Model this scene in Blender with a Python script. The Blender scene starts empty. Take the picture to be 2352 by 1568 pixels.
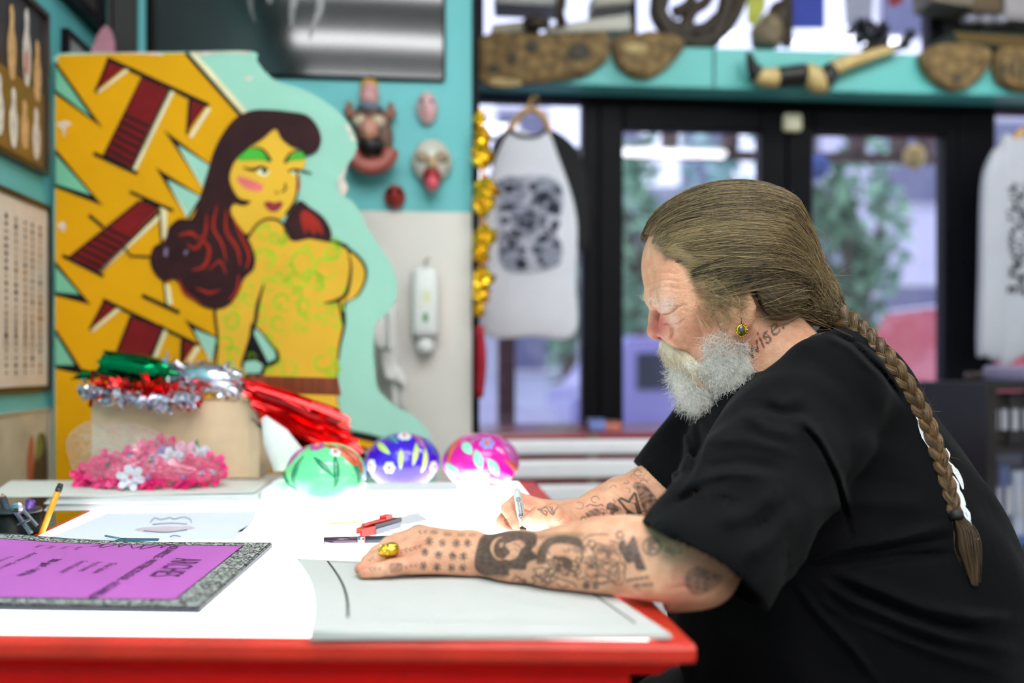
import bpy, math, random
import numpy as np
from mathutils import Vector, Matrix, noise as mnoise
from mathutils.bvhtree import BVHTree

random.seed(7)
RNG = np.random.default_rng(7)
SC = bpy.context.scene
COL = SC.collection
R = math.radians

# ------------------------------------------------------------------ camera, world, lights, exposure
CAMZ = 1.01                 # lens height; the table top is at 0.76
TBL = 0.76
TH = R(5.4)                 # the camera is turned a little to the right of the room's depth axis
F, CX, HY = 2352 * 35 / 36, 1176.0, 835.0   # 35 mm lens, horizon row
cs, sn = math.cos(TH), math.sin(TH)
cam = bpy.data.cameras.new('camera')
cam.lens = 35; cam.sensor_width = 36; cam.shift_y = 51 / 2352
cam.clip_start = 0.02; cam.clip_end = 200
cam.dof.use_dof = True; cam.dof.focus_distance = 1.34; cam.dof.aperture_fstop = 1.8
camo = bpy.data.objects.new('camera', cam); COL.objects.link(camo)
camo.location = (0, 0, CAMZ); camo.rotation_euler = (R(90), 0, -TH)
SC.camera = camo
SC.view_settings.view_transform = 'Standard'; SC.view_settings.look = 'None'
SC.view_settings.gamma = 1; SC.view_settings.use_curve_mapping = False
SC.view_settings.exposure = 0.0
wd = bpy.data.worlds.new('sky'); SC.world = wd; wd.use_nodes = True
wd.node_tree.nodes['Background'].inputs[0].default_value = (0.66, 0.68, 0.84, 1)
wd.node_tree.nodes['Background'].inputs[1].default_value = 2.35
LAMP_POWER = 37            # emission of the ceiling tubes
PANEL_POWER = 3.5           # emission of the light table


def W(xc, d, z):
    """camera-aligned metres (right, forward, height) -> world"""
    return (cs * xc + sn * d, -sn * xc + cs * d, z)
def P(px, py, d):
    return W((px - CX) / F * d, d, CAMZ + (HY - py) / F * d)
def dz(py, z):              # forward distance at which row py meets the height z
    return (CAMZ - z) * F / (py - HY)
def onz(px, py, z=TBL):
    return P(px, py, dz(py, z))
def onY(px, py, Y):
    q = P(px, py, 1.0); k = Y / q[1]
    return P(px, py, k)
def onX(px, py, X):
    q = P(px, py, 1.0); k = X / q[0]
    return P(px, py, k)

# ------------------------------------------------------------------ materials
def lin(c):
    return tuple(((v / 255) / 12.92 if v / 255 <= .04045 else ((v / 255 + .055) / 1.055) ** 2.4) for v in c)
_M = {}
def mat(name, rgb, rough=.6, metal=0, var=.12, scale=18, bump=0, bscale=80, spec=.5, trans=0, alpha=1, coat=0, sheen=0, aniso=0, rgb2=None, kind='noise', stretch=None):
    """procedural principled material; rgb is 0-255 sRGB, var mixes in a lighter/darker or second tone by noise"""
    if name in _M: return _M[name]
    m = bpy.data.materials.new(name); m.use_nodes = True; _M[name] = m
    nt = m.node_tree; b = nt.nodes['Principled BSDF']
    c = lin(rgb)
    tc = nt.nodes.new('ShaderNodeTexCoord')
    mp = nt.nodes.new('ShaderNodeMapping'); nt.links.new(tc.outputs['Object'], mp.inputs[0])
    if stretch: mp.inputs['Scale'].default_value = stretch
    if kind == 'wave':
        n = nt.nodes.new('ShaderNodeTexWave'); n.inputs['Distortion'].default_value = 6; fac = n.outputs['Fac']
    elif kind == 'voronoi':
        n = nt.nodes.new('ShaderNodeTexVoronoi'); fac = n.outputs['Distance']
    else:
        n = nt.nodes.new('ShaderNodeTexNoise'); n.inputs['Detail'].default_value = 5; fac = n.outputs['Fac']
    n.inputs['Scale'].default_value = scale
    nt.links.new(mp.outputs[0], n.inputs['Vector'])
    rp = nt.nodes.new('ShaderNodeValToRGB')
    rp.color_ramp.elements[0].position = .3; rp.color_ramp.elements[1].position = .7
    lo = tuple(v * (1 - var) for v in c) if rgb2 is None else lin(rgb2)
    hi = tuple(min(1, v * (1 + var)) for v in c) if rgb2 is None else c
    rp.color_ramp.elements[0].color = (*lo, 1); rp.color_ramp.elements[1].color = (*hi, 1)
    nt.links.new(fac, rp.inputs[0]); nt.links.new(rp.outputs[0], b.inputs['Base Color'])
    b.inputs['Roughness'].default_value = rough; b.inputs['Metallic'].default_value = metal
    b.inputs['Specular IOR Level'].default_value = spec
    b.inputs['Transmission Weight'].default_value = trans; b.inputs['Alpha'].default_value = alpha
    b.inputs['Coat Weight'].default_value = coat; b.inputs['Sheen Weight'].default_value = sheen
    b.inputs['Anisotropic'].default_value = aniso
    if bump:
        n2 = nt.nodes.new('ShaderNodeTexNoise'); n2.inputs['Scale'].default_value = bscale; n2.inputs['Detail'].default_value = 4
        nt.links.new(mp.outputs[0], n2.inputs['Vector'])
        bp = nt.nodes.new('ShaderNodeBump'); bp.inputs['Strength'].default_value = bump; bp.inputs['Distance'].default_value = .004
        nt.links.new(n2.outputs['Fac'], bp.inputs['Height']); nt.links.new(bp.outputs[0], b.inputs['Normal'])
    return m
def emit(name, rgb, strength):
    if name in _M: return _M[name]
    m = bpy.data.materials.new(name); m.use_nodes = True; _M[name] = m
    nt = m.node_tree; nt.nodes.remove(nt.nodes['Principled BSDF'])
    e = nt.nodes.new('ShaderNodeEmission'); e.inputs[0].default_value = (*lin(rgb), 1); e.inputs[1].default_value = strength
    nt.links.new(e.outputs[0], nt.nodes['Material Output'].inputs[0])
    return m
def glass(name, tint=(1, 1, 1), gloss=.10, rough=0.02):
    """pane: clear with a fresnel-like gloss"""
    if name in _M: return _M[name]
    m = bpy.data.materials.new(name); m.use_nodes = True; _M[name] = m
    nt = m.node_tree; nt.nodes.remove(nt.nodes['Principled BSDF'])
    t = nt.nodes.new('ShaderNodeBsdfTransparent'); t.inputs[0].default_value = (*tint, 1)
    g = nt.nodes.new('ShaderNodeBsdfGlossy'); g.inputs['Roughness'].default_value = rough
    fr = nt.nodes.new('ShaderNodeLayerWeight'); fr.inputs[0].default_value = .25
    mth = nt.nodes.new('ShaderNodeMath'); mth.operation = 'MULTIPLY_ADD'; mth.inputs[1].default_value = .6; mth.inputs[2].default_value = gloss
    mix = nt.nodes.new('ShaderNodeMixShader')
    nt.links.new(fr.outputs['Fresnel'], mth.inputs[0]); nt.links.new(mth.outputs[0], mix.inputs[0])
    nt.links.new(t.outputs[0], mix.inputs[1]); nt.links.new(g.outputs[0], mix.inputs[2])
    nt.links.new(mix.outputs[0], nt.nodes['Material Output'].inputs[0])
    return m

# ------------------------------------------------------------------ mesh collecting
class MB:
    def __init__(s): s.v = []; s.f = []; s.mi = []; s.cur = 0
    def add(s, vs, fs):
        o = len(s.v); s.v += [tuple(p) for p in vs]
        s.f += [tuple(i + o for i in f) for f in fs]; s.mi += [s.cur] * len(fs); return s
    def hexa(s, c):            # 8 corners: bottom 4 then top 4
        return s.add(c, [(3, 2, 1, 0), (4, 5, 6, 7), (0, 1, 5, 4), (1, 2, 6, 5), (2, 3, 7, 6), (3, 0, 4, 7)])
    def box(s, lo, hi):
        (a, b, c), (x, y, z) = lo, hi
        return s.hexa([(a, b, c), (x, b, c), (x, y, c), (a, y, c), (a, b, z), (x, b, z), (x, y, z), (a, y, z)])
    def bev(s, lo, hi, r=.004, n=2):
        """box with rounded vertical and horizontal edges"""
        (a, b, c), (x, y, z) = lo, hi
        r = min(r, (x - a) / 2.01, (y - b) / 2.01, (z - c) / 2.01)
        rings = []
        def ring(i, h):
            pts = []
            for (qx, qy, a0) in ((x - r, y - r, 0), (a + r, y - r, 90), (a + r, b + r, 180), (x - r, b + r, 270)):
                for k in range(n + 1):
                    t = R(a0 + 90 * k / n); pts.append((qx + i * math.cos(t), qy + i * math.sin(t), h))
            return pts
        for k in range(n + 1):
            t = R(90 * k / n); rings.append(ring(r * math.sin(t), c + r - r * math.cos(t)))
        for k in range(n + 1):
            t = R(90 * k / n); rings.append(ring(r * math.cos(t), z - r + r * math.sin(t)))
        m = len(rings[0]); vs = [p for q in rings for p in q]; fs = []
        for i in range(len(rings) - 1):
            for j in range(m): fs.append((i * m + j, i * m + (j + 1) % m, (i + 1) * m + (j + 1) % m, (i + 1) * m + j))
        fs.append(tuple(range(m - 1, -1, -1))); fs.append(tuple((len(rings) - 1) * m + j for j in range(m)))
        return s.add(vs, fs)
    def prism(s, poly, off):
        """polygon (3-D points) pushed along the vector off"""
        n = len(poly); p2 = [tuple(a + b for a, b in zip(p, off)) for p in poly]
        return s.add(list(poly) + p2, [tuple(range(n - 1, -1, -1)), tuple(range(n, 2 * n))] + [(i, (i + 1) % n, n + (i + 1) % n, n + i) for i in range(n)])
    def tube(s, pts, rad, n=8, caps=True, flat=1.0, up=None):
        pts = [Vector(p) for p in pts]; k = len(pts)
        if not hasattr(rad, '__len__'): rad = [rad] * k
        vs = []; prev = None
        for i, p in enumerate(pts):
            t = (pts[min(i + 1, k - 1)] - pts[max(i - 1, 0)])
            t = t.normalized() if t.length > 1e-9 else Vector((0, 0, 1))
            if prev is None:
                a = Vector(up) if up else (Vector((0, 0, 1)) if abs(t.z) < .9 else Vector((1, 0, 0)))
                u = (a - t * a.dot(t)).normalized()
            else:
                u = prev - t * prev.dot(t)
                u = u.normalized() if u.length > 1e-6 else t.orthogonal().normalized()
            prev = u; w = t.cross(u)
            for j in range(n):
                q = 2 * math.pi * j / n
                vs.append(p + u * (math.cos(q) * rad[i] * flat) + w * (math.sin(q) * rad[i]))
        fs = [(i * n + j, i * n + (j + 1) % n, (i + 1) * n + (j + 1) % n, (i + 1) * n + j) for i in range(k - 1) for j in range(n)]
        if caps: fs += [tuple(range(n - 1, -1, -1)), tuple((k - 1) * n + j for j in range(n))]
        return s.add(vs, fs)
    def lathe(s, c, prof, n=20, ax=None):
        """prof: (radius, height) pairs about the axis ax through c"""
        ax = Vector(ax or (0, 0, 1)).normalized(); u = ax.orthogonal().normalized(); w = ax.cross(u); c = Vector(c)
        vs = [c + ax * h + u * (r * math.cos(2 * math.pi * j / n)) + w * (r * math.sin(2 * math.pi * j / n)) for r, h in prof for j in range(n)]
        k = len(prof)
        fs = [(i * n + j, i * n + (j + 1) % n, (i + 1) * n + (j + 1) % n, (i + 1) * n + j) for i in range(k - 1) for j in range(n)]
        fs += [tuple(range(n - 1, -1, -1)), tuple((k - 1) * n + j for j in range(n))]
        return s.add(vs, fs)
    def ell(s, c, rad, nu=16, nv=10, rot=None, fn=None):
        vs = []; M = rot or Matrix.Identity(3)
        for i in range(nv + 1):
            t = math.pi * i / nv
            for j in range(nu):
                p = 2 * math.pi * j / nu
                q = Vector((math.sin(t) * math.cos(p), math.sin(t) * math.sin(p), math.cos(t)))
                k = fn(q) if fn else 1
                q = M @ Vector((q.x * rad[0] * k, q.y * rad[1] * k, q.z * rad[2] * k)); vs.append((c[0] + q.x, c[1] + q.y, c[2] + q.z))
        fs = [(i * nu + j, (i + 1) * nu + j, (i + 1) * nu + (j + 1) % nu, i * nu + (j + 1) % nu) for i in range(nv) for j in range(nu)]
        return s.add(vs, fs)
    def grid(s, fn, nu, nv):
        vs = [fn(i / nu, j / nv) for j in range(nv + 1) for i in range(nu + 1)]
        return s.add(vs, [(j * (nu + 1) + i, j * (nu + 1) + i + 1, (j + 1) * (nu + 1) + i + 1, (j + 1) * (nu + 1) + i) for j in range(nv) for i in range(nu)])

LOC = {}
STUFF = {'print_detail', 'printed_skulls', 'painted_tattoos', 'chipped_edge', 'dark_motifs', 'ochre_motifs', 'border_roundels', 'printed_lettering', 'hair_strands', 'barrel_print', 'small_lettering', 'title_lettering', 'handwriting', 'faint_sketch', 'back_print', 'foil_petals', 'letter_shadow', 'body_lines', 'hair_strands', 'face_lines', 'rouge', 'eye_whites'}   # marks far too small to pick apart
def obj(name, mb, m=None, parent=None, smooth=False, label=None):
    if not mb.v: return None
    me = bpy.data.meshes.new(name)
    base = LOC[parent.name] if parent is not None else Vector((0, 0, 0))
    origin = base
    if parent is None or True:
        v = np.array(mb.v, dtype=np.float64)
        if parent is None:
            lo, hi = v.min(0), v.max(0)
            origin = Vector(((lo[0] + hi[0]) / 2, (lo[1] + hi[1]) / 2, lo[2]))
        else:
            origin = base
    v = v - np.array(origin)
    me.from_pydata(v.tolist(), [], mb.f); me.validate(clean_customdata=False)
    ms = m if isinstance(m, (list, tuple)) else [m]
    for q in ms:
        if q: me.materials.append(q)
    if len(ms) > 1 and len(me.polygons) == len(mb.mi): me.polygons.foreach_set('material_index', mb.mi)
    if smooth: me.polygons.foreach_set('use_smooth', [True] * len(me.polygons))
    me.update()
    o = bpy.data.objects.new(name, me); COL.objects.link(o)
    if parent is not None:
        o.parent = parent; o.location = (0, 0, 0); LOC[o.name] = base
    else:
        o.location = origin; LOC[o.name] = origin
    if label: o['label'] = label
    if name in STUFF: o['kind'] = 'stuff'
    return o
def tag(o, label, cat, group=None, kind=None):
    if label: o['label'] = label
    if cat: o['category'] = cat
    if group: o['group'] = group
    if kind: o['kind'] = kind
    return o
def thing(name, label, cat, loc, group=None):
    o = bpy.data.objects.new(name, None); COL.objects.link(o); o.location = loc; o.empty_display_size = .05
    LOC[o.name] = Vector(loc); return tag(o, label, cat, group)
def struct(name, mb, m, parent=None, smooth=False):
    o = obj(name, mb, m, parent, smooth)
    if parent is None: o['kind'] = 'structure'
    return o

def spline(pts, n=6, closed=False):
    """Catmull-Rom through the points (any dimension)"""
    a = np.array(pts, float); k = len(a); out = []
    for i in range(k if closed else k - 1):
        p0 = a[(i - 1) % k] if closed or i > 0 else a[i]
        p1, p2 = a[i], a[(i + 1) % k]
        p3 = a[(i + 2) % k] if closed or i + 2 < k else p2
        for t in np.arange(n) / n:
            out.append(.5 * ((2 * p1) + (p2 - p0) * t + (2 * p0 - 5 * p1 + 4 * p2 - p3) * t * t + (3 * p1 - p0 - 3 * p2 + p3) * t ** 3))
    if not closed: out.append(a[-1])
    return [tuple(q) for q in out]
def ribbon2(pts, w):
    """2-D polyline -> outline polygon of width w (number or list)"""
    a = np.array(pts, float); k = len(a)
    w = np.full(k, w) if not hasattr(w, '__len__') else np.array(w)
    t = np.gradient(a, axis=0); t /= np.maximum(np.linalg.norm(t, axis=1, keepdims=True), 1e-9)
    nrm = np.stack([-t[:, 1], t[:, 0]], 1)
    return a + nrm * w[:, None] / 2, a - nrm * w[:, None] / 2
def ribbon(mb, pts, w, fn):
    """flat strip along a 2-D polyline, mapped into space by fn"""
    l, r = ribbon2(pts, w); k = len(l)
    return mb.add([fn(*p) for p in l] + [fn(*p) for p in r], [(i, i + 1, k + i + 1, k + i) for i in range(k - 1)])
def fill(mb, pts, fn, z=None):
    """concave 2-D polygon filled with triangles"""
    from mathutils.geometry import tessellate_polygon
    tri = tessellate_polygon([[Vector((p[0], p[1], 0)) for p in pts]])
    return mb.add([fn(*p) for p in pts], [tuple(t) for t in tri])
def text_mesh(s, size=1.0, shear=0, spacing=1, cond=1.0, bold=0):
    """letters as flat triangles, baseline along x from 0; returns verts (2-D), faces, width"""
    cu = bpy.data.curves.new('txt', 'FONT'); cu.body = s; cu.size = size; cu.shear = shear; cu.space_character = spacing; cu.resolution_u = 3; cu.offset = bold
    o = bpy.data.objects.new('txt', cu); COL.objects.link(o)
    dg = bpy.context.evaluated_depsgraph_get(); me = bpy.data.meshes.new_from_object(o.evaluated_get(dg))
    v = [(p.co.x * cond, p.co.y) for p in me.vertices]; f = [tuple(p.vertices) for p in me.polygons]
    bpy.data.objects.remove(o); bpy.data.curves.remove(cu); bpy.data.meshes.remove(me)
    return v, f, (max(p[0] for p in v) if v else 0)
def put_text(mb, s, fn, size, **k):
    v, f, w = text_mesh(s, size, **k)
    if v: mb.add([fn(*p) for p in v], f)
    return w
# ------------------------------------------------------------------ room shell
XL, YB, YS, XR, YF, ZC = -0.85, 2.75, 3.5, 3.0, -2.2, 2.75
turq = mat('turquoise_paint', (96, 182, 184), .55, var=.05, scale=3, bump=.08)
cream = mat('cream_paint', (222, 217, 208), .5, var=.03, scale=3, bump=.05)
plaster = mat('white_plaster', (214, 213, 209), .7, var=.05, scale=4, bump=.1)
blk = mat('black_frame', (11, 11, 16), .45, var=.25, scale=9, bump=.05, spec=.10)
floor_m = mat('dark_floor', (92, 86, 80), .5, var=.2, scale=6, bump=.1)
struct('floor', MB().box((XL - .1, YF - .1, -.05), (XR + .1, YS + .1, 0)), floor_m)
struct('ceiling', MB().box((XL - .1, YF - .1, ZC), (XR + .1, YS + .1, ZC + .05)), plaster)
struct('wall_left', MB().box((XL - .1, YF, 0), (XL, YS + .1, ZC)), turq)
struct('wall_right', MB().box((XR, YF, 0), (XR + .1, YS + .1, ZC)), plaster)
struct('wall_front', MB().box((XL - .1, YF - .1, 0), (XR + .1, YF, ZC)), plaster)
xbe = onY(1084, 800, YB)[0]
zb = onY(960, 486, YB)[2]
struct('wall_back', MB().box((XL, YB, zb), (xbe, YB + .1, ZC)), turq)
struct('baseboard_back', MB().box((XL, YB - .004, 0), (xbe, YB + .1, zb - .0005)), cream)
mb = MB(); mb.bev((xbe + .001, YB - .012, 0), (xbe + .020, YS, ZC - .001), .006)
struct('trim_3', mb, blk)

# fluorescent battens on the ceiling; the last two are added for frontal fill
tube_m = emit('tube_glow', (253, 253, 255), LAMP_POWER)
fix_m = mat('fixture_white', (235, 235, 232), .4)
for i, (xa, xb, y, lb) in enumerate(((-.65, 1.0, .93, 'white ceiling batten lamp above the light table'), (-.7, .75, .03, 'white ceiling batten lamp above the lens'), (1.45, 2.45, -.66, 'white ceiling batten lamp behind the seated man'), (1.2, 2.5, 2.1, 'white ceiling batten lamp before the glass doors'), (-.7, 1.2, -.95, 'added fill batten lamp in the back of the shop'), (-.7, 1.2, -1.75, 'added fill batten lamp farthest from the glass doors'))):
    t = thing('ceiling_lamp', lb, 'lamp', ((xa + xb) / 2, y, ZC), 'ceiling batten lamps')
    b_ = MB(); b_.hexa([(xa, y - .05, ZC - .05), (xb, y - .05, ZC - .05), (xb, y + .05, ZC - .05), (xa, y + .05, ZC - .05), (xa, y - .1, ZC - .001), (xb, y - .1, ZC - .001), (xb, y + .1, ZC - .001), (xa, y + .1, ZC - .001)])
    obj('housing', b_, fix_m, t)
    for s in (-1, 1):
        obj('tube', MB().tube([(xa + .03, y + s * .035, ZC - .075), (xb - .03, y + s * .035, ZC - .075)], .02, 8), tube_m, t)
    for xx in (xa + .015, xb - .015):
        obj('tube_holder', MB().box((xx - .015, y - .06, ZC - .1), (xx + .015, y + .06, ZC - .05)), fix_m, t)

# ------------------------------------------------------------------ shop front
gl = glass('pane_glass', (.93, .95, 1.0), .03)
def sx(px, Y=YS): return onY(px, HY, Y)[0]
def sz(px, py, Y=YS): return onY(px, py, Y)[2]
def frame_opening(name, x0, x1, z0, z1, bars, th=.07, pane=True, extra=None):
    """frame bars (l, r, b, t widths) around the clear opening x0..x1, z0..z1"""
    l, r_, b, t = bars
    m = MB()
    m.bev((x0 - l, YS, z0 - b), (x0, YS + th, z1 + t), .005, 1); m.bev((x1, YS, z0 - b), (x1 + r_, YS + th, z1 + t), .005, 1)
    m.bev((x0, YS, z1), (x1, YS + th, z1 + t), .005, 1); m.bev((x0, YS, z0 - b), (x1, YS + th, z0), .005, 1)
    o = struct(name, m, blk)
    if pane: obj('glass_pane', MB().box((x0, YS + .03, z0), (x1, YS + .036, z1)), gl, o)
    return o
zl = sz(1500, 292)            # underside of the lintel
x_w1a, x_w1b = sx(1098), sx(1338)
frame_opening('window_1', x_w1a, x_w1b, .45, sz(1220, 232), (.03, .06, .45, .02))
xd1a, xd1b, xd2a, xd2b = sx(1432), sx(1748), sx(1868), sx(2170)
mid = (xd1b + xd2a) / 2
d1 = frame_opening('door_1', xd1a, xd1b, .25, zl - .005, (xd1a - x_w1b - .061, mid - xd1b - .002, .25, .09))
d2 = frame_opening('door_2', xd2a, xd2b, .25, zl - .005, (xd2a - mid - .002, .05, .25, .09))
for d_, xx in ((d1, xd1b + .05), (d2, xd2a - .05)):
    m = MB(); m.tube([(xx, YS, .95), (xx, YS - .045, .95), (xx, YS - .045, 1.2), (xx, YS, 1.2)], .011, 8)
    obj('door_handle', m, mat('steel_dark', (70, 70, 76), .3, .9), d_, True)
xw2a = sx(2288)
frame_opening('window_2', xw2a, xw2a + .8, .5, sz(2320, 258), (xw2a - xd2b - .051, .06, .5, .06))
zlt = sz(1640, 203)
m = MB(); m.bev((x_w1a - .03, YS - .03, zl + .085), (XR, YS + .07, zlt), .006, 1)
struct('trim_1', m, blk)
ztb, zbb = sz(1640, 110, 3.34), sz(1640, 203, 3.34)
tb = MB(); tb.bev((xbe + .055, 3.34, zbb), (XR, YS + .07, ztb), .004, 1)
xs_ = sx(1640, 3.34)
struct('trim_2', tb, mat('turquoise_gloss', (98, 190, 184), .4, var=.06, scale=4))
struct('trim_4', MB().box((xs_ - .004, 3.337, zbb), (xs_ + .004, 3.3395, ztb)), mat('joint_dark', (40, 110, 108), .6))
x_t0, x_t1, x_t2, x_t3 = sx(1112), sx(1448), sx(1464), sx(2136)
frame_opening('window_3', x_t0, x_t1, ztb + .003, 2.62, (.03, (x_t2 - x_t1) / 2 - .001, .001, .13))
frame_opening('window_4', x_t2, x_t3, ztb + .003, 2.62, ((x_t2 - x_t1) / 2 - .001, .05, .001, .13))
struct('wall_shopfront', MB().box((x_t3 + .055, YS, ztb + .003), (XR, YS + .07, ZC)), mat('dark_wall', (34, 28, 26), .7))
m = MB(); m.box((1.9, YS + .0, 0), (XR, YS + .07, .05)); 
# yellowed alarm box on the meeting stile
c = onY(1816, 284, YS)
t = thing('alarm_box', 'small yellowed plastic box on the stile between the glass doors', 'alarm', (c[0], YS, c[2] - .03))
obj('casing', MB().bev((c[0] - .035, YS - .03, c[2] - .033), (c[0] + .035, YS, c[2] + .033), .012, 3), mat('aged_plastic', (222, 214, 178), .45), t, True)
obj('lens_window', MB().ell((c[0], YS - .03, c[2] - .004), (.016, .005, .012)), mat('pale_lens', (236, 232, 210), .2), t, True)

# ------------------------------------------------------------------ wall pictures
def frame_on_left(name, label, y0, y1, z0, z1, fm, fw=.012, th=.02, content=None, cm=None):
    t = thing(name, label, 'picture', (XL, (y0 + y1) / 2, z0))
    m = MB()
    for a in ((y0, y1, z0, z0 + fw), (y0, y1, z1 - fw, z1), (y0, y0 + fw, z0 + fw, z1 - fw), (y1 - fw, y1, z0 + fw, z1 - fw)):
        m.box((XL + .0005, a[0], a[2]), (XL + th, a[1], a[3]))
    obj('frame', m, fm, t)
    obj('picture_sheet', MB().box((XL + .0005, y0 + fw, z0 + fw), (XL + th * .5, y1 - fw, z1 - fw)), cm, t)
    if content: content(t, XL + th * .5 + .0006, y0 + fw, y1 - fw, z0 + fw, z1 - fw)
    return t
def blobs(parent, name, m, X, items, mp=None):
    """flat painted shapes on the left wall: list of (y, z, [2-D outline])"""
    mb = MB()
    for k, pts in enumerate(items):
        fill(mb, spline(pts, 4, True), lambda a, b: (X + .0003 * (k % 3), a, b))
    return obj(name, mb, m, parent)
dkframe = mat('dark_wood_frame', (44, 30, 20), .4, var=.3)
def cut1(t, X, y0, y1, z0, z1):
    rn = random.Random(3); tan, wht = [], []
    obj('ochre_ground', MB().add([(X, y0, z0), (X, y1, z0), (X, y1, z0 + .17), (X, y0, z0 + .17)], [(0, 1, 2, 3)]), mat('ochre', (122, 92, 38), .5), t)
    X += .0006
    for i, (yy, zz, hh) in enumerate(((y1 - .045, z0 + .02, .11), (y1 - .11, z0 + .03, .10), (y1 - .17, z0 + .02, .12), (y1 - .04, z0 + .15, .13), (y1 - .10, z0 + .17, .16), (y1 - .18, z0 + .16, .15), (y1 - .24, z0 + .03, .12))):
        w = .022; body = [(yy - w * .6, zz), (yy + w * .6, zz), (yy + w, zz + hh * .45), (yy + w * .5, zz + hh * .7), (yy + w * .55, zz + hh * .9), (yy, zz + hh), (yy - w * .55, zz + hh * .9), (yy - w * .5, zz + hh * .7), (yy - w, zz + hh * .45)]
        (tan if i % 2 else wht).append(body)
    blobs(t, 'pale_figures', mat('pale_paint', (214, 208, 200), .5, var=.25, scale=60), X, wht)
    blobs(t, 'tan_figures', mat('tan_paint', (205, 165, 115), .5, var=.25, scale=60), X, tan)
    red = [[(y1 - .105 - .006, z0 + .19), (y1 - .098, z0 + .19), (y1 - .097, z0 + .23), (y1 - .108, z0 + .235)]]
    blobs(t, 'red_details', mat('red_paint', (180, 50, 36), .5), X + .001, red)
def zl_(px, py, X=XL): return onX(px, py, X)[2]
def yl_(px, X=XL): return onX(px, HY, X)[1]
yr1, yr2 = yl_(94), yl_(108)
frame_on_left('framed_figure_painting', 'dark framed painting of pale figures above the tattoo flash sheet', yr1 - .36, yr1, zl_(92, 404), zl_(92, 30), dkframe, content=cut1, cm=mat('night_ground', (44, 42, 48), .5, var=.4, scale=30))
def cut2(t, X, y0, y1, z0, z1):
    rn = random.Random(5); m = MB(); n = MB()
    for yy in (y1 - .045, y1 - .09, y1 - .13, y1 - .18, y1 - .23, y1 - .29):
        for k in range(22):
            zz = z0 + .03 + k * (z1 - z0 - .06) / 22; w = rn.uniform(.003, .011); h = rn.uniform(.004, .009)
            tgt = m if rn.random() < .6 else n
            fill(tgt, [(yy - w, zz), (yy, zz - h), (yy + w, zz), (yy, zz + h)], lambda a, b: (X, a, b))
        ribbon(m, [(yy - .012, z0 + .08), (yy - .004, z0 + .12), (yy, z0 + .15)], .0025, lambda a, b: (X, a, b))
        ribbon(m, [(yy + .012, z0 + .08), (yy + .004, z0 + .12), (yy, z0 + .15)], .0025, lambda a, b: (X, a, b))
    c_ = (y1 - .045, z0 + .15)
    fill(n, [(c_[0] - .022, c_[1]), (c_[0] - .004, c_[1] - .004), (c_[0], c_[1] - .03), (c_[0] + .004, c_[1] - .004), (c_[0] + .022, c_[1]), (c_[0] + .004, c_[1] + .004), (c_[0], c_[1] + .03), (c_[0] - .004, c_[1] + .004)], lambda a, b: (X + .0005, a, b))
    obj('dark_motifs', m, mat('ink_brown', (50, 44, 42), .6), t); obj('ochre_motifs', n, mat('ink_ochre', (140, 104, 56), .6), t)
frame_on_left('framed_tattoo_flash', 'framed cream sheet of small dark tattoo motifs on turquoise wall', yr2 - .36, yr2, zl_(106, 896), zl_(108, 474), dkframe, th=.010, content=cut2, cm=mat('cream_sheet', (216, 204, 190), .5, var=.08, scale=9))
def cut3(t, X, y0, y1, z0, z1):
    g = [[(y1 - .05, z1 - .05), (y1 - .02, z1 - .1), (y1 - .03, z1 - .3), (y1 - .10, z1 - .32), (y1 - .12, z1 - .2), (y1 - .09, z1 - .09)]]
    blobs(t, 'dark_figure', mat('sepia_dark', (66, 54, 42), .6, var=.3, scale=40), X, g)
    blobs(t, 'red_stripe', mat('rust_print', (176, 92, 60), .6), X + .001, [[(y1 - .11, z1 - .05), (y1 - .105, z1 - .12), (y1 - .13, z1 - .2), (y1 - .14, z1 - .1)]])
    blobs(t, 'green_patch', mat('leaf_print', (120, 130, 60), .6), X + .001, [[(y1 - .06, z1 - .05), (y1 - .05, z1 - .09), (y1 - .09, z1 - .11), (y1 - .085, z1 - .06)]])
frame_on_left('unframed_print', 'faded unframed print with dark figure below the flash sheet', yl_(114) - .4, yl_(114), .42, zl_(112, 936), mat('print_edge', (190, 180, 160), .6), .004, .006, cut3, mat('faded_print', (186, 180, 158), .6, var=.2, scale=12))
# high on the same wall, beyond the sign
yq0 = yl_(140); yq1 = yl_(236)
frame_on_left('black_framed_print', 'large black framed print high on turquoise wall near corner', yq0 - .12, yq1 - .07, zl_(190, 52), zl_(190, 52) + .5, blk, .03, .03, None, mat('dark_print', (58, 54, 48), .3, var=.4, scale=15))
frame_on_left('grey_framed_print', 'small grey framed print peeping out above the sign corner', yl_(139), yl_(196), zl_(160, 84) - .3, zl_(160, 84), blk, .008, .02, None, mat('grey_print', (150, 150, 148), .5, var=.2, scale=30))
# pink paper tongue at the corner
c = onY(230, 105, YB - .12)
m = MB(); 
pp = spline([(c[0] - .035, c[2] - .06), (c[0] + .02, c[2] - .05), (c[0] + .035, c[2] + .0), (c[0] + .02, c[2] + .05), (c[0] - .005, c[2] + .03)], 4, True)
m.prism([(a, YB - .12, b) for a, b in pp], (0, .01, 0))
tag(obj('pink_card', m, mat('dusty_pink', (178, 120, 136), .7)), 'dusty pink card cut-out leaning in the corner above the sign', 'card')

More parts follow.
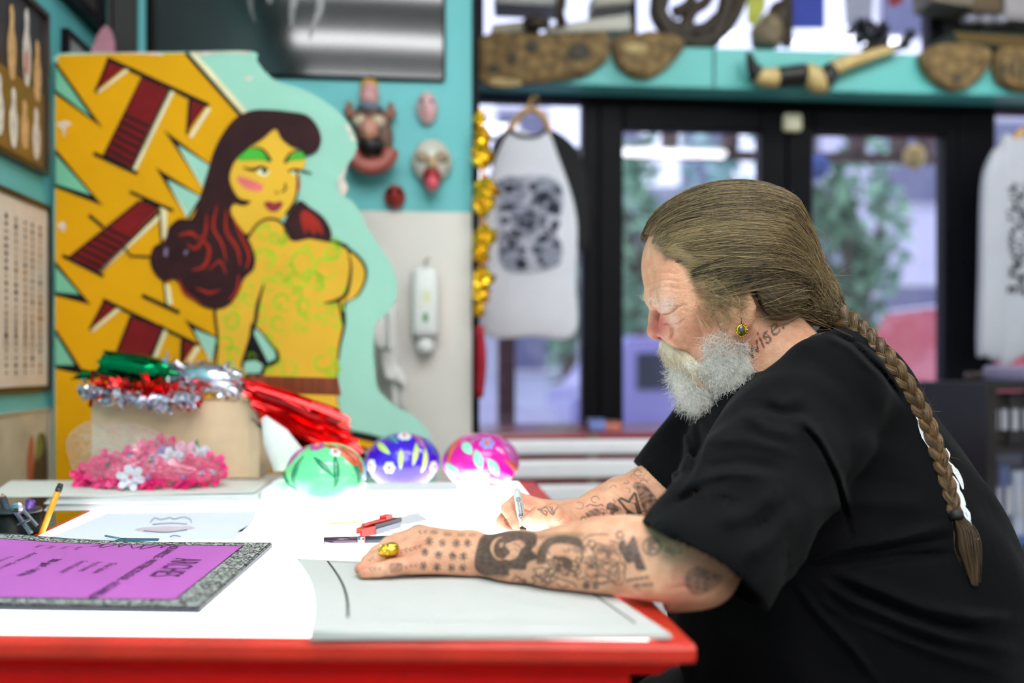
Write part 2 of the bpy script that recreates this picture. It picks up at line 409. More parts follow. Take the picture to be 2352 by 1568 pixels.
# dark glossy poster, leaning out a little and gently bowed like the real sheet
px0, px1 = onY(345, 100, YB)[0], onY(1016, 100, YB)[0]
z0p = onY(800, 178, YB)[2]
t = thing('dark_poster', 'large glossy black poster with pale streaks above the carved masks', 'poster', ((px0 + px1) / 2, YB, z0p))
def bow(u, v): 
    return (px0 + (px1 - px0) * u, YB - .012 - .008 * math.sin(math.pi * u) - .003 * math.sin(math.pi * min(1, max(0, v))) , z0p + .62 * v)
obj('poster_sheet', MB().grid(bow, 24, 16), mat('gloss_black', (12, 12, 15), .08, var=.3, scale=4, spec=.45, coat=.0), t, True)
st = MB(); rn = random.Random(11)
for (u, v0, v1, w) in ((.42, .30, .9, .05), (.50, .2, .8, .03), (.30, .35, 1, .03), (.22, .4, 1, .02), (.56, .15, .5, .02), (.36, .22, .6, .02)):
    l = [(u + .02 * math.sin(6 * k / 8 + u * 9), v0 + (v1 - v0) * k / 8) for k in range(9)]
    ribbon(st, l, [w * (.3 + math.sin(math.pi * k / 8)) for k in range(9)], lambda a, b: (lambda q: (q[0], q[1] - .0012, q[2]))(bow(a, b)))
obj('pale_streaks', st, mat('streak_grey', (74, 74, 72), .25, var=.5, scale=25), t)
m = MB(); m.box((px0 - .006, YB - .01, z0p - .008), (px1 + .006, YB - .001, z0p - .0005)); m.box((px1 + .001, YB - .012, z0p), (px1 + .008, YB - .001, z0p + .62)); m.box((px0 - .008, YB - .012, z0p), (px0 - .001, YB - .001, z0p + .62))
obj('poster_frame', m, blk, t)
xa = onY(264, 60, YB)[0]; xb = px0 - .03
m = MB(); m.bev((xa, YB - .03, onY(300, 118, YB)[2] - .2), (xb, YB - .001, 2.6), .004, 1)
t = thing('dark_cabinet_door', 'plain black framed board beside the glossy poster', 'board', ((xa + xb) / 2, YB, 1.4))
obj('board_face', m, mat('dark_board', (24, 22, 22), .5), t)
obj('board_edge', MB().box((xa - .008, YB - .034, 1.5), (xa - .0005, YB - .001, 2.6)), mat('brown_edge', (40, 26, 18), .5), t)
# ------------------------------------------------------------------ painted sign leaning behind the table
SD = 2.29
def sg(px, py, k=0): return P(px, py, SD - .0007 * k)
sp_green = mat('seafoam_paint', (150, 198, 178), .62, spec=.15, var=.05, scale=5, bump=.03)
sp_yel = mat('sign_yellow', (214, 154, 0), .62, spec=.15, var=.07, scale=4)
sp_blk = mat('sign_black', (22, 18, 18), .62, spec=.15, var=.2)
sp_mar = mat('sign_maroon', (112, 20, 22), .62, spec=.15, var=.15, scale=20)
sp_red = mat('sign_dark_red', (150, 36, 24), .62, spec=.15, var=.15, scale=20)
sp_crm = mat('sign_cream', (226, 214, 172), .62, spec=.15)
sp_tea = mat('sign_teal', (112, 178, 146), .62, spec=.15, var=.06)
sp_skin = mat('sign_skin', (218, 170, 50), .62, spec=.15, var=.07, scale=6)
sp_lime = mat('sign_lime', (150, 190, 40), .62, spec=.15, var=.15, scale=18)
sp_eye = mat('sign_green', (70, 168, 52), .62, spec=.15)
sp_hair = mat('sign_hair', (48, 22, 24), .62, spec=.15, var=.3, scale=14)
sp_pink = mat('sign_pink', (222, 112, 104), .62, spec=.15)
raw = mat('raw_plywood', (186, 160, 130), .7, var=.2, scale=22, bump=.2)
out = [(125, 152), (134, 124), (240, 121), (430, 119), (578, 118), (590, 140), (612, 168), (640, 188), (700, 207), (760, 242), (800, 282), (819, 325), (816, 352), (800, 376), (776, 412), (777, 440), (815, 468), (843, 520), (868, 560), (895, 602), (911, 642), (908, 690), (882, 726), (862, 745), (858, 800), (862, 850), (868, 892), (905, 930), (955, 958), (985, 995), (1000, 1045), (1002, 1120)]
zb_ = HY + CAMZ / SD * F - 4
poly = spline(out, 4)[:-1] + [(1002, 1120), (1002, zb_), (125, zb_)]
c = sg(560, zb_)
sign = thing('tattoo_sign', 'tall yellow and seafoam painted plywood sign with a dark-haired pin-up', 'sign', c)
m = MB(); base = [sg(*p) for p in poly]; back = [P(p[0], p[1], SD + .018) for p in poly]
from mathutils.geometry import tessellate_polygon
tri = tessellate_polygon([[Vector((p[0], p[1], 0)) for p in poly]]); n = len(poly)
m.cur = 0; m.add(base, [tuple(q) for q in tri]); m.add(back, [tuple(q) for q in tri])
m.cur = 1; m.add(base + back, [(i, (i + 1) % n, n + (i + 1) % n, n + i) for i in range(n)])
obj('board', m, [sp_green, raw], sign)
def paint(name, m_, shapes, k, parent=sign, smooth=0):
    mb = MB()
    for j, s in enumerate(shapes):
        q = spline(s, smooth, True) if smooth else s
        fill(mb, q, lambda a, b: sg(a, b, k))
    return obj(name, mb, m_, parent)
def strokes(name, m_, lines, k, parent=sign, sm=5):
    mb = MB()
    for pts, w in lines:
        q = spline(pts, sm) if sm and len(pts) > 2 else pts
        ww = w if not hasattr(w, '__len__') else list(np.interp(np.linspace(0, 1, len(q)), np.linspace(0, 1, len(w)), w))
        ribbon(mb, q, ww, lambda a, b: sg(a, b, k))
    return obj(name, mb, m_, parent)
yel = paint('yellow_ground', sp_yel, [[(127, 156), (136, 127), (240, 124), (428, 122), (560, 270), (580, 500), (600, 860), (660, 1100), (660, zb_ - 400), (127, zb_ - 400)]], 1)
paint('chipped_edge', mat('chipped_paint', (206, 192, 178), .7, var=.2, scale=60), [[(240, 121), (330, 119.5), (365, 120), (380, 128), (330, 124)], [(430, 119), (575, 118), (572, 124), (500, 122), (470, 127)], [(560, 178), (572, 172), (582, 180), (570, 186)], [(128, 284), (150, 276), (166, 284), (152, 292), (148, 318), (143, 296)], [(130, 516), (146, 508), (152, 520), (146, 534)], [(800, 372), (776, 410), (777, 442), (790, 450), (800, 432), (790, 410)], [(818, 325), (800, 284), (790, 285), (806, 322)]], 2)
strokes('diagonal_band', sp_crm, [([(440, 122), (564, 262)], 16)], 2, sm=0)
strokes('diagonal_line', sp_blk, [([(427, 121), (556, 268)], 9)], 3, sm=0)
# seafoam flashes
for tip, lo, up in (((236, 294), (124, 214), (126, 138)), ((236, 472), (124, 430), (126, 340)), ((209, 700), (124, 678), (126, 598)), ((197, 862), (126, 846), (126, 752))):
    pc = paint('painted_flash', sp_blk, [[up, tip, lo]], 2)
    cx_, cy_ = (tip[0] * .5 + lo[0] * .25 + up[0] * .25), (tip[1] * .34 + lo[1] * .33 + up[1] * .33)
    paint('flash_fill', sp_tea, [[(127, up[1] + 14), (tip[0] - 26, tip[1] - 24), (127, lo[1] - 8)]], 3, pc)
for tip, a, b in (((376, 298), (494, 386), (470, 440)), ((357, 384), (466, 452), (432, 506)), ((424, 733), (500, 775), (488, 840))):
    pc = paint('painted_flash', sp_blk, [[tip, a, b]], 2)
    ins = lambda p, q, t: (p[0] + (q[0] - p[0]) * t, p[1] + (q[1] - p[1]) * t)
    g = ((tip[0] + a[0] + b[0]) / 3, (tip[1] + a[1] + b[1]) / 3)
    paint('flash_fill', sp_green, [[ins(ins(tip, g, .42), g, .05), ins(a, g, .12), ins(b, g, .12)]], 3, pc)
    paint('flash_edge', sp_crm, [[ins(tip, g, .40), ins(b, tip, .02), ins(b, g, .28)]], 4, pc)
# letters T A T
def letter(body, serifs, creams, lines, stripes):
    p = strokes('letter', sp_blk, lines, 4, sm=0)
    for s in [body] + serifs:
        gx, gy = sum(q[0] for q in s) / len(s), sum(q[1] for q in s) / len(s)
        paint('letter_outline', sp_blk, [[(gx + (q[0] - gx) * 1.0 + 6 * np.sign(q[0] - gx), gy + (q[1] - gy) * 1.0 + 6 * np.sign(q[1] - gy)) for q in s]], 3, p)
        paint('letter_face', sp_mar, [s], 5, p)
    paint('letter_shadow', sp_crm, creams, 4, p)
    strokes('letter_stripes', sp_blk, stripes, 6, p, sm=0)
    return p
def stripes_of(body, t0, n, w):
    a, b, c_, d = [np.array(q, float) for q in body]
    o = []
    for k in range(n):
        t = t0 + (1 - t0) * (k + .4) / n
        o.append(([tuple(a + (d - a) * t), tuple(b + (c_ - b) * t)], w))
    return o
bT = [(327, 180), (386, 204), (300, 384), (242, 352)]
letter(bT, [[(251, 143), (284, 157), (225, 204)], [(440, 230), (471, 244), (434, 298)]], [[(289, 158), (298, 161), (228, 214), (224, 210)], [(389, 207), (401, 211), (313, 392), (302, 388)], [(476, 246), (485, 250), (441, 318), (434, 312)]],
       [([(246, 134), (480, 242)], 9), ([(215, 352), (316, 398)], 9), ([(250, 138), (219, 212)], 7), ([(436, 230), (430, 308)], 7), ([(328, 178), (240, 356)], 7), ([(390, 206), (302, 388)], 7), ([(288, 156), (330, 176)], 5), ([(392, 204), (440, 228)], 5)], stripes_of(bT, .45, 6, 7))
bA = [(324, 462), (363, 480), (228, 622), (163, 590)]
letter(bA, [], [[(366, 492), (366, 504), (232, 626), (228, 620)], [(369, 476), (383, 482), (384, 545), (373, 548)], [(379, 652), (390, 655), (397, 700), (384, 698)]],
       [([(298, 440), (398, 484)], 7), ([(143, 586), (238, 634)], 8), ([(204, 494), (238, 522)], 8), ([(283, 566), (300, 588), (348, 590)], 6), ([(366, 480), (378, 660), (382, 702)], 5), ([(322, 462), (160, 592)], 8), ([(366, 484), (230, 624)], 6)], stripes_of(bA, .45, 6, 7))
bU = [(304, 730), (370, 754), (330, 850), (262, 830)]
letter(bU, [[(242, 694), (264, 708), (211, 752)], [(423, 782), (446, 792), (421, 832)]], [[(268, 708), (278, 711), (214, 762), (208, 758)], [(374, 756), (386, 760), (350, 850), (338, 846)], [(450, 794), (462, 798), (432, 842), (424, 838)]],
       [([(236, 688), (455, 792)], 8), ([(326, 678), (412, 718)], 9), ([(240, 692), (206, 758)], 7), ([(302, 728), (262, 826)], 7), ([(374, 756), (336, 850)], 6), ([(419, 780), (416, 834)], 8)], [])
# the pin-up
skin_pts = [(566, 548), (588, 516), (616, 503), (648, 514), (672, 553), (712, 548), (758, 557), (795, 572), (826, 598), (838, 625), (832, 655), (815, 682), (788, 698), (788, 742), (778, 792), (773, 852), (776, 930), (800, 1010), (640, 1020), (500, 1020), (498, 860), (503, 780), (498, 700), (530, 640)]
def grow(p, g):
    gx, gy = np.mean([q[0] for q in p]), np.mean([q[1] for q in p]); r_ = []
    for q in p:
        v = np.array([q[0] - gx, q[1] - gy]); v = v / np.linalg.norm(v) * g; r_.append((q[0] + v[0], q[1] + v[1]))
    return r_
fig = paint('painted_woman', sp_blk, [grow(skin_pts, 7)], 3, smooth=4)
paint('woman_body', sp_skin, [skin_pts], 4, fig, 4)
hr = [(684, 462), (712, 476), (744, 500), (761, 532), (755, 556), (712, 549), (672, 554), (650, 520)]
paint('back_hair', sp_hair, [hr], 4, fig, 4)
paint('back_hair_shine', sp_red, [[(690, 490), (706, 484), (736, 512), (742, 540), (728, 530), (722, 540), (708, 526), (702, 538), (694, 520)]], 5, fig, 3)
face = [(590, 318), (632, 290), (676, 340), (702, 372), (690, 396), (684, 432), (678, 462), (660, 490), (640, 505), (618, 504), (600, 514), (575, 540), (545, 510), (530, 480), (545, 455), (524, 400), (542, 356)]
paint('woman_face', sp_skin, [face], 5, fig, 4)
paint('eye_shadow', sp_eye, [[(546, 368), (560, 348), (584, 338), (606, 346), (622, 372), (600, 368), (570, 368)], [(658, 372), (676, 352), (702, 352), (698, 366), (676, 368)]], 6, fig, 3)
paint('rouge', sp_pink, [[(546, 404), (570, 410), (602, 424), (600, 438), (572, 436), (548, 420)], [(680, 424), (688, 408), (690, 430), (684, 440)]], 6, fig, 3)
paint('eye_whites', mat('sign_white', (238, 232, 190), .45), [[(590, 394), (606, 386), (618, 392), (612, 404), (598, 402)], [(668, 396), (684, 390), (690, 398), (678, 402)]], 6, fig, 3)
strokes('face_lines', sp_blk, [([(580, 338), (604, 344), (622, 370)], [2, 5, 8]), ([(654, 374), (668, 352), (690, 346)], [8, 5, 2]), ([(558, 384), (580, 390), (600, 384), (616, 390)], [2, 7, 7, 4]), ([(662, 394), (680, 390), (716, 398)], [4, 6, 3]), ([(654, 420), (656, 434), (646, 440)], 4), ([(632, 440), (638, 444)], 4), ([(602, 392), (612, 396)], 9), ([(678, 394), (684, 398)], 7), ([(684, 400), (684, 432), (676, 464), (656, 492)], 5), ([(568, 548), (590, 516), (618, 502), (648, 512), (672, 552)], 5)], 7, fig)
paint('lips', mat('lip_red', (140, 14, 30), .35), [[(606, 466), (620, 462), (630, 466), (642, 462), (650, 468), (640, 482), (626, 486), (614, 480)]], 7, fig, 3)
hair = [(632, 296), (604, 318), (566, 344), (540, 370), (528, 402), (532, 430), (550, 455), (576, 462), (560, 472), (536, 468), (530, 490), (548, 520), (572, 552), (586, 590), (582, 618), (560, 640), (548, 672), (526, 700), (498, 710), (464, 702), (428, 674), (402, 642), (376, 646), (354, 626), (344, 596), (354, 566), (378, 552), (388, 522), (412, 502), (440, 502), (456, 462), (474, 404), (490, 350), (512, 306), (542, 270), (580, 253), (622, 252), (664, 256), (704, 264), (728, 288), (738, 320), (728, 346), (704, 358), (690, 344), (668, 336), (646, 318)]
hh = paint('long_hair', sp_hair, [hair], 8, fig, 4)
strokes('hair_strands', sp_red, [([(500, 470), (490, 520), (510, 560), (520, 600)], [2, 8, 6, 2]), ([(520, 480), (520, 530), (545, 570), (552, 610)], [2, 8, 8, 2]), ([(535, 500), (555, 545), (572, 585), (565, 618)], [2, 7, 7, 3]), ([(475, 490), (470, 540), (450, 570), (430, 560)], [2, 8, 8, 2]), ([(455, 540), (480, 570), (470, 610), (440, 620)], [2, 9, 9, 2]), ([(410, 540), (440, 535), (455, 550)], [2, 9, 2]), ([(410, 640), (425, 672), (460, 695)], [3, 8, 3]), ([(450, 660), (480, 672), (505, 665)], [2, 9, 2]), ([(480, 620), (505, 600), (520, 630)], [2, 7, 2]), ([(548, 630), (545, 665), (525, 690)], [3, 8, 2])], 9, hh)
strokes('hair_light', mat('hair_light', (120, 100, 130), .4), [([(382, 570), (380, 588)], 8), ([(430, 575), (424, 584)], 6)], 10, hh, sm=0)
strokes('body_lines', sp_blk, [([(606, 652), (592, 700), (584, 748), (556, 838)], [3, 9, 9, 8]), ([(802, 586), (806, 620), (796, 672), (774, 690), (744, 696)], [3, 6, 9, 8, 2]), ([(778, 690), (790, 745)], [5, 8]), ([(772, 556), (796, 566), (802, 584)], [5, 8, 4])], 6, fig)
paint('gap_outline', sp_blk, [[(576, 742), (596, 756), (640, 806), (644, 828), (610, 850), (606, 862), (548, 866), (556, 832), (570, 790)]], 5, fig)
paint('gap_fill', sp_green, [[(584, 752), (598, 764), (632, 808), (634, 822), (616, 832), (600, 800), (584, 768)], [(562, 830), (590, 828), (604, 838), (598, 856), (558, 858)]], 6, fig)
def in_poly2(x, y, P_):
    c_, j = False, len(P_) - 1
    for i in range(len(P_)):
        if (P_[i][1] > y) != (P_[j][1] > y) and x < (P_[j][0] - P_[i][0]) * (y - P_[i][1]) / (P_[j][1] - P_[i][1] + 1e-9) + P_[i][0]: c_ = not c_
        j = i
    return c_
rn = random.Random(4); lines = []
def curl(cx_, cy_, r_, a0=0):
    return [(cx_ + r_ * (1 - k / 14) * math.cos(a0 + k * .62), cy_ + r_ * (1 - k / 14) * math.sin(a0 + k * .62)) for k in range(10)]
for (x, y, r_) in ((610, 530, 20), (632, 545, 15), (610, 600, 36), (700, 600, 42), (745, 610, 32), (720, 650, 36), (680, 640, 30), (760, 580, 24), (530, 740, 22), (545, 690, 18), (520, 790, 20), (540, 810, 18), (650, 690, 26), (640, 740, 22), (700, 700, 20), (740, 830, 28), (760, 850, 20), (660, 850, 24), (520, 840, 16), (620, 650, 20)):
    lines.append((curl(x, y, r_, rn.random() * 6), [2, 6, 6, 3]))
for _ in range(70):
    x, y = rn.uniform(505, 800), rn.uniform(520, 860)
    if in_poly2(x, y, skin_pts) and not in_poly2(x, y, hair): lines.append((curl(x, y, rn.uniform(6, 17), rn.random() * 6), [2, 5, 4, 2]))
strokes('painted_tattoos', sp_lime, lines, 5, fig, sm=3)
strokes('yellow_fingers', sp_yel, [([(800, 1012), (850, 1022), (905, 1030)], [18, 14, 8]), ([(800, 1040), (835, 1062)], [14, 10])], 6, fig, sm=3)
strokes('finger_outline', sp_blk, [([(794, 1006), (850, 1014), (940, 1030)], [40, 34, 10]), ([(798, 1030), (840, 1060), (850, 1090)], [34, 26, 12]), ([(795, 960), (800, 1080)], 7)], 5, fig, sm=3)

# ------------------------------------------------------------------ carved masks on the turquoise wall
def wall_mask(name, label, px, py, w, h, fn):
    c = onY(px, py, YB); k = c[1] / F * 1.02
    t = thing(name, label, 'mask', (c[0], YB, c[2] - h * k / 2), 'carved masks on the turquoise wall')
    fn(t, c[0], YB, c[2], w * k / 2, h * k / 2); return t
def half(mb, x, y, z, rx, ry, rz, fn=None):
    return mb.ell((x, y - .001, z), (rx, ry, rz), 18, 12, fn=fn)
def mask_a(t, x, y, z, a, b):
    obj('mask_face', half(MB(), x, y - b * .35, z - b * .1, a, b * .4, b * .8), mat('mask_pink', (196, 140, 140), .5, var=.2, scale=50), t, True)
    obj('yellow_hair', half(MB(), x, y - b * .2, z + b * .6, a * .9, b * .35, b * .35), mat('mask_yellow', (206, 160, 60), .5, var=.2), t, True)
    obj('top_knot', half(MB(), x + a * .2, y - b * .2, z + b * .95, a * .4, b * .25, b * .2), sp_blk, t, True)
    m = MB()
    for s in (-1, 1): m.ell((x + s * a * .35, y - b * .68, z + b * .08), (a * .18, b * .06, b * .09), 8, 6)
    obj('eye', m, sp_blk, t); obj('mouth', MB().ell((x, y - b * .68, z - b * .4), (a * .3, b * .06, b * .1), 10, 6), sp_red, t)
wall_mask('fair_haired_mask', 'small pink mask with yellow hair under the dark poster', 848, 218, 44, 72, mask_a)
def mask_b(t, x, y, z, a, b):
    obj('mask_face', half(MB(), x, y - .02, z, a, .06, b * .92, lambda q: 1 + .05 * math.sin(9 * q.x)), mat('mask_brown', (104, 74, 60), .45, var=.45, scale=45), t, True)
    for s in (-1, 1): obj('horn', MB().tube([(x + s * a * .6, y - .03, z + b * .5), (x + s * a * .95, y - .03, z + b * .75), (x + s * a * .9, y - .03, z + b)], [.018, .015, .006], 8), mat('mask_rust', (136, 84, 66), .5, var=.2), t, True)
    obj('crest', half(MB(), x, y - .03, z + b * .82, a * .6, .04, b * .18), mat('mask_slate', (98, 110, 122), .5), t, True)
    obj('open_mouth', half(MB(), x + a * .06, y - .055, z - b * .3, a * .62, .04, b * .3), mat('mouth_black', (10, 9, 10), .5), t, True)
    lip = [(x + a * .06 + a * .86 * math.cos(q), y - .07, z - b * .42 + b * .5 * math.sin(q)) for q in np.linspace(math.pi * 1.0, 2 * math.pi, 14)]
    obj('lower_lip', MB().tube(lip, .022, 8), mat('mask_coral', (160, 82, 70), .45, var=.3, scale=40), t, True)
    m = MB()
    for s in (-1, 1): m.ell((x + s * a * .38, y - .075, z + b * .34), (.022, .02, .018), 10, 8)
    obj('eyes', m, mat('mask_eye', (196, 176, 150), .3), t, True)
    obj('nose', MB().ell((x, y - .085, z + b * .12), (.025, .025, .032), 10, 8), mat('mask_flesh', (186, 130, 110), .45), t, True)
wall_mask('gaping_mask', 'tall brown carved mask with a gaping black mouth', 851, 322, 100, 156, mask_b)
def mask_c(t, x, y, z, a, b):
    obj('mask_face', half(MB(), x, y - .01, z, a, .035, b), mat('mask_pale_pink', (214, 170, 172), .5, var=.15, scale=50), t, True)
    obj('nose', MB().ell((x - a * .1, y - .045, z), (.009, .014, .016), 8, 6), mat('mask_pale_pink', (0, 0, 0)), t, True)
    m = MB()
    for s in (-1, 1): m.ell((x + s * a * .4, y - .038, z + b * .3), (.008, .006, .005), 8, 6)
    obj('eyes', m, sp_blk, t); obj('mouth', MB().ell((x, y - .036, z - b * .45), (.014, .006, .006), 8, 6), sp_pink, t)
wall_mask('pale_pink_mask', 'small plain pink face mask above the white mask', 980, 252, 48, 74, mask_c)
def mask_d(t, x, y, z, a, b):
    obj('mask_face', half(MB(), x, y - .02, z + b * .1, a, .05, b * .9, lambda q: 1 - .25 * max(0, -q.z)), mat('mask_bone', (206, 202, 188), .5, var=.15, scale=40), t, True)
    m = MB()
    for s in (-1, 1): m.ell((x + s * a * .42, y - .062, z + b * .25), (.02, .012, .016), 10, 8)
    obj('eye_sockets', m, mat('mask_taupe', (150, 128, 104), .5), t, True)
    obj('nose', MB().ell((x, y - .07, z + b * .02), (.016, .02, .02), 10, 8), mat('mask_taupe2', (176, 150, 116), .5), t, True)
    obj('open_mouth', half(MB(), x, y - .045, z - b * .45, a * .46, .04, b * .46), mat('mouth_crimson', (150, 16, 26), .4), t, True)
    obj('tongue', half(MB(), x, y - .06, z - b * .68, a * .34, .04, b * .26), mat('tongue_pink', (232, 96, 110), .35), t, True)
wall_mask('bone_white_mask', 'bone white mask with open crimson mouth and pink tongue', 991, 388, 92, 126, mask_d)
def mask_e(t, x, y, z, a, b):
    obj('mask_face', half(MB(), x, y - .01, z, a, .04, b), mat('mask_red', (148, 34, 26), .45, var=.25, scale=50), t, True)
    m = MB()
    for s in (-1, 1): m.ell((x + s * a * .4, y - .045, z + b * .25), (.009, .008, .007), 8, 6)
    obj('eyes', m, sp_blk, t); obj('nose', MB().ell((x, y - .05, z - b * .05), (.01, .014, .013), 8, 6), mat('mask_red', (0, 0, 0)), t, True)
wall_mask('dark_red_mask', 'small dark red mask between the gaping mask and cream panel', 907, 454, 48, 54, mask_e)

# soap dispenser and hanging towels on the cream panel
c = onY(977, 712, YB); k = c[1] / F
t = thing('soap_dispenser', 'white wall soap dispenser on the cream panel', 'dispenser', (c[0], YB, onY(977, 808, YB)[2]))
zt, zb2 = onY(977, 618, YB)[2], onY(977, 776, YB)[2]
wh = mat('white_plastic', (226, 228, 224), .35, var=.03)
obj('casing', MB().bev((c[0] - 32 * k, YB - .085, zb2), (c[0] + 32 * k, YB - .001, zt), .02, 3), wh, t, True)
obj('nozzle', MB().lathe((c[0], YB - .045, zb2 - .045), [(.012, 0), (.024, .008), (.028, .022), (.022, .04), (.018, .046)], 14), wh, t, True)
obj('hook', MB().tube([(c[0], YB - .03, zt), (c[0], YB - .03, zt + .02), (c[0] + .008, YB - .01, zt + .028)], .004, 6), mat('steel_grey', (160, 160, 160), .3, .8), t)
m = MB(); m.ell((c[0] - .0, YB - .086, onY(977, 732, YB)[2]), (.008, .002, .014), 10, 6)
obj('green_mark', m, mat('mark_green', (96, 150, 96), .5), t)
m = MB(); m.box((c[0] - .006, YB - .0865, onY(977, 700, YB)[2]), (c[0] + .012, YB - .085, onY(977, 672, YB)[2])); obj('pale_label', m, mat('label_pale', (222, 226, 180), .5), t)
c = onY(890, 760, YB)
t = thing('paper_towels', 'white paper towels hanging in folds beside the sign edge', 'paper towel', (c[0], YB, onY(890, 900, YB)[2]))
pap = mat('tissue_white', (226, 224, 220), .8, var=.04, scale=12)
def flap(pts, y0, amp, name):
    q = [onY(a, b, YB) for a, b in pts]
    (a, b, c_, d) = [Vector(v) for v in q]
    def fn(u, v):
        p = a.lerp(b, u).lerp(d.lerp(c_, u), v); return (p.x, y0 - amp * math.sin(u * 7 + v * 2) - .02 * v, p.z)
    m = MB().grid(fn, 10, 8); o = obj(name, m, pap, t, True)
    md = o.modifiers.new('thickness', 'SOLIDIFY'); md.thickness = .002
flap([(850, 722), (898, 712), (906, 812), (872, 800)], YB - .10, .014, 'towel_sheet')
flap([(868, 770), (930, 860), (936, 884), (888, 868)], YB - .07, .010, 'towel_sheet')
flap([(893, 700), (912, 690), (934, 950), (905, 950)], YB - .05, .006, 'towel_sheet')
# ------------------------------------------------------------------ t-shirts hanging before the glass
def gY(Y): return lambda a, b: onY(a, b, Y)
def cloth(mb, poly, Y, th=.02, puff=.012):
    """filled outline (px) with a soft front, back and rim"""
    from mathutils.geometry import tessellate_polygon
    q = spline(poly, 4, True); n = len(q)
    gx, gy = np.mean([p[0] for p in q]), np.mean([p[1] for p in q])
    rings = []
    for t, dy in ((1, 0), (.96, -puff * .6), (.85, -puff)):
        rings.append([tuple(np.array(onY(gx + (p[0] - gx) * t, gy + (p[1] - gy) * t, Y)) + np.array((0, dy, 0))) for p in q])
    rings.insert(0, [tuple(np.array(p) + np.array((0, th, 0))) for p in rings[0]])
    vs = [p for r_ in rings for p in r_]
    fs = [(i * n + j, i * n + (j + 1) % n, (i + 1) * n + (j + 1) % n, (i + 1) * n + j) for i in range(3) for j in range(n)]
    tri = tessellate_polygon([[Vector((p[0], p[1], 0)) for p in q]])
    fs += [tuple(3 * n + i for i in f) for f in tri] + [tuple(i for i in f) for f in tri]
    return mb.add(vs, fs)
YT = 3.36
c = onY(1225, 770, YT)
wt = mat('cotton_white', (236, 238, 246), .8, var=.04, scale=7, bump=.2, bscale=20)
bt = mat('cotton_black', (22, 22, 25), .85, var=.2, scale=12)
t = thing('raglan_shirt', 'white raglan shirt with black sleeves hung before the narrow pane', 'shirt', c)
obj('shirt_body', cloth(MB(), [(1172, 300), (1225, 308), (1258, 302), (1282, 360), (1310, 440), (1326, 520), (1322, 640), (1320, 768), (1225, 772), (1112, 766), (1110, 640), (1112, 470), (1132, 380)], YT), wt, t)
obj('sleeve', cloth(MB(), [(1258, 296), (1300, 316), (1335, 360), (1350, 440), (1352, 560), (1330, 570), (1322, 470), (1300, 400), (1276, 340)], YT + .012), bt, t)
obj('sleeve', cloth(MB(), [(1168, 296), (1138, 318), (1128, 350), (1130, 380), (1146, 362)], YT + .012), bt, t)
m = MB(); ribbon(m, spline([(1172, 298), (1195, 312), (1232, 312), (1256, 298)]), 8, lambda a, b: onY(a, b, YT - .016)); obj('collar', m, bt, t)
m = MB()
m.tube([onY(a, b, YT) for a, b in spline([(1168, 304), (1190, 270), (1218, 250), (1248, 268), (1262, 304)])], .012, 8)
m.tube([onY(a, b, YT) for a, b in spline([(1218, 252), (1218, 232), (1228, 222), (1236, 230)])], .004, 6)
obj('wooden_hanger', m, mat('hanger_wood', (204, 160, 96), .45, var=.2, kind='wave', scale=8), t, True)
m = MB(); g2 = lambda a, b: onY(a, b, YT - .0175)
for s in ([(1140, 430), (1165, 405), (1198, 412), (1212, 440), (1190, 470), (1160, 470)], [(1222, 420), (1262, 412), (1290, 432), (1280, 470), (1246, 490), (1226, 466)], [(1180, 470), (1230, 480), (1246, 520), (1210, 545), (1176, 520)], [(1150, 560), (1190, 548), (1200, 590), (1176, 622), (1150, 600)], [(1226, 552), (1276, 540), (1292, 580), (1262, 612), (1236, 600)]):
    fill(m, spline(s, 4, True), g2)
m2 = MB(); rn = random.Random(2)
for _ in range(60):
    x, y, r_ = rn.uniform(1146, 1286), rn.uniform(412, 616), rn.uniform(5, 15)
    fill(m2, spline([(x + r_ * rn.uniform(.5, 1.2) * math.cos(a), y + r_ * rn.uniform(.4, 1) * math.sin(a)) for a in np.linspace(0, 5.6, 7)], 2, True), lambda a, b: onY(a, b, YT - .0185))
m3 = MB(); fill(m3, spline([(1142, 424), (1200, 404), (1270, 408), (1296, 450), (1280, 540), (1290, 600), (1240, 624), (1160, 618), (1146, 540)], 4, True), lambda a, b: onY(a, b, YT - .0170)); obj('print_ground', m3, mat('print_haze', (184, 186, 200), .8, var=.35, scale=70), t)
pr = obj('printed_skulls', m, mat('print_grey', (146, 150, 166), .8, var=.45, scale=60), t)
obj('print_detail', m2, mat('print_dark', (70, 74, 90), .8, var=.5, scale=60), pr)

YR = 3.34
c = onY(2330, 800, YR)
t = thing('long_sleeved_shirt', 'pale grey shirt with dark vertical lettering on a wooden hanger', 'shirt', c)
obj('shirt_body', cloth(MB(), [(2296, 352), (2340, 318), (2400, 318), (2450, 345), (2450, 806), (2360, 812), (2290, 806)], YR), mat('cotton_pale', (198, 199, 208), .8, var=.04, scale=7), t)
obj('sleeve', cloth(MB(), [(2300, 344), (2272, 372), (2258, 440), (2254, 620), (2250, 800), (2262, 816), (2300, 800), (2304, 520)], YR - .02), mat('cotton_pale', (0, 0, 0)), t)
m = MB(); rn = random.Random(8); glyph = 0
for col_ in (2322, 2344):
    y = 425
    while y < 660:
        h = rn.uniform(14, 26)
        for k in range(3):
            x = col_ + rn.uniform(-10, 6); yy = y + rn.uniform(-3, h - 4)
            if rn.random() < .5: ribbon(m, [(x, yy), (x + rn.uniform(6, 16), yy + rn.uniform(-3, 6))], rn.uniform(4, 7), lambda a, b: onY(a, b, YR - .014))
            else: ribbon(m, spline([(x, yy), (x + 8, yy + 3), (x + rn.uniform(-2, 10), yy + rn.uniform(8, 16))], 3), rn.uniform(4, 7), lambda a, b: onY(a, b, YR - .014))
        y += h
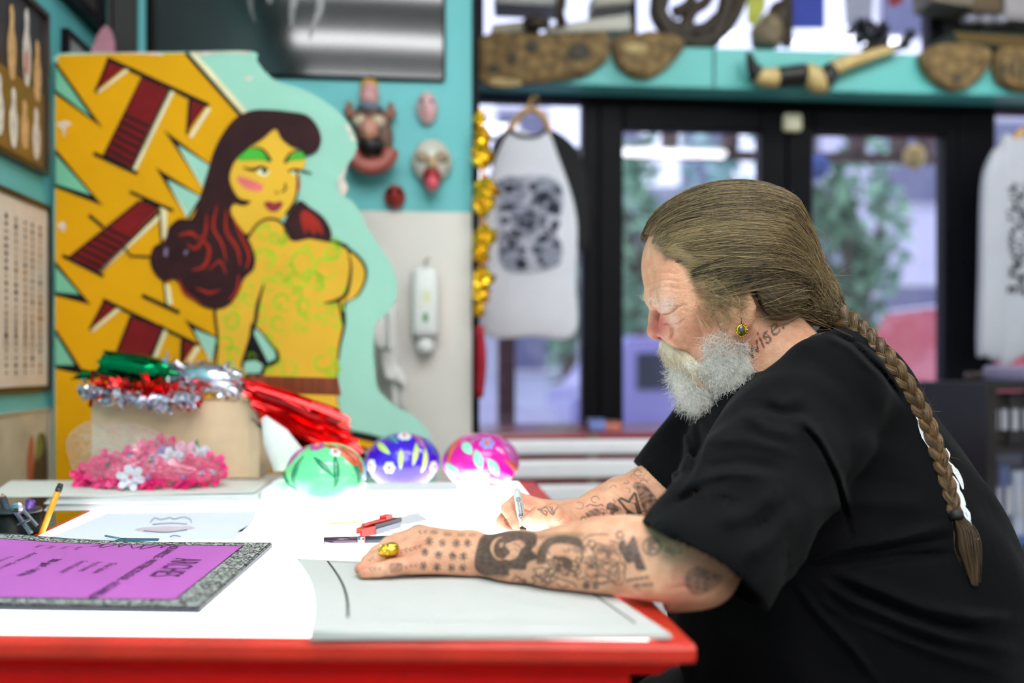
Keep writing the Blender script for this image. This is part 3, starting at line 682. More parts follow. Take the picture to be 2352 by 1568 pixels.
obj('printed_lettering', m, mat('print_black', (44, 45, 56), .8, var=.3), t)
obj('wooden_hanger', MB().tube([onY(a, b, YR + .01) for a, b in spline([(2310, 345), (2345, 305), (2400, 290), (2450, 320)])], .014, 8), mat('hanger_wood', (0, 0, 0)), t, True)

# ------------------------------------------------------------------ gold garland and red streamer by the corner
YG = 2.66
gold = mat('gold_foil', (232, 186, 40), .22, .85, var=.25, scale=60, bump=.5, bscale=60)
ylw = mat('gold_foil_dark', (150, 104, 18), .3, .8, var=.3, scale=40)
c = onY(1110, 720, YG)
t = thing('gold_garland', 'shiny gold foil garland hanging beside the narrow pane', 'garland', c)
rn = random.Random(21)
for (x, y, w) in ((1100, 274, 15), (1108, 315, 20), (1108, 358, 26), (1116, 440, 28), (1110, 470, 24), (1112, 545, 26), (1104, 580, 20), (1110, 640, 24), (1104, 672, 20), (1100, 712, 14)):
    q = onY(x, y, YG); r_ = w / F * YG
    obj('foil_bell', MB().ell(q, (r_, r_, r_ * 1.15), 12, 8, fn=lambda v: 1 + .22 * math.sin(v.x * 9 + y) * math.cos(v.z * 8) ), gold, t)
    b_ = MB()
    for k in range(12):
        a = rn.uniform(0, 6.28); e = rn.uniform(.8, 1.5) * r_; v = Vector((math.cos(a), rn.uniform(-.8, .2), math.sin(a))).normalized()
        p1 = Vector(q) + v * r_ * .7; p2 = Vector(q) + v * e; s = v.cross(Vector((0, 1, .3))).normalized() * .007
        b_.add([p1 - s, p1 + s, p2 + s * .4, p2 - s * .4], [(0, 1, 2, 3)])
    obj('foil_petals', b_, ylw, t)
obj('cord', MB().tube([onY(1102, 250, YG), onY(1108, 400, YG), onY(1106, 600, YG), onY(1100, 730, YG)], .005, 6), ylw, t)
m = MB()
def strm(u, v): 
    x = 1092 + u * (18 + 8 * math.sin(math.pi * v)); q = onY(x, 748 + 165 * v, YG); return (q[0], q[1] + .02 * math.sin(u * 9), q[2])
m.grid(strm, 8, 8)
o = tag(obj('red_streamer', m, mat('crimson_cloth', (168, 0, 36), .6, var=.15), None, True), 'crimson cloth streamer hanging under the gold garland', 'streamer')
o.modifiers.new('thickness', 'SOLIDIFY').thickness = .004

# ------------------------------------------------------------------ red tool cabinet
redc = mat('cabinet_red', (128, 16, 30), .28, var=.06, coat=.4)
whb = mat('drawer_trim', (250, 249, 252), .25, .0, var=.02, spec=.7)
xc0 = onY(1096, 990, 2.95)[0]; yc0, yc1 = 2.95, 3.42; xc1 = xc0 + 1.0; zt = onY(1300, 993, 2.95)[2]
t = thing('tool_cabinet', 'red metal tool cabinet with long white drawer pulls', 'tool cabinet', ((xc0 + xc1) / 2, (yc0 + yc1) / 2, 0))
obj('carcass', MB().bev((xc0, yc0, .08), (xc1, yc1, zt), .012, 2), redc, t)
zrow = [(1008, 1042), (1054, 1096), (1110, 1152), (1166, 1210), (1225, 1300), (1316, 1420)]
for a, b in zrow:
    z1, z0_ = onY(1300, a, yc0)[2], onY(1300, b, yc0)[2]
    d_ = obj('drawer', MB().bev((xc0 + .02, yc0 - .012, z0_ - .016), (xc1 - .02, yc0 - .0005, z1 + .004), .004, 1), redc, t)
    obj('drawer_pull', MB().bev((xc0 + .03, yc0 - .034, z0_), (xc1 - .03, yc0 - .0125, z1), .012, 3), whb, d_)
    obj('catch', MB().box((xc0 + .33, yc0 - .014, z1 + .002), (xc0 + .36, yc0 - .0005, z1 + .016)), mat('catch_steel', (170, 150, 130), .3, .8), d_)
for sx_ in (xc0 + .06, xc1 - .06):
    for sy_ in (yc0 + .06, yc1 - .06):
        obj('caster', MB().lathe((sx_, sy_ - .02, .04), [(.02, 0), (.04, .006), (.04, .03), (.02, .036)], 14, (0, 1, 0)), mat('rubber_black', (20, 20, 20), .6), t)
# odds and ends on the cabinet top
for i, (px, w_, h_, col_, nm, lb) in enumerate(((1370, .05, .03, (120, 140, 205), 'blue_tin', 'small blue tin on the red cabinet top'), (1405, .05, .022, (206, 120, 100), 'coral_tin', 'small coral tin next to the blue tin on the cabinet'))):
    q = onY(px, 980, 3.05)
    o = thing(nm, lb, 'tin', (q[0], 3.05, zt))
    obj('tin_body', MB().bev((q[0] - w_ / 2, 3.02, zt), (q[0] + w_ / 2, 3.08, zt + h_), .006, 2), mat(nm + '_paint', col_, .4), o)
    obj('lid', MB().bev((q[0] - w_ / 2 - .001, 3.019, zt + h_), (q[0] + w_ / 2 + .001, 3.081, zt + h_ + .006), .003, 1), mat(nm + '_lid', tuple(v * .8 for v in col_), .4), o)

# ------------------------------------------------------------------ things along the turquoise ledge
bark = mat('carved_bark', (150, 122, 74), .75, rgb2=(78, 56, 30), scale=26, bump=.6, bscale=40)
YL = 3.335
def slab(name, label, pts, holes=(), col=bark, th=.03):
    q = spline(pts, 4, True)
    c = onY(np.mean([p[0] for p in pts]), max(p[1] for p in pts), YL)
    t = thing(name, label, 'carving', (c[0], YL, c[2]), 'carved wooden plaques on the ledge')
    from mathutils.geometry import tessellate_polygon
    m = MB(); n = len(q); fr = [tuple(np.array(onY(p[0], p[1], YL)) + np.array((0, -th + .006 * math.sin(p[0] * .13) , 0))) for p in q]; bk = [onY(p[0], p[1], YL - .001) for p in q]
    gx, gy = np.mean([p[0] for p in q]), np.mean([p[1] for p in q])
    inn = [tuple(np.array(onY(gx + (p[0] - gx) * .9, gy + (p[1] - gy) * .82, YL)) + np.array((0, -th - .012, 0))) for p in q]
    tri = tessellate_polygon([[Vector((p[0], p[1], 0)) for p in q]])
    m.add(bk + fr + inn, [(i, (i + 1) % n, n + (i + 1) % n, n + i) for i in range(n)] + [(n + i, n + (i + 1) % n, 2 * n + (i + 1) % n, 2 * n + i) for i in range(n)] + [tuple(2 * n + j for j in f) for f in tri] + [tuple(f) for f in tri])
    obj('plaque', m, col, t)
    for (x, y, rx, ry, k) in holes:
        e = onY(x, y, YL - th - .014)
        obj('carved_eye' if k == 0 else 'carved_patch', MB().ell(e, (rx / F * YL, .006, ry / F * YL), 12, 8), mat('carve_dark', (66, 60, 50), .7, var=.4, scale=40) if k == 0 else mat('carve_pale', (186, 164, 110), .7, var=.3, scale=30), t)
    return t
slab('carved_plaque', 'long tan carved wooden plaque with green blotches below the box stack', [(1090, 110), (1130, 80), (1200, 84), (1290, 84), (1380, 78), (1394, 100), (1390, 140), (1340, 176), (1260, 190), (1150, 204), (1110, 196), (1094, 160)],
     [(1178, 132, 12, 12, 0), (1222, 106, 16, 14, 0), (1330, 118, 26, 22, 0), (1134, 158, 12, 10, 0), (1160, 190, 40, 10, 1)])
slab('carved_plaque', 'rounded brown carved wooden plaque under the antlers', [(1404, 92), (1450, 84), (1500, 78), (1560, 94), (1564, 118), (1538, 150), (1500, 178), (1460, 182), (1420, 160), (1404, 126)], [(1460, 110, 30, 12, 1)])
slab('carved_plaque', 'dark tan carved disc plaque hung above the second glass door', [(2106, 132), (2130, 112), (2200, 104), (2256, 116), (2262, 150), (2236, 190), (2188, 212), (2146, 196), (2116, 166)], [(2200, 178, 14, 10, 0)])
slab('carved_plaque', 'brown carved plaque with upright grooves beside the disc plaque', [(2280, 122), (2330, 114), (2400, 118), (2410, 190), (2360, 214), (2306, 204), (2278, 176)], [(2305, 160, 5, 24, 0), (2325, 158, 5, 24, 0), (2345, 160, 5, 24, 0)])
# banded horn
hp = [(1718, 118), (1732, 160), (1756, 178), (1800, 176), (1856, 172), (1884, 190), (1906, 166), (1930, 150), (1984, 132), (2052, 112), (2080, 104)]
c = onY(1884, 196, YL - .03)
t = thing('banded_horn', 'curved black and cream banded horn hanging on the turquoise ledge', 'horn', c)
sp_ = spline(hp, 6); n = len(sp_); rad = np.interp(np.linspace(0, 1, n), [0, .12, .3, .5, .62, .8, 1], [.006, .028, .036, .04, .03, .022, .006])
bands = [(0, 9, 0), (9, 16, 1), (16, 23, 0), (23, 31, 1), (31, 38, 0), (38, 54, 1), (54, n, 0)]
for a, b, k in bands:
    pts = [onY(p[0], p[1], YL - .045) for p in sp_[a:b + 1]]
    if len(pts) > 1: obj('horn_band', MB().tube(pts, list(rad[a:b + 1]), 12), mat('horn_cream', (206, 178, 116), .4, var=.2, scale=20) if k else mat('horn_black', (22, 18, 16), .4), t, True)
# driftwood antlers
YD = 3.42
c = onY(1590, 108, YD)
t = thing('antlers', 'dark twisted antlers standing on the ledge before bright glass', 'antlers', (c[0], YD, ztb))
ant = mat('antler_dark', (52, 40, 26), .6, var=.4, scale=20, bump=.4, bscale=50)
for pts, r0, r1 in (([(1530, -40), (1512, 20), (1520, 50), (1546, 80), (1590, 100), (1632, 92), (1652, 60), (1668, 10), (1672, -40)], .034, .03), ([(1580, 100), (1576, 60), (1590, 25), (1620, 5), (1640, -30)], .03, .018), ([(1546, 82), (1530, 70), (1516, 40)], .03, .012), ([(1640, 80), (1664, 40), (1690, -10)], .03, .015), ([(1548, 30), (1580, 10), (1600, -30)], .024, .014), ([(1512, 30), (1540, 60), (1580, 70), (1620, 66), (1650, 40)], .030, .024), ([(1600, 92), (1660, 70), (1700, 10), (1720, -60)], .030, .016), ([(1500, 10), (1530, -10), (1560, -50)], .024, .012)):
    q = spline(pts, 5); obj('tine', MB().tube([onY(p[0], p[1], YD) for p in q], list(np.linspace(r0, r1, len(q))), 8), ant, t, True)
# boxes and books stacked in front of the first transom
YK = 3.42
def ledge_box(name, label, cat, pts, col, dep=.12, lidcol=None, group=None):
    m = MB(); fr = [onY(a, b, YK - dep / 2) for a, b in pts]
    m.prism(fr, (0, dep, 0)); c = onY(np.mean([p[0] for p in pts]), max(p[1] for p in pts), YK)
    t = thing(name, label, cat, c, group)
    obj('cover', m, mat('cover_%d_%d_%d' % col, col, .6, var=.12), t)
    e = MB(); a, b, c_, d = [np.array(p) for p in fr]
    k0, k1 = d + (a - d) * .82, c_ + (b - c_) * .82; j0, j1 = d + (a - d) * .18, c_ + (b - c_) * .18
    off = np.array((0, -.0008, 0)); e.add([tuple(k0 + off), tuple(k1 + off), tuple(j1 + off), tuple(j0 + off)], [(0, 1, 2, 3)])
    obj('page_edge', e, mat('edge_%d_%d_%d' % (lidcol or (190, 186, 172)), lidcol or (190, 186, 172), .7, var=.15, stretch=(1, 1, 30)), t)
    return t
ledge_box('flat_box', 'pale flat box at the bottom of the ledge stack', 'box', [(1262, 58), (1446, 32), (1450, 68), (1250, 76)], (186, 182, 170), .14, (206, 202, 190))
ledge_box('flat_box', 'thin brown box tilted on the ledge above the long plaque', 'box', [(1130, 56), (1228, 46), (1240, 72), (1128, 80)], (120, 106, 80), .14, (176, 172, 150))
ledge_box('flat_box', 'grey box high on the ledge stack with dark underside', 'box', [(1140, -30), (1300, -34), (1302, 14), (1142, 6)], (160, 162, 158), .14, (186, 188, 184))
ledge_box('flat_box', 'cream box on the ledge stack by the dark post', 'box', [(1366, -20), (1452, -26), (1452, 8), (1366, 14)], (150, 146, 134), .14, (190, 184, 170))
YW = YK - .10; m = MB(); m.tube([onY(1290, 58, YW), onY(1285, 20, YW), onY(1295, -20, YW)], [.02, .014, .018], 8); m.tube([onY(1205, 58, YW), onY(1232, 50, YW), onY(1262, 58, YW)], [.02, .028, .016], 8)
tag(obj('driftwood_scrap', m, ant, None, True), 'knobbly brown driftwood scrap among the ledge boxes', 'driftwood')
# coloured papers hung inside the second transom
YF2 = 3.47
def flagp(name, label, pts, col):
    q = [onY(a, b, YF2) for a, b in pts]
    m = MB().prism(q, (0, .003, 0)); t = thing(name, label, 'flag', q[0], 'coloured flags in the transom window')
    obj('cloth', m, mat('flag_%d_%d_%d' % col, col, .7, var=.1), t)
    a, b = Vector(q[0]), Vector(q[1]); obj('hem', MB().tube([a + Vector((0, -.001, 0)), b + Vector((0, -.001, 0))], .004, 6), mat('hem_%d_%d_%d' % col, tuple(v * .8 for v in col), .7), t)
flagp('yellow_flag', 'yellow-green paper flag hung in the bright transom', [(1722, -230), (1772, -230), (1758, 20), (1735, 62), (1716, 50)], (186, 190, 80))
flagp('blue_flag', 'deep blue flag hung in the bright transom', [(1820, -230), (1894, -230), (1894, 64), (1822, 64)], (44, 62, 156))
flagp('grey_flag', 'grey lavender flag beside the blue flag', [(1922, -230), (2014, -230), (2004, 40), (1944, 58)], (150, 150, 172))
flagp('maroon_flag', 'small maroon pointed flag near the transom corner', [(2030, -230), (2076, -230), (2076, 4), (2050, 18), (2036, -4)], (130, 40, 56))
# brown totem and black-leaved plant on the ledge
c = onY(1765, 108, YD)
t = thing('brown_totem', 'weathered brown wooden figure standing between yellow and blue flags', 'figure', (c[0], YD, ztb))
obj('body', MB().tube([onY(1758, 106, YD), onY(1760, 80, YD), onY(1772, 55, YD), onY(1768, 34, YD)], [.05, .06, .045, .03], 10), mat('totem_brown', (124, 108, 84), .7, var=.4, scale=30, bump=.4), t, True)
obj('head', MB().ell(onY(1790, 40, YD), (.045, .045, .06), 12, 8), ant, t, True)
obj('stem', MB().tube([onY(1808, 106, YD), onY(1806, -230, YD)], .022, 8), ant, t)
c = onY(2010, 104, YD)
t = thing('black_plant', 'spiky black-leaved ornament on the ledge before bright glass', 'plant', (c[0], YD, ztb))
rn = random.Random(6)
for k in range(16):
    x0 = 2000 + rn.uniform(-8, 8); a = rn.uniform(-1.3, 1.3); L = rn.uniform(40, 76)
    p = [(x0, 104), (x0 + L * .5 * math.sin(a), 104 - L * .6), (x0 + L * math.sin(a) * .9, 104 - L * math.cos(a) * 1.0)]
    obj('leaf', MB().tube([onY(q[0], q[1], YD + rn.uniform(-.03, .03)) for q in spline(p, 3)], [.004, .02, .022, .026, .02, .014, .003], 5, flat=.3), mat('leaf_black', (34, 36, 44), .4, var=.3), t)
for (x, y) in ((1975, 88), (2030, 92), (2078, 100), (2090, 80)):
    obj('bud', MB().ell(onY(x, y, YD), (.022, .022, .022), 8, 6), mat('leaf_black', (0, 0, 0)), t)
obj('pot', MB().lathe((c[0], YD, ztb), [(.03, 0), (.045, .04), (.048, .05)], 14), ant, t)
# shelf of books and boxes in the upper corner
ledge_box('green_tray', 'dark green tray with brown rim on the ledge above the disc plaque', 'tray', [(2190, 70), (2420, 82), (2420, 124), (2200, 96)], (34, 44, 18), .16, (96, 72, 20))
ledge_box('brown_carton', 'brown carton high on the ledge above the green tray', 'carton', [(2240, -30), (2300, -30), (2300, 30), (2236, 26)], (78, 62, 40), .14, (96, 76, 50))
ledge_box('grey_carton', 'grey carton at the end of the ledge', 'carton', [(2306, -30), (2420, -30), (2420, 52), (2310, 44)], (140, 134, 136), .14, (160, 154, 156))
ledge_box('tan_carton', 'tan carton high on the ledge by the bright transom', 'carton', [(2140, -40), (2236, -40), (2236, 16), (2144, 2)], (110, 100, 84), .14, (130, 120, 100))
m = MB(); rn = random.Random(9)
for k in range(3):
    q = onY(2228 + 34 * k, 46, YK - .09); m.ell(q, (.03, .03, .02), 10, 6)
tag(obj('silver_trinket', m, mat('silver', (200, 196, 214), .25, .8, var=.2)), 'silvery trinkets heaped in the green tray', 'trinket')

# ------------------------------------------------------------------ shelving beyond the man's back
shx0, shx1, shy0, shy1 = onY(2290, 1000, 2.7)[0], 1.98, 2.7, 3.1
dk = mat('shelf_dark', (30, 24, 24), .5, var=.3)
t = thing('book_shelf', 'dark open shelf of magazines behind the seated man', 'shelf', (shx0 + .3, 2.9, 0))
zs = [onY(2320, y, 2.7)[2] for y in (1236, 1025, 880)]
zs = [.35] + zs
obj('side_panel', MB().box((shx0 - .03, shy0, 0), (shx0, shy1, zs[-1])), dk, t); obj('side_panel', MB().box((shx1, shy0, 0), (shx1 + .03, shy1, zs[-1])), dk, t)
for k, z in enumerate(zs): obj('shelf_board', MB().box((shx0, shy0, z - .02), (shx1, shy1, z)), mat('shelf_blue', (74, 98, 150), .4) if k == 1 else dk, t)
rn = random.Random(12)
cols = [(196, 198, 208), (60, 72, 110), (150, 152, 170), (36, 36, 46), (178, 182, 200), (90, 100, 140), (120, 40, 50), (210, 210, 216)]
for k, z in enumerate(zs[:-1]):
    x = shx0 + .012; hmax = zs[k + 1] - z - .03; i = 0
    while x < shx1 - .05:
        w_ = rn.uniform(.012, .034); h_ = min(hmax, rn.uniform(.16, .23)); cc = rn.choice(cols) if k != 2 else rn.choice([(30, 22, 20), (44, 34, 28), (36, 30, 34)])
        tone = ('pale' if sum(cc) > 480 else 'grey' if sum(cc) > 340 else 'dark') + (' red' if cc[0] > cc[2] + 40 else ' blue' if cc[2] > cc[0] + 25 else '')
        q = thing('magazine', tone + (' thick' if w_ > .024 else ' slim') + ' magazine, ' + ('first second third fourth fifth sixth seventh eighth ninth tenth eleventh twelfth thirteenth fourteenth fifteenth sixteenth seventeenth eighteenth nineteenth twentieth'.split() + ['next'] * 40)[i] + ' from the side panel on the ' + ('lowest', 'middle', 'upper')[k] + ' shelf board', 'book', (x + w_ / 2, 2.8, z), 'books on the dark shelf')
        obj('cover', MB().bev((x, shy0 + .03 + rn.uniform(0, .02), z + .0005), (x + w_, shy0 + .2, z + h_), .003, 1), mat('bk_%d_%d_%d' % cc, cc, .5), q)
        obj('spine_label', MB().box((x + w_ * .2, shy0 + .0285, z + h_ * .3), (x + w_ * .8, shy0 + .031, z + h_ * .7)), mat('spine_tag', (170, 170, 180), .5), q)
        x += w_ + .0015; i += 1
# dark bentwood hoops on top of the shelf
for k, (x, y, r_) in enumerate(((2330, 950, 74), (2338, 940, 60))):
    q = [(lambda v: (v[0], v[1], max(v[2], zs[-1] + .016)))(onY(x + r_ * 1.5 * math.cos(a), y - r_ * math.sin(a), 2.98 + .06 * k)) for a in np.linspace(.05, math.pi - .05, 16)]
    tag(obj('bentwood_hoop', MB().tube(q, .014, 8), mat('bentwood', (54, 42, 40), .4), None, True), ('outer' if k == 0 else 'inner') + ' dark bentwood hoop standing on the book shelf', 'hoop')
m = MB(); m.bev((shx0 + .1, 2.72, zs[-1] + .0005), (shx0 + .5, 2.95, zs[-1] + .05), .012, 2)
tag(obj('folded_cloth', m, mat('lavender_cloth', (150, 140, 168), .8, var=.1), None, True), 'folded lavender cloth under the bentwood hoops', 'cloth')
# ------------------------------------------------------------------ the street outside
struct('pavement', MB().box((-6, YS + .1, -.12), (14, 6.2, -.02)), mat('pavement_grey', (150, 150, 158), .8, var=.1, scale=2))
struct('road', MB().box((-14, 6.2, -.16), (26, 13, -.1)), mat('asphalt', (96, 98, 112), .8, var=.1, scale=2))
struct('pavement', MB().box((-14, 13, -.12), (26, 17, -.02)), mat('pavement_grey', (0, 0, 0)))
def facade(name, label, x0, x1, y, h, col, storeys, nwin, wcol=(110, 112, 140)):
    t = thing(name, label, 'building', ((x0 + x1) / 2, y, 0))
    obj('wall', MB().box((x0, y, -.1), (x1, y + 2, h)), mat(name + '_wall', col, .8, var=.08, scale=1.2), t)
    obj('cornice', MB().box((x0 - .05, y - .15, h), (x1 + .05, y + 2, h + .25)), mat(name + '_cornice', tuple(v * .85 for v in col), .7), t)
    for i in range(storeys):
        for j in range(nwin):
            wx = x0 + (x1 - x0) * (j + .5) / nwin; wz = .9 + i * 3.0; ww = (x1 - x0) / nwin * .26
            o = obj('window_frame', MB().box((wx - ww - .06, y - .07, wz - .06), (wx + ww + .06, y - .001, wz + 1.6)), mat('frame_pale', (206, 206, 214), .6), t)
            obj('pane', MB().box((wx - ww, y - .08, wz), (wx + ww, y - .071, wz + 1.5)), mat('pane_dark', wcol, .15), o)
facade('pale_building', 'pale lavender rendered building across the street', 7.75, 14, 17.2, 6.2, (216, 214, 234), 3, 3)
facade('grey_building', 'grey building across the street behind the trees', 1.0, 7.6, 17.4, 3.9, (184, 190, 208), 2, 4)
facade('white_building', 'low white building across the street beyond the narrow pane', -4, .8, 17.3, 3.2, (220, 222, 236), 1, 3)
# trees with leaf cards joined per crown
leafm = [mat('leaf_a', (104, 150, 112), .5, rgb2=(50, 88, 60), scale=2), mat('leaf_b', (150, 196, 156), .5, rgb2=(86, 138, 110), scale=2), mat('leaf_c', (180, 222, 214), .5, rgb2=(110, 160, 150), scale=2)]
def tree(label, x, y, h, r_, seed, lm, dens=900):
    rn = np.random.default_rng(seed)
    t = thing('street_tree', label, 'tree', (x, y, -.1), 'trees along the street')
    obj('trunk', MB().tube([(x, y, -.1), (x + .05, y, h * .4), (x - .05, y, h * .8)], [.13, .1, .05], 10), mat('tree_bark', (84, 70, 62), .8, var=.3), t)
    for k in range(4):
        a = k * 1.7; obj('branch', MB().tube([(x, y, h * .42), (x + r_ * .4 * math.cos(a), y + r_ * .4 * math.sin(a), h * .62), (x + r_ * .7 * math.cos(a), y + r_ * .7 * math.sin(a), h * .85)], [.06, .04, .02], 6), mat('tree_bark', (0, 0, 0)), t)
    n = dens; u = rn.normal(size=(n, 3)); u /= np.linalg.norm(u, axis=1, keepdims=True); rr = rn.uniform(.45, 1, (n, 1)) ** .6
    lump = 1 + .25 * np.sin(u[:, :1] * 5 + seed) * np.cos(u[:, 2:] * 4)
    c = np.array((x, y, h * .72)) + u * rr * lump * np.array((r_, r_, h * .42))
    s = rn.uniform(.07, .15, (n, 1)); a = rn.normal(size=(n, 3)); a /= np.linalg.norm(a, axis=1, keepdims=True); b = np.cross(a, rn.normal(size=(n, 3))); b /= np.linalg.norm(b, axis=1, keepdims=True)
    v = np.stack([c - a * s, c - b * s * .5, c + a * s, c + b * s * .5], 1).reshape(-1, 3)
    m = MB(); m.v = [tuple(q) for q in v]; m.f = [tuple(range(4 * i, 4 * i + 4)) for i in range(n)]; m.mi = [0] * n
    o = obj('foliage', m, lm, t); o['kind'] = 'stuff'
def at(px, d): return P(px, HY, d)[:2]
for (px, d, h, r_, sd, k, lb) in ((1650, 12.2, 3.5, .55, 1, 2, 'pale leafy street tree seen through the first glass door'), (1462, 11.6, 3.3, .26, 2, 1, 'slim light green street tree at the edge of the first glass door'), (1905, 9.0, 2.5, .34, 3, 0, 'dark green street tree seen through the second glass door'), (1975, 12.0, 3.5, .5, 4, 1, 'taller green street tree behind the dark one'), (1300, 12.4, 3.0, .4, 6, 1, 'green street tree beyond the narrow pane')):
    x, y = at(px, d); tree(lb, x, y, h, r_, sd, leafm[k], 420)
# parked vehicles
def car(label, x, y, L, H, col, roofcol, name='parked_car'):
    t = thing(name, label, 'car', (x, y, -.1), 'parked cars'); z = -.1
    side = [(-L / 2, .25), (L / 2, .25), (L / 2, .75), (L * .36, .85), (L * .22, H), (-L * .30, H), (-L * .44, .88), (-L / 2, .8)]
    obj('body', MB().prism([(x + a, y - .85, z + b) for a, b in side], (0, 1.7, 0)), mat(name + '_%d_%d_%d' % col, col, .3, var=.03, coat=.5), t)
    for (a0, a1) in ((-L * .27, -L * .03), (0, L * .19)):
        obj('side_window', MB().box((x + a0, y - .865, z + .9), (x + a1, y - .851, z + H - .1)), mat('car_glass', (40, 46, 70), .1), t)
    obj('roof_panel', MB().bev((x - L * .3, y - .84, z + H), (x + L * .22, y + .84, z + H + .03), .02, 1), mat(name + 'roof_%d_%d_%d' % roofcol, roofcol, .3), t)
    for a in (-L * .31, L * .31):
        for s in (-.87, .69): obj('wheel', MB().lathe((x + a, y + s, z + .31), [(.2, 0), (.31, .03), (.31, .15), (.2, .18)], 16, (0, 1, 0)), mat('tyre', (26, 26, 30), .7), t)
x, y = at(2128, 7.0); car('parked red car with white roof beyond the second glass door', x + .9, y, 2.6, 1.5, (186, 40, 66), (226, 226, 246))
x, y = at(1150, 8.2); car('parked pale car beyond the narrow pane', x - 1.15, y, 3.0, 1.2, (214, 216, 240), (226, 228, 248))
x, y = at(1570, 9.0); car('parked lavender car seen through the first glass door', x, y, 2.3, 1.3, (150, 146, 206), (170, 166, 220))
# low wall and planters on the near pavement
for i, (px, d, w_, h_, col_, lb) in enumerate(((1205, 5.2, .7, .62, (104, 100, 140), 'low violet-grey planter outside the narrow pane'), (1490, 5.4, .6, .5, (96, 62, 92), 'low plum planter outside the first glass door'))):
    x, y = at(px, d); t = thing('street_planter', lb, 'planter', (x, y, -.02))
    obj('tub', MB().bev((x - w_ / 2, y - .2, -.02), (x + w_ / 2, y + .2, h_), .02, 1), mat('planter_%d' % i, col_, .7), t)
    obj('soil', MB().box((x - w_ / 2 + .03, y - .17, h_), (x + w_ / 2 - .03, y + .17, h_ + .01)), mat('soil', (60, 50, 44), .9), t)
# awning with posts and hanging fringe over the pavement
t = thing('shop_awning', 'brown slatted awning above the pavement outside the doors', 'awning', (1.4, 4.6, 2.2))
am = mat('awning_brown', (92, 64, 66), .7)
zaw = P(1600, 352, 4.8)[2]
obj('front_beam', MB().box((.4, 4.70, zaw - .015), (3.4, 4.78, zaw + .02)), am, t)
for px in (1545, 1690, 1875, 2000, 2105, 2170):
    q = P(px, 352, 4.72); obj('slat', MB().box((q[0] - .035, 4.66, zaw + .0205), (q[0] + .035, 4.72, zaw + .35)), am, t)
obj('awning_post', MB().box((.38, 4.70, -.02), (.46, 4.78, zaw - .0155)), am, t); obj('awning_post', MB().box((3.34, 4.70, -.02), (3.42, 4.78, zaw - .0155)), am, t)
for (px, col_, lb) in ((1880, (66, 90, 170), 'small blue lantern hung under the awning'), (2100, (196, 168, 90), 'small ochre lantern hung under the awning')):
    q = P(px, 385 if col_[0] < 100 else 362, 4.74); pass
    obj('lantern_shade', MB().lathe((q[0], q[1], q[2] - .05), [(.02, 0), (.05, .03), (.05, .08), (.02, .11)], 10), mat('lantern_%d' % col_[0], col_, .6), t)
    obj('lantern_cord', MB().tube([(q[0], q[1], q[2] + .06), (q[0], q[1], zaw)], .004, 5), am, t)
# ------------------------------------------------------------------ light table
redp = mat('table_red', (232, 4, 2), .42, var=.12, scale=5, bump=.05, coat=.0, spec=.25)
rim_m = mat('rim_red', (200, 44, 26), .35, var=.15, scale=14, bump=.06)
NR = Vector(onz(1604, 1476)); xl = onz(130, 1200)[0]; xr = NR.x; yb = 2.12
q0 = Vector(onz(0, 1463)); sl = (NR.y - q0.y) / (NR.x - q0.x)
NL = Vector((xl, NR.y + sl * (xl - NR.x), TBL)); FL = Vector((xl, yb, TBL)); FR = Vector((xr, yb, TBL))
t = thing('light_table', 'big red framed light table with glowing white top', 'light table', ((xl + xr) / 2, 1.5, 0))
def quad(z, dl, dr, df, db):
    return [(NL.x + dl, NL.y + df, z), (NR.x - dr, NR.y + df, z), (FR.x - dr, FR.y - db, z), (FL.x + dl, FL.y - db, z)]
W_L, W_R, W_F, W_B = .016, .040, .021, .03
o_, i_ = quad(TBL - .001, 0, 0, 0, 0), quad(TBL - .001, W_L, W_R, W_F, W_B)
ob, ib = quad(TBL - .022, 0, 0, 0, 0), quad(TBL - .022, W_L, W_R, W_F, W_B)
m = MB()
for a in range(4):
    b = (a + 1) % 4
    m.hexa([ob[a], ob[b], ib[b], ib[a], o_[a], o_[b], i_[b], i_[a]])
rimo = obj('top_rim', m, rim_m, t)
bv = rimo.modifiers.new('soft', 'BEVEL'); bv.width = .006; bv.segments = 2
pm = bpy.data.materials.new('light_panel'); pm.use_nodes = True; nt = pm.node_tree
b = nt.nodes['Principled BSDF']; b.inputs['Base Color'].default_value = (.8, .82, .84, 1); b.inputs['Roughness'].default_value = .25
b.inputs['Emission Color'].default_value = (.93, .975, 1, 1); b.inputs['Emission Strength'].default_value = PANEL_POWER
pi_, pj = quad(TBL - .016, W_L + .0005, W_R + .0005, W_F + .0005, W_B + .0005), quad(TBL, W_L + .0005, W_R + .0005, W_F + .0005, W_B + .0005)
obj('glowing_panel', MB().hexa(pi_ + pj), pm, t)
a0, a1 = quad(TBL - .0235, .03, .055, .035, .05), quad(.56, .03, .055, .035, .05)
obj('apron', MB().hexa(a1 + a0), redp, t)
k0, k1 = quad(TBL - .0225, .012, .02, .014, .02), quad(TBL - .034, .018, .03, .022, .03)
obj('moulding', MB().hexa(k1 + k0), redp, t)
f0, f1 = Vector(a1[0]), Vector(a1[1])
dirf = (f1 - f0).normalized(); 
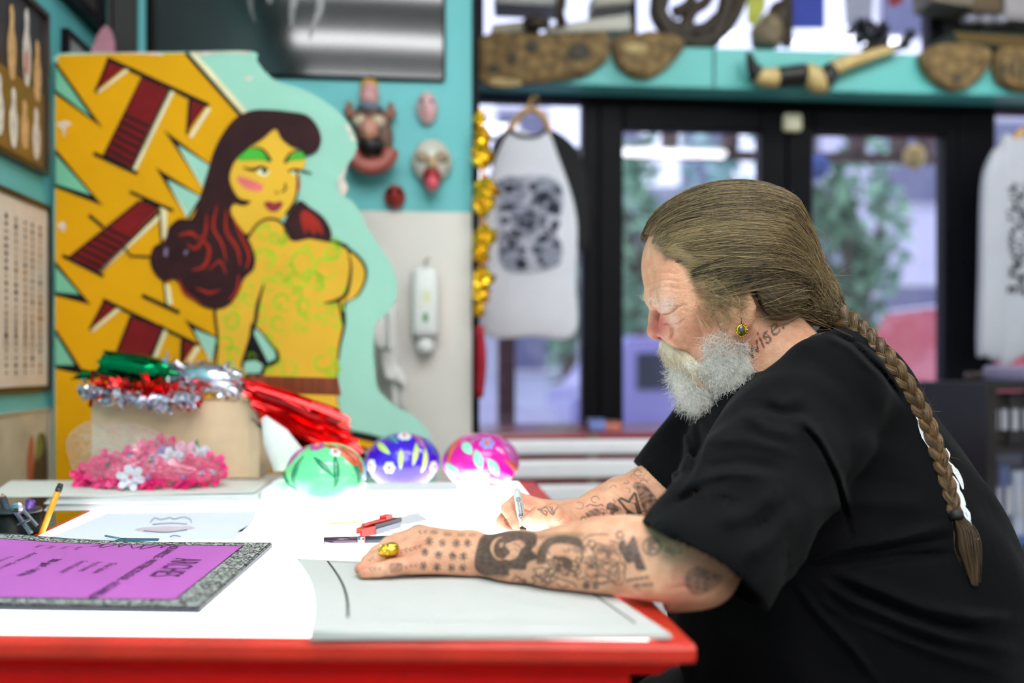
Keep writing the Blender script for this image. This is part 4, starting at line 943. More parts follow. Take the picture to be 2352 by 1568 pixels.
for s, e in ((.03, .48), (.52, .97)):
    p, q = f0.lerp(f1, s), f0.lerp(f1, e); nn = Vector((dirf.y, -dirf.x, 0))
    dr = obj('drawer', MB().hexa([p, q, q + nn * .012 * 1, p + nn * .012] and [tuple(p + nn * .014), tuple(q + nn * .014), tuple(q + nn * .001), tuple(p + nn * .001)] + [tuple(v + Vector((0, 0, .105))) for v in (p + nn * .014, q + nn * .014, q + nn * .001, p + nn * .001)]), redp, t)
    h = p.lerp(q, .5) + nn * .02 + Vector((0, 0, .05)); obj('drawer_knob', MB().lathe(tuple(h - nn * .005), [(.006, 0), (.006, .008), (.014, .014), (.013, .02), (.005, .024)], 12, tuple(nn)), mat('knob_brass', (170, 140, 80), .3, .9), dr, True)
for v in a1:
    c_ = Vector(v).lerp(Vector((sum(p[0] for p in a1) / 4, sum(p[1] for p in a1) / 4, .56)), .07)
    obj('leg', MB().bev((c_.x - .03, c_.y - .03, 0), (c_.x + .03, c_.y + .03, .5595), .006, 1), redp, t)

# ------------------------------------------------------------------ violet watercolour pad
zt = TBL + .007
A, B = Vector(onz(459, 1394, zt)), Vector(onz(625, 1246, zt)); C = Vector(onz(-230, 1384, zt))
el = (C - A).normalized(); er = (B - A); Lr = er.length; er = er.normalized(); Wd = .50
def pad(u, w, dz_=0):      # u from near edge to far edge, w leftwards from the short edge
    lift = .010 * math.exp(-((w - .40) / .10) ** 2) * max(0, (u / Lr - .55) / .45) ** 2
    p = A + er * u + el * w; return (p.x, p.y, zt + dz_ + lift)
t = thing('paper_pad', 'violet covered paper pad with grey ornamental border on the light table', 'paper pad', tuple(A))
def lay(u0, u1, w0, w1, dz_, nu=12, nw=16): return MB().grid(lambda a, b: pad(u0 + (u1 - u0) * b, w0 + (w1 - w0) * a, dz_), nw, nu)
m = MB(); q = [pad(0, 0), pad(Lr, 0), pad(Lr, Wd), pad(0, Wd)]; lo = [(p[0], p[1], TBL + .0006) for p in q]
m.hexa([lo[0], lo[3], lo[2], lo[1]] + [(p[0], p[1], zt - .0012) for p in (q[0], q[3], q[2], q[1])])
obj('backing_board', m, mat('pad_black', (34, 30, 42), .5), t)
orn = bpy.data.materials.new('ornament_grey'); orn.use_nodes = True; nt = orn.node_tree; bs = nt.nodes['Principled BSDF']
tc = nt.nodes.new('ShaderNodeTexCoord'); vo = nt.nodes.new('ShaderNodeTexVoronoi'); vo.feature = 'DISTANCE_TO_EDGE'; vo.inputs['Scale'].default_value = 150
nz = nt.nodes.new('ShaderNodeTexNoise'); nz.inputs['Scale'].default_value = 60; mx = nt.nodes.new('ShaderNodeMix'); mx.data_type = 'VECTOR'; mx.inputs[0].default_value = .02
nt.links.new(tc.outputs['Object'], nz.inputs['Vector']); nt.links.new(tc.outputs['Object'], mx.inputs[4]); nt.links.new(nz.outputs['Color'], mx.inputs[5]); nt.links.new(mx.outputs[1], vo.inputs['Vector'])
rp = nt.nodes.new('ShaderNodeValToRGB'); rp.color_ramp.elements[0].position = .05; rp.color_ramp.elements[1].position = .16
rp.color_ramp.elements[0].color = (*lin((40, 42, 46)), 1); rp.color_ramp.elements[1].color = (*lin((196, 200, 196)), 1)
nt.links.new(vo.outputs['Distance'], rp.inputs[0]); nt.links.new(rp.outputs[0], bs.inputs['Base Color']); bs.inputs['Roughness'].default_value = .55
obj('ornamental_border', lay(0, Lr, 0, Wd, 0, 16, 20), orn, t)
BW = .034
obj('violet_cover', lay(BW * .8, Lr - BW * .8, BW, Wd, .0004, 16, 20), mat('violet_cover', (188, 96, 188), .5, var=.04, scale=8), t)
ink = mat('cover_ink', (72, 30, 84), .5)
m = MB()
for (u0, u1, w0, w1) in ((BW * .78, BW * .84, BW, Wd), (Lr - BW * .84, Lr - BW * .78, BW, Wd), (BW * .8, Lr - BW * .8, BW - .001, BW + .0006), (.002, Lr - .002, .0015, .003), (.001, .003, 0, Wd), (Lr - .003, Lr - .001, 0, Wd)):
    g = lay(u0, u1, w0, w1, .0007, 4, 14); m.add(g.v, g.f)
obj('border_lines', m, mat('line_black', (26, 24, 30), .5), t)
# roundels in the border
m = MB()
for k in range(9):
    u = .03 + (Lr - .06) * k / 8
    for r_, w_ in ((.011, .0012), (.006, .001)):
        pts = [(u + r_ * math.cos(a), BW / 2 + r_ * math.sin(a)) for a in np.linspace(0, 2 * math.pi, 17)]
        ribbon(m, pts, w_, lambda a, b: pad(a, b, .0007))
for k in range(12):
    w = .05 + .04 * k
    for u in (BW * .4, Lr - BW * .4): ribbon(m, [(u + .008 * math.cos(a), w + .014 * math.sin(a)) for a in np.linspace(0, 2 * math.pi, 15)], .0012, lambda a, b: pad(a, b, .0007))
obj('border_roundels', m, mat('line_black', (0, 0, 0)), t)
def ptext(name, s, u_start, w_base, size, **kw):
    """reads from the far edge towards the near edge, letter tops towards the short edge"""
    mb = MB(); put_text(mb, s, lambda a, b: pad(u_start - a, w_base - b, .0009), size, **kw)
    if mb.v: obj(name, mb, ink, t)
ptext('title_lettering', 'ARCHES', Lr * .5 + .062, .098, .052, cond=.56, spacing=1.0, bold=.0001)
ptext('title_lettering', 'AQUARELLE - WATERCOLOUR - ACUARELA', Lr * .5 + .148, .128, .0165, cond=.92, bold=.0003)
ptext('small_lettering', 'Grain Satine', Lr * .5 + .03, .170, .016, shear=.3, cond=.75); ptext('small_lettering', 'Hot Pressed', Lr * .5 + .035, .190, .015, cond=.75); ptext('small_lettering', 'Grano Satinado', Lr * .5 + .04, .210, .015, cond=.75)
ptext('small_lettering', '300 g/m\u00b2 - 140 lbs', Lr * .5 + .05, .250, .017, cond=.8, bold=.0004)
ptext('small_lettering', 'Acid free - Sans acide', Lr * .5 + .085, .292, .0135, shear=.3); ptext('small_lettering', 'Pur coton - Pure cotton', Lr * .5 + .06, .312, .010); ptext('small_lettering', 'Puro algodon', Lr * .5 + .05, .328, .010)
for k in range(4): ptext('small_lettering', 'No ' + str(4 - k), Lr * .86, .250 + .018 * k, .009)
m = MB(); rn = random.Random(3)
q = [(Lr * .885 + .011 * math.sin(k * 1.9) + rn.uniform(-.007, .007), .125 + k * .0058 + .004 * math.sin(k * 1.3)) for k in range(20)]
ribbon(m, spline(q, 4), .0019, lambda a, b: pad(a, b, .0009))
ribbon(m, spline([(Lr * .915, .14), (Lr * .90, .15), (Lr * .905, .165)], 4), .0012, lambda a, b: pad(a, b, .0009))
obj('handwriting', m, ink, t)

# ------------------------------------------------------------------ paper being drawn on
FLp, NLp, NRp, FRp = [Vector(onz(*p, TBL + .005)) for p in ((680, 1288), (712, 1458), (1543, 1456), (1296, 1290))]
def sheet(u, v, dz_=0):
    e = FLp.lerp(NLp, v); r_ = FRp.lerp(NRp, v); bow_ = .012 * math.sin(math.pi * v) * (1 - u)
    p = e.lerp(r_, u); return (p.x + bow_, p.y, TBL + .0012 + .0035 + .004 * (1 - u) ** 6 + dz_)
t = thing('drawing_paper', 'heavy white drawing sheet with ruled ink border under the forearm', 'paper', tuple(NLp))
papm = mat('heavy_paper', (200, 199, 196), .75, var=.015, scale=40, bump=.08, bscale=400)
g = MB().grid(lambda a, b: sheet(a, b), 24, 12); n_ = len(g.v); lower = [(p[0], p[1], TBL + .0006) for p in g.v]
m = MB(); m.add(g.v, g.f); m.add(lower, [tuple(reversed(f)) for f in g.f])
nu, nv = 24, 12; edge = [j for j in range(nu + 1)] + [(nu + 1) * (i + 1) + nu for i in range(nv)] + [(nu + 1) * nv + nu - 1 - j for j in range(nu)] + [(nu + 1) * (nv - 1 - i) for i in range(nv - 1)]
m.f += [(edge[k], edge[(k + 1) % len(edge)], n_ + edge[(k + 1) % len(edge)], n_ + edge[k]) for k in range(len(edge))]; m.mi = [0] * len(m.f)
obj('sheet', m, papm, t)
def inv_sheet(px, py):
    p = Vector(onz(px, py, TBL + .005)); best = None
    v = .5
    for _ in range(30):
        e = FLp.lerp(NLp, v); r_ = FRp.lerp(NRp, v); v += (p.y - (e.y + (r_.y - e.y) * .4)) / ((NLp.y - FLp.y)) * .8
    e = FLp.lerp(NLp, v); r_ = FRp.lerp(NRp, v); bow_ = .012 * math.sin(math.pi * v)
    u = (p.x - e.x) / (r_.x - e.x); u = (p.x - e.x - bow_ * (1 - u)) / (r_.x - e.x); return (u, v)
m = MB()
def inkline(a, b, w):
    ia, ib = inv_sheet(*a), inv_sheet(*b); pts = [(ia[0] + (ib[0] - ia[0]) * k / 16, ia[1] + (ib[1] - ia[1]) * k / 16) for k in range(17)]
    p3 = [Vector(sheet(*p, .0003)) for p in pts]; dr_ = (p3[-1] - p3[0]).normalized(); s = Vector((dr_.y, -dr_.x, 0)) * w / 2
    m.add([p + s for p in p3] + [p - s for p in p3], [(i, i + 1, 17 + i + 1, 17 + i) for i in range(16)])
inkline((750, 1295), (797, 1428), .0026); inkline((749, 1296), (1330, 1296), .0012); inkline((1352, 1352), (1452, 1421), .0022)
obj('ruled_border', m, mat('black_ink', (30, 26, 34), .5), t)
m = MB(); old, m = m, m; inkline((797, 1428), (1452, 1421), .0010); obj('pencil_line', m, mat('pencil_grey', (196, 194, 196), .7), t)

# ------------------------------------------------------------------ loose sheets lit from below
def translucent(name, rgb, k=.5):
    mt = bpy.data.materials.new(name); mt.use_nodes = True; nt = mt.node_tree; nt.nodes.remove(nt.nodes['Principled BSDF'])
    d = nt.nodes.new('ShaderNodeBsdfDiffuse'); tr = nt.nodes.new('ShaderNodeBsdfTranslucent'); mx = nt.nodes.new('ShaderNodeMixShader'); mx.inputs[0].default_value = k
    nz = nt.nodes.new('ShaderNodeTexNoise'); nz.inputs['Scale'].default_value = 30; rp = nt.nodes.new('ShaderNodeValToRGB')
    rp.color_ramp.elements[0].color = (*[v * .96 for v in lin(rgb)], 1); rp.color_ramp.elements[1].color = (*lin(rgb), 1); nt.links.new(nz.outputs['Fac'], rp.inputs[0])
    for s in (d, tr): nt.links.new(rp.outputs[0], s.inputs[0])
    nt.links.new(d.outputs[0], mx.inputs[1]); nt.links.new(tr.outputs[0], mx.inputs[2]); nt.links.new(mx.outputs[0], nt.nodes['Material Output'].inputs[0]); return mt
tp = translucent('tracing_paper', (216, 218, 222), .36); tw = translucent('bright_paper', (246, 248, 250), .5)
def loose(name, label, pts, z, m_, extra=None):
    p = [onz(a, b, TBL + z) for a, b in pts]; mb = MB().prism(p, (0, 0, .0008)); c = np.mean(np.array(p), 0)
    t = thing(name, label, 'paper', tuple(c), None); obj('sheet', mb, m_, t)
    if extra: extra(t)
    return t
def sketch(t):
    m = MB(); f = lambda a, b: onz(a, b, TBL + .0022)
    for q in ([(345, 1200), (355, 1189), (370, 1193), (390, 1188), (400, 1192), (420, 1187), (436, 1192), (440, 1200)], [(350, 1204), (390, 1201), (430, 1203)], [(390, 1233), (400, 1229), (415, 1232)], [(330, 1218), (380, 1222), (430, 1216)]):
        ribbon(m, spline(q, 4), 2.2, f)
    obj('faint_sketch', m, mat('sketch_blue', (120, 122, 150), .7), t)
    m = MB(); fill(m, spline([(310, 1214), (360, 1209), (430, 1208), (450, 1213), (400, 1220), (330, 1221)], 4, True), lambda a, b: onz(a, b, TBL + .0018)); obj('pink_smudge', m, mat('smudge_pink', (214, 196, 206), .7), t)
loose('tracing_sheet', 'grey tracing sheet with faint sketch behind the violet pad', [(96, 1243), (246, 1178), (590, 1174), (580, 1200), (535, 1240)], .0008, tp, sketch)
loose('white_sheet', 'blank white sheet between tracing sheet and utility knife', [(545, 1222), (618, 1180), (740, 1178), (830, 1196), (825, 1214)], .0008, tw)
loose('paper_scrap', 'small pale grey paper scrap just beyond the utility knife', [(890, 1208), (912, 1188), (960, 1178), (985, 1194), (940, 1204)], .0008, translucent('grey_scrap', (206, 206, 208), .38))
loose('paper_slip', 'narrow cream paper slip beside the utility knife', [(742, 1206), (760, 1199), (838, 1196), (836, 1202)], .0020, translucent('cream_slip', (246, 236, 206), .4))
loose('white_sheet', 'white sheet lying before the green skull ornament', [(650, 1192), (690, 1166), (1020, 1162), (1000, 1176), (890, 1186)], .0018, tw)
m = MB(); f = lambda a, b: onz(a, b, TBL + .0046)
m.add([f(*p) for p in ((264, 1243), (282, 1238), (366, 1239), (364, 1242.5))] , [(0, 1, 2, 3)]); m.add([f(*p) for p in ((240, 1232), (244, 1231.4), (290, 1240), (286, 1241))], [(0, 1, 2, 3)])
o = tag(obj('teal_ruler', m, mat('teal_plastic', (12, 88, 104), .35)), 'slim teal plastic strip behind the far edge of the violet pad', 'ruler'); o.modifiers.new('t', 'SOLIDIFY').thickness = .002

# pen and utility knife
def alongz(a, b, z): return Vector(onz(*a, z)), Vector(onz(*b, z))
a, b = alongz((744, 1241), (928, 1237), TBL + .0062); d = b - a
t = thing('ink_pen', 'slim dark ink pen lying by the hand with the gold ring', 'pen', tuple(a))
dkp = mat('pen_maroon', (60, 30, 50), .3, coat=.5)
obj('barrel', MB().tube([a, a + d * .42], .0046, 10), dkp, t, True); obj('clip_band', MB().tube([a + d * .422, a + d * .50], .0051, 10), mat('pen_silver', (180, 184, 196), .2, .9), t, True)
obj('cap', MB().tube([a + d * .502, a + d * .97, a + d], [.005, .005, .003], 10), mat('pen_slate', (44, 42, 56), .3), t, True)
obj('red_band', MB().tube([a + d * .502, a + d * .515], .0053, 10), mat('band_red', (226, 84, 70), .4), t); obj('pocket_clip', MB().tube([a + d * .02 + Vector((0, -.004, -.002)), a + d * .10 + Vector((0, -.006, -.003))], .0016, 6), mat('pen_silver', (0, 0, 0)), t)
a, b = alongz((817, 1219), (906, 1194), TBL + .012); d = b - a; dn = d.normalized(); sd = Vector((dn.y, -dn.x, 0)); up = Vector((0, 0, 1))
t = thing('utility_knife', 'red and black utility knife lying on bright paper', 'knife', tuple(a))
def kbox(f0, f1, s0, s1, z0, z1, tap=1):
    p, q = a + d * f0, a + d * f1
    return MB().hexa([tuple(v) for v in (p + sd * s0 * tap + up * z0, q + sd * s0 + up * z0, q + sd * s1 + up * z0, p + sd * s1 * tap + up * z0, p + sd * s0 * tap + up * z1, q + sd * s0 + up * z1, q + sd * s1 + up * z1, p + sd * s1 * tap + up * z1)])
rd = mat('knife_red', (212, 42, 26), .35); gy = mat('knife_grey', (110, 112, 126), .4); kb = mat('knife_black', (36, 32, 40), .45)
obj('blade', kbox(0, .16, -.004, .004, -.010, -.004, .4), mat('blade_steel', (190, 196, 206), .2, .9), t)
obj('nose', kbox(.08, .34, -.010, .010, -.0105, .002, .5), rd, t)
obj('grip', kbox(.3405, 1.0, -.012, .012, -.0105, -.002, 1), gy, t)
obj('black_spine', kbox(.3405, 1.03, -.011, .011, -.0018, .004, .9), kb, t)
obj('red_inlay', kbox(.18, .66, -.006, .006, .0042, .007, .5), rd, t)
obj('slider', kbox(.68, .86, -.006, .006, .0042, .011, 1), rd, t)
for k in range(4): obj('grip_rib', kbox(.42 + .14 * k, .47 + .14 * k, -.0138, -.0121, -.009, -.003), mat('rib_pale', (170, 172, 186), .4), t)
obj('red_clip', kbox(.34, .44, -.0155, -.0125, -.0105, .001), mat('clip_coral', (236, 96, 84), .4), t)

# ------------------------------------------------------------------ paper stack, carton and party things at the far left of the table
zS = TBL + .024
yS0 = onz(400, 1170, TBL + .001)[1]
xa, xb = P(120, 1150, 1.72)[0], P(596, 1150, 1.72)[0]
t = thing('paper_stack', 'thick white block of paper under the carton and flower bag', 'paper stack', ((xa + xb) / 2, yS0, TBL))
nl = 6
for k in range(nl):
    z0_, z1_ = TBL + .001 + (zS - TBL - .001) * k / nl, TBL + .001 + (zS - TBL - .001) * (k + 1) / nl; e = (k % 3) * .003
    obj('sheet_bundle', MB().bev((xa + e, yS0 + e, z0_), (xb - e * .5, 2.10, z1_ - .0006), .0015, 1), mat('stack_white', (226, 228, 228), .7, var=.03), t)
p = [Vector(q) for q in (onz(-30, 1142, zS + .002), onz(184, 1140, zS + .0012), onz(584, 1132, zS + .0012), onz(624, 1102, zS + .0012), onz(330, 1106, zS + .0012), onz(24, 1105, zS + .008))]
m = MB().prism([tuple(q) for q in p], (0, 0, .0012))
tag(obj('cover_sheet', m, mat('card_white', (222, 221, 214), .7, var=.03)), 'large cream sheet overhanging the paper stack under the flower bag', 'paper')
q = onz(612, 1172, TBL); 
t = thing('paper_roll', 'rolled white paper lying against the end of the paper stack', 'paper roll', q)
x0r = xb + .019; obj('rolled_sheet', MB().tube([(x0r, yS0 + .01, TBL + .019), (x0r, yS0 + .36, TBL + .019)], .018, 16), mat('stack_white', (0, 0, 0)), t, True)
obj('inner_turn', MB().tube([(x0r, yS0 + .008, TBL + .019), (x0r, yS0 + .02, TBL + .019)], .012, 12), mat('turn_grey', (190, 192, 194), .7), t)
# carton
zc0 = zS + .003; dB = 1.93
xa, xb = P(216, 1000, dB)[0], P(592, 1000, dB)[0]; yc0 = P(400, 1000, dB)[1]; zc1 = P(400, 926, dB)[2]
cardb = mat('cardboard', (216, 188, 154), .75, var=.06, scale=30, bump=.05)
t = thing('cardboard_carton', 'brown cardboard carton topped with foil tinsel', 'carton', ((xa + xb) / 2, yc0, zc0))
yc1 = yc0 + .17
for nm, lo, hi in (('front_panel', (xa, yc0, zc0), (xb, yc0 + .004, zc1)), ('back_panel', (xa, yc1 - .004, zc0), (xb, yc1, zc1)), ('side_panel', (xa, yc0 + .0041, zc0), (xa + .004, yc1 - .0041, zc1)), ('side_panel', (xb - .004, yc0 + .0041, zc0), (xb, yc1 - .0041, zc1)), ('base_panel', (xa + .0041, yc0 + .0041, zc0), (xb - .0041, yc1 - .0041, zc0 + .004)), ('top_flap', (xa + .002, yc0 + .002, zc1 + .0002), (xb - .002, yc0 + .08, zc1 + .004)), ('top_flap', (xa + .002, yc0 + .082, zc1 + .0002), (xb - .002, yc1 - .002, zc1 + .004))):
    obj(nm, MB().box(lo, hi), cardb, t)
obj('seam_strip', MB().box((xb - .02, yc0 - .001, zc0), (xb + .001, yc0 - .0002, zc1)), mat('card_pale', (208, 184, 152), .7), t)
# white paper cone beside the carton
a, b = Vector(P(606, 958, 1.86)), Vector(P(672, 1072, 1.84))
m = MB().tube([a, a.lerp(b, .4), b.lerp(a, .1), b], [.006, .026, .034, .012], 12, flat=.45, up=(0, 1, 0))
tag(obj('paper_cone', m, pap, None, True), 'crumpled white paper cone hanging beside the carton under red fringe', 'paper')

# foil tinsel
def foil(name, rgb): return mat(name, rgb, .16, .95, var=.15, scale=30)
F_G, F_R, F_S, F_D = foil('foil_green', (0, 132, 76)), mat('foil_red', (246, 58, 60), .2, .95, var=.2, scale=30), foil('foil_silver', (222, 222, 234)), foil('foil_crimson', (120, 6, 22))
def strips(mb, rn, p0, dirn, L, n, spread, w, wob, drop=0):
    """thin foil ribbons fanned from around p0"""
    dirn = Vector(dirn).normalized()
    for _ in range(n):
        s = Vector(p0) + Vector(tuple(rn.uniform(-q, q) for q in spread)); d = (dirn + Vector((rn.gauss(0, wob), rn.gauss(0, wob), rn.gauss(0, wob)))).normalized()
        nrm = Vector((rn.gauss(0, 1), rn.gauss(-.6, .6), rn.gauss(.6, 1))).normalized(); side = d.cross(nrm).normalized() * w * rn.uniform(.5, 1.2)
        l = L * rn.uniform(.6, 1.1); pts = [s, s + d * l * .5 + Vector((0, 0, -drop * .25)) , s + d * l + Vector((0, 0, -drop))]
        mb.add([pts[0] - side, pts[0] + side, pts[1] - side, pts[1] + side, pts[2] - side, pts[2] + side], [(0, 1, 3, 2), (2, 3, 5, 4)])
def tinsel(name, label, base, build):
    t = thing(name, label, 'tinsel', base, 'foil tinsel on the carton'); build(t); return t
dT = 1.96; rn = random.Random(31)
def b_green(t):
    a, b = Vector(P(240, 836, dT)), Vector(P(388, 862, dT)); ax = (b - a); r_ = .026
    core = MB().tube([a, b], r_, 16); obj('rolled_core', core, F_G, t, True)
    m = MB()
    for k in range(90):
        th = rn.uniform(0, 6.28); u = ax.normalized(); v = u.orthogonal().normalized(); w = u.cross(v); o_ = v * math.cos(th) + w * math.sin(th)
        s = a + ax * rn.uniform(-.04, .2) + o_ * (r_ + .0015); e = s + ax * rn.uniform(.5, .82) + o_ * rn.uniform(-.001, .005); tg = o_.cross(u) * .0035
        m.add([s - tg, s + tg, e + tg, e - tg], [(0, 1, 2, 3)])
    strips(m, rn, P(220, 858, dT), (-1, 0, -.1), .035, 20, (.01, .02, .006), .003, .15)
    o = obj('foil_strips', m, F_G, t); o['kind'] = 'stuff'
tinsel('tinsel_roll', 'rolled green foil fringe on top of the carton', P(314, 875, dT), b_green)
def b_silver(t):
    a, b = Vector(P(398, 858, dT)), Vector(P(556, 880, dT))
    obj('rolled_core', MB().tube([a, a.lerp(b, .5), b], [.022, .03, .028], 14), F_S, t, True)
    m = MB()
    for k in range(26): strips(m, rn, a.lerp(b, k / 25), (rn.uniform(-1, 1), -.6, rn.uniform(-.8, .7)), .024, 12, (.01, .015, .024), .004, .5)
    o = obj('foil_strips', m, F_S, t); o['kind'] = 'stuff'
tinsel('tinsel_bunch', 'silver foil tinsel bunched beside the green roll', P(470, 915, dT), b_silver)
def b_red(t):
    m = MB()
    for k in range(24):
        u = k / 23; c_ = Vector(P(222 + 220 * u, 884 + 22 * u, dT - .05)); strips(m, rn, c_, (rn.uniform(-.6, 1), -.4, rn.uniform(-.9, .2)), .026, 16, (.012, .02, .016), .004, .5)
    o = obj('foil_strips', m, F_R, t); o['kind'] = 'stuff'
    obj('core_string', MB().tube([P(222, 886, dT - .05), P(330, 896, dT - .05), P(442, 906, dT - .05)], .006, 6), F_D, t)
tinsel('tinsel_bunch', 'red foil tinsel drooping under the green roll', P(330, 915, dT - .05), b_red)
def b_sil2(t):
    m = MB()
    for k in range(30):
        u = k / 29; c_ = Vector(P(182 + 262 * u, 888 + 26 * math.sin(u * 2.6) + rn.uniform(-4, 10), dT - .08)); strips(m, rn, c_, (rn.uniform(-1, 1), -.5, rn.uniform(-1, .1)), .018, 10, (.012, .015, .010), .0045, .6)
    o = obj('foil_strips', m, F_S, t); o['kind'] = 'stuff'
    obj('core_string', MB().tube([P(182, 890, dT - .08), P(300, 914, dT - .08), P(444, 918, dT - .08)], .004, 6), F_S, t)
tinsel('tinsel_string', 'thin silver tinsel string along the carton front edge', P(310, 925, dT - .08), b_sil2)
def b_fringe(t):
    m, n = MB(), MB()
    for k in range(16):
        u = k / 15; c_ = Vector(P(570 + 44 * u, 884 + 68 * u, dT - .03)); strips(m, rn, c_, (1, -.04, -.26 - .12 * u), .175, 11, (.015, .03, .012), .0042, .035, .012)
    for k in range(12):
        u = k / 11; c_ = Vector(P(600 + 40 * u, 950 + 40 * u, dT)); strips(n, rn, c_, (1, .0, -.42), .12, 9, (.02, .02, .02), .005, .10, .02)
    o = obj('bright_strips', m, F_R, t); o['kind'] = 'stuff'; o = obj('dark_strips', n, F_D, t); o['kind'] = 'stuff'
    obj('header_tape', MB().tube([P(560, 880, dT - .03), P(604, 955, dT - .03)], .008, 6), F_D, t)
tinsel('red_fringe', 'shimmering red foil fringe sticking out sideways from the carton', P(640, 1000, dT), b_fringe)
q = [P(556, 862, dT + .05), P(776, 868, dT + .05), P(784, 908, dT + .05), P(560, 900, dT + .05)]
tag(obj('brown_film', MB().prism(q, (0, .004, 0)), mat('brown_foil', (132, 62, 34), .3, .3, var=.35, stretch=(30, 1, 1), scale=4), None), 'strip of brown red film lying behind the red fringe', 'film')
q = [P(390, 845, dT + .07), P(562, 850, dT + .07), P(562, 868, dT + .07), P(390, 866, dT + .07)]

# clear bag of silk flowers
flw = [mat('petal_hot', (216, 22, 104), .5, var=.15), mat('petal_rose', (226, 60, 124), .5, var=.15), mat('petal_pale', (236, 170, 196), .5), mat('petal_white', (214, 214, 226), .5), mat('petal_violet', (146, 118, 186), .5)]
lf = mat('silk_leaf', (70, 112, 84), .6, var=.2)
zF = zS + .0035
def flower(px, py, d, r_, k, rn):
    c = Vector(P(px, py, d)); 
    lb = ('hot pink silk flower', 'rose pink silk flower', 'pale pink silk flower', 'white silk flower', 'violet silk flower')[k] + ' inside the clear plastic bag'
    t = thing('silk_flower', lb, 'flower', tuple(c), 'silk flowers in the clear bag')
    ax = Vector((rn.uniform(-.5, .5), -.8, rn.uniform(-.1, .8))).normalized(); u = ax.orthogonal().normalized(); w = ax.cross(u)
    for ring, (n_, rr, lift) in enumerate(((6, 1, .15), (5, .62, .45))):
        m = MB()
        for j in range(n_):
            a = 2 * math.pi * j / n_ + ring * .5; e = u * math.cos(a) + w * math.sin(a); s = ax.cross(e)
            p0 = c + ax * r_ * .1; p1 = c + e * r_ * rr * .55 + ax * r_ * lift * .6; p2 = c + e * r_ * rr + ax * r_ * lift
            m.add([p0, p1 + s * r_ * .36 * rr, p2 + s * r_ * .22 * rr, p2 + e * r_ * .08 - ax * r_ * .05, p2 - s * r_ * .22 * rr, p1 - s * r_ * .36 * rr], [(0, 1, 2), (0, 2, 3), (0, 3, 4), (0, 4, 5)])
        obj('petals', m, flw[k], t)
    obj('centre', MB().ell(tuple(c + ax * r_ * .25), (r_ * .16,) * 3, 8, 6), flw[0] if k else flw[4], t)
    e = u * math.cos(px) + w * math.sin(px); m = MB(); p = c - ax * r_ * .1
    m.add([p, p + e * r_ * .7 + w * r_ * .25, p + e * r_ * 1.35, p + e * r_ * .7 - w * r_ * .25], [(0, 1, 2, 3)]); obj('leaf', m, lf, t)
rn = random.Random(17)
for (x, y, dd, k) in ((222, 1080, 1.79, 0), (246, 1060, 1.82, 0), (236, 1098, 1.77, 1), (196, 1094, 1.79, 0), (330, 1036, 1.84, 1), (300, 1052, 1.85, 0), (308, 1078, 1.79, 0), (300, 1098, 1.76, 3), (345, 1100, 1.77, 0), (372, 1086, 1.79, 1), (404, 1080, 1.80, 1), (418, 1048, 1.84, 2), (440, 1078, 1.80, 0), (374, 1052, 1.84, 4), (392, 1060, 1.81, 3), (462, 1086, 1.80, 0), (488, 1070, 1.83, 1), (494, 1090, 1.81, 0), (270, 1096, 1.77, 1), (425, 1100, 1.78, 0), (376, 1034, 1.86, 0), (450, 1055, 1.86, 3)):
    z = CAMZ - (y - HY) / F * dd
    flower(x, y, dd, rn.uniform(.022, .031), k, rn)
bagm = bpy.data.materials.new('clear_film'); bagm.use_nodes = True; nt = bagm.node_tree; nt.nodes.remove(nt.nodes['Principled BSDF'])
tr = nt.nodes.new('ShaderNodeBsdfTransparent'); gs = nt.nodes.new('ShaderNodeBsdfGlossy'); gs.inputs['Roughness'].default_value = .18; df = nt.nodes.new('ShaderNodeBsdfDiffuse'); df.inputs[0].default_value = (.8, .78, .78, 1)
m1 = nt.nodes.new('ShaderNodeMixShader'); m1.inputs[0].default_value = .5; m2 = nt.nodes.new('ShaderNodeMixShader'); nz = nt.nodes.new('ShaderNodeTexNoise'); nz.inputs['Scale'].default_value = 22; mr = nt.nodes.new('ShaderNodeMapRange'); mr.inputs[1].default_value = .35; mr.inputs[2].default_value = .75; mr.inputs[3].default_value = .05; mr.inputs[4].default_value = .38
nt.links.new(nz.outputs['Fac'], mr.inputs[0]); nt.links.new(mr.outputs[0], m2.inputs[0]); nt.links.new(gs.outputs[0], m1.inputs[1]); nt.links.new(df.outputs[0], m1.inputs[2]); nt.links.new(tr.outputs[0], m2.inputs[1]); nt.links.new(m1.outputs[0], m2.inputs[2]); nt.links.new(m2.outputs[0], nt.nodes['Material Output'].inputs[0])
# the bag: an outline swelling front and back, crinkled
ol = spline([(160, 1060), (150, 1010), (170, 985), (205, 966), (235, 978), (268, 970), (310, 974), (360, 990), (420, 1020), (470, 1048), (512, 1076), (520, 1094), (500, 1108), (430, 1112), (340, 1115), (250, 1114), (200, 1108), (172, 1090)], 4, True)
n_ = len(ol); gx, gy = 320, 1060; m = MB(); vs = []; rows = 9
for s in (-1, 1):
    for r_ in range(rows + 1):
        k = 1 - r_ / rows; off = .085 * math.sqrt(max(0, 1 - k * k))
        for j, (x, y) in enumerate(ol):
            xx, yy = gx + (x - gx) * k, gy + (y - gy) * k; cr = .006 * mnoise.noise(Vector((xx * .03, yy * .03, s * 3.0))) * 2
            dd = 1.81 + s * (off * (.45 + .55 * (yy - 960) / 150) + cr); q = P(xx, yy, dd); vs.append((q[0], q[1], max(q[2], zF + .005)))
fs = []
for s in range(2):
    o_ = s * (rows + 1) * n_
    for r_ in range(rows):
        for j in range(n_): fs.append((o_ + r_ * n_ + j, o_ + r_ * n_ + (j + 1) % n_, o_ + (r_ + 1) * n_ + (j + 1) % n_, o_ + (r_ + 1) * n_ + j))
m.add(vs, fs)
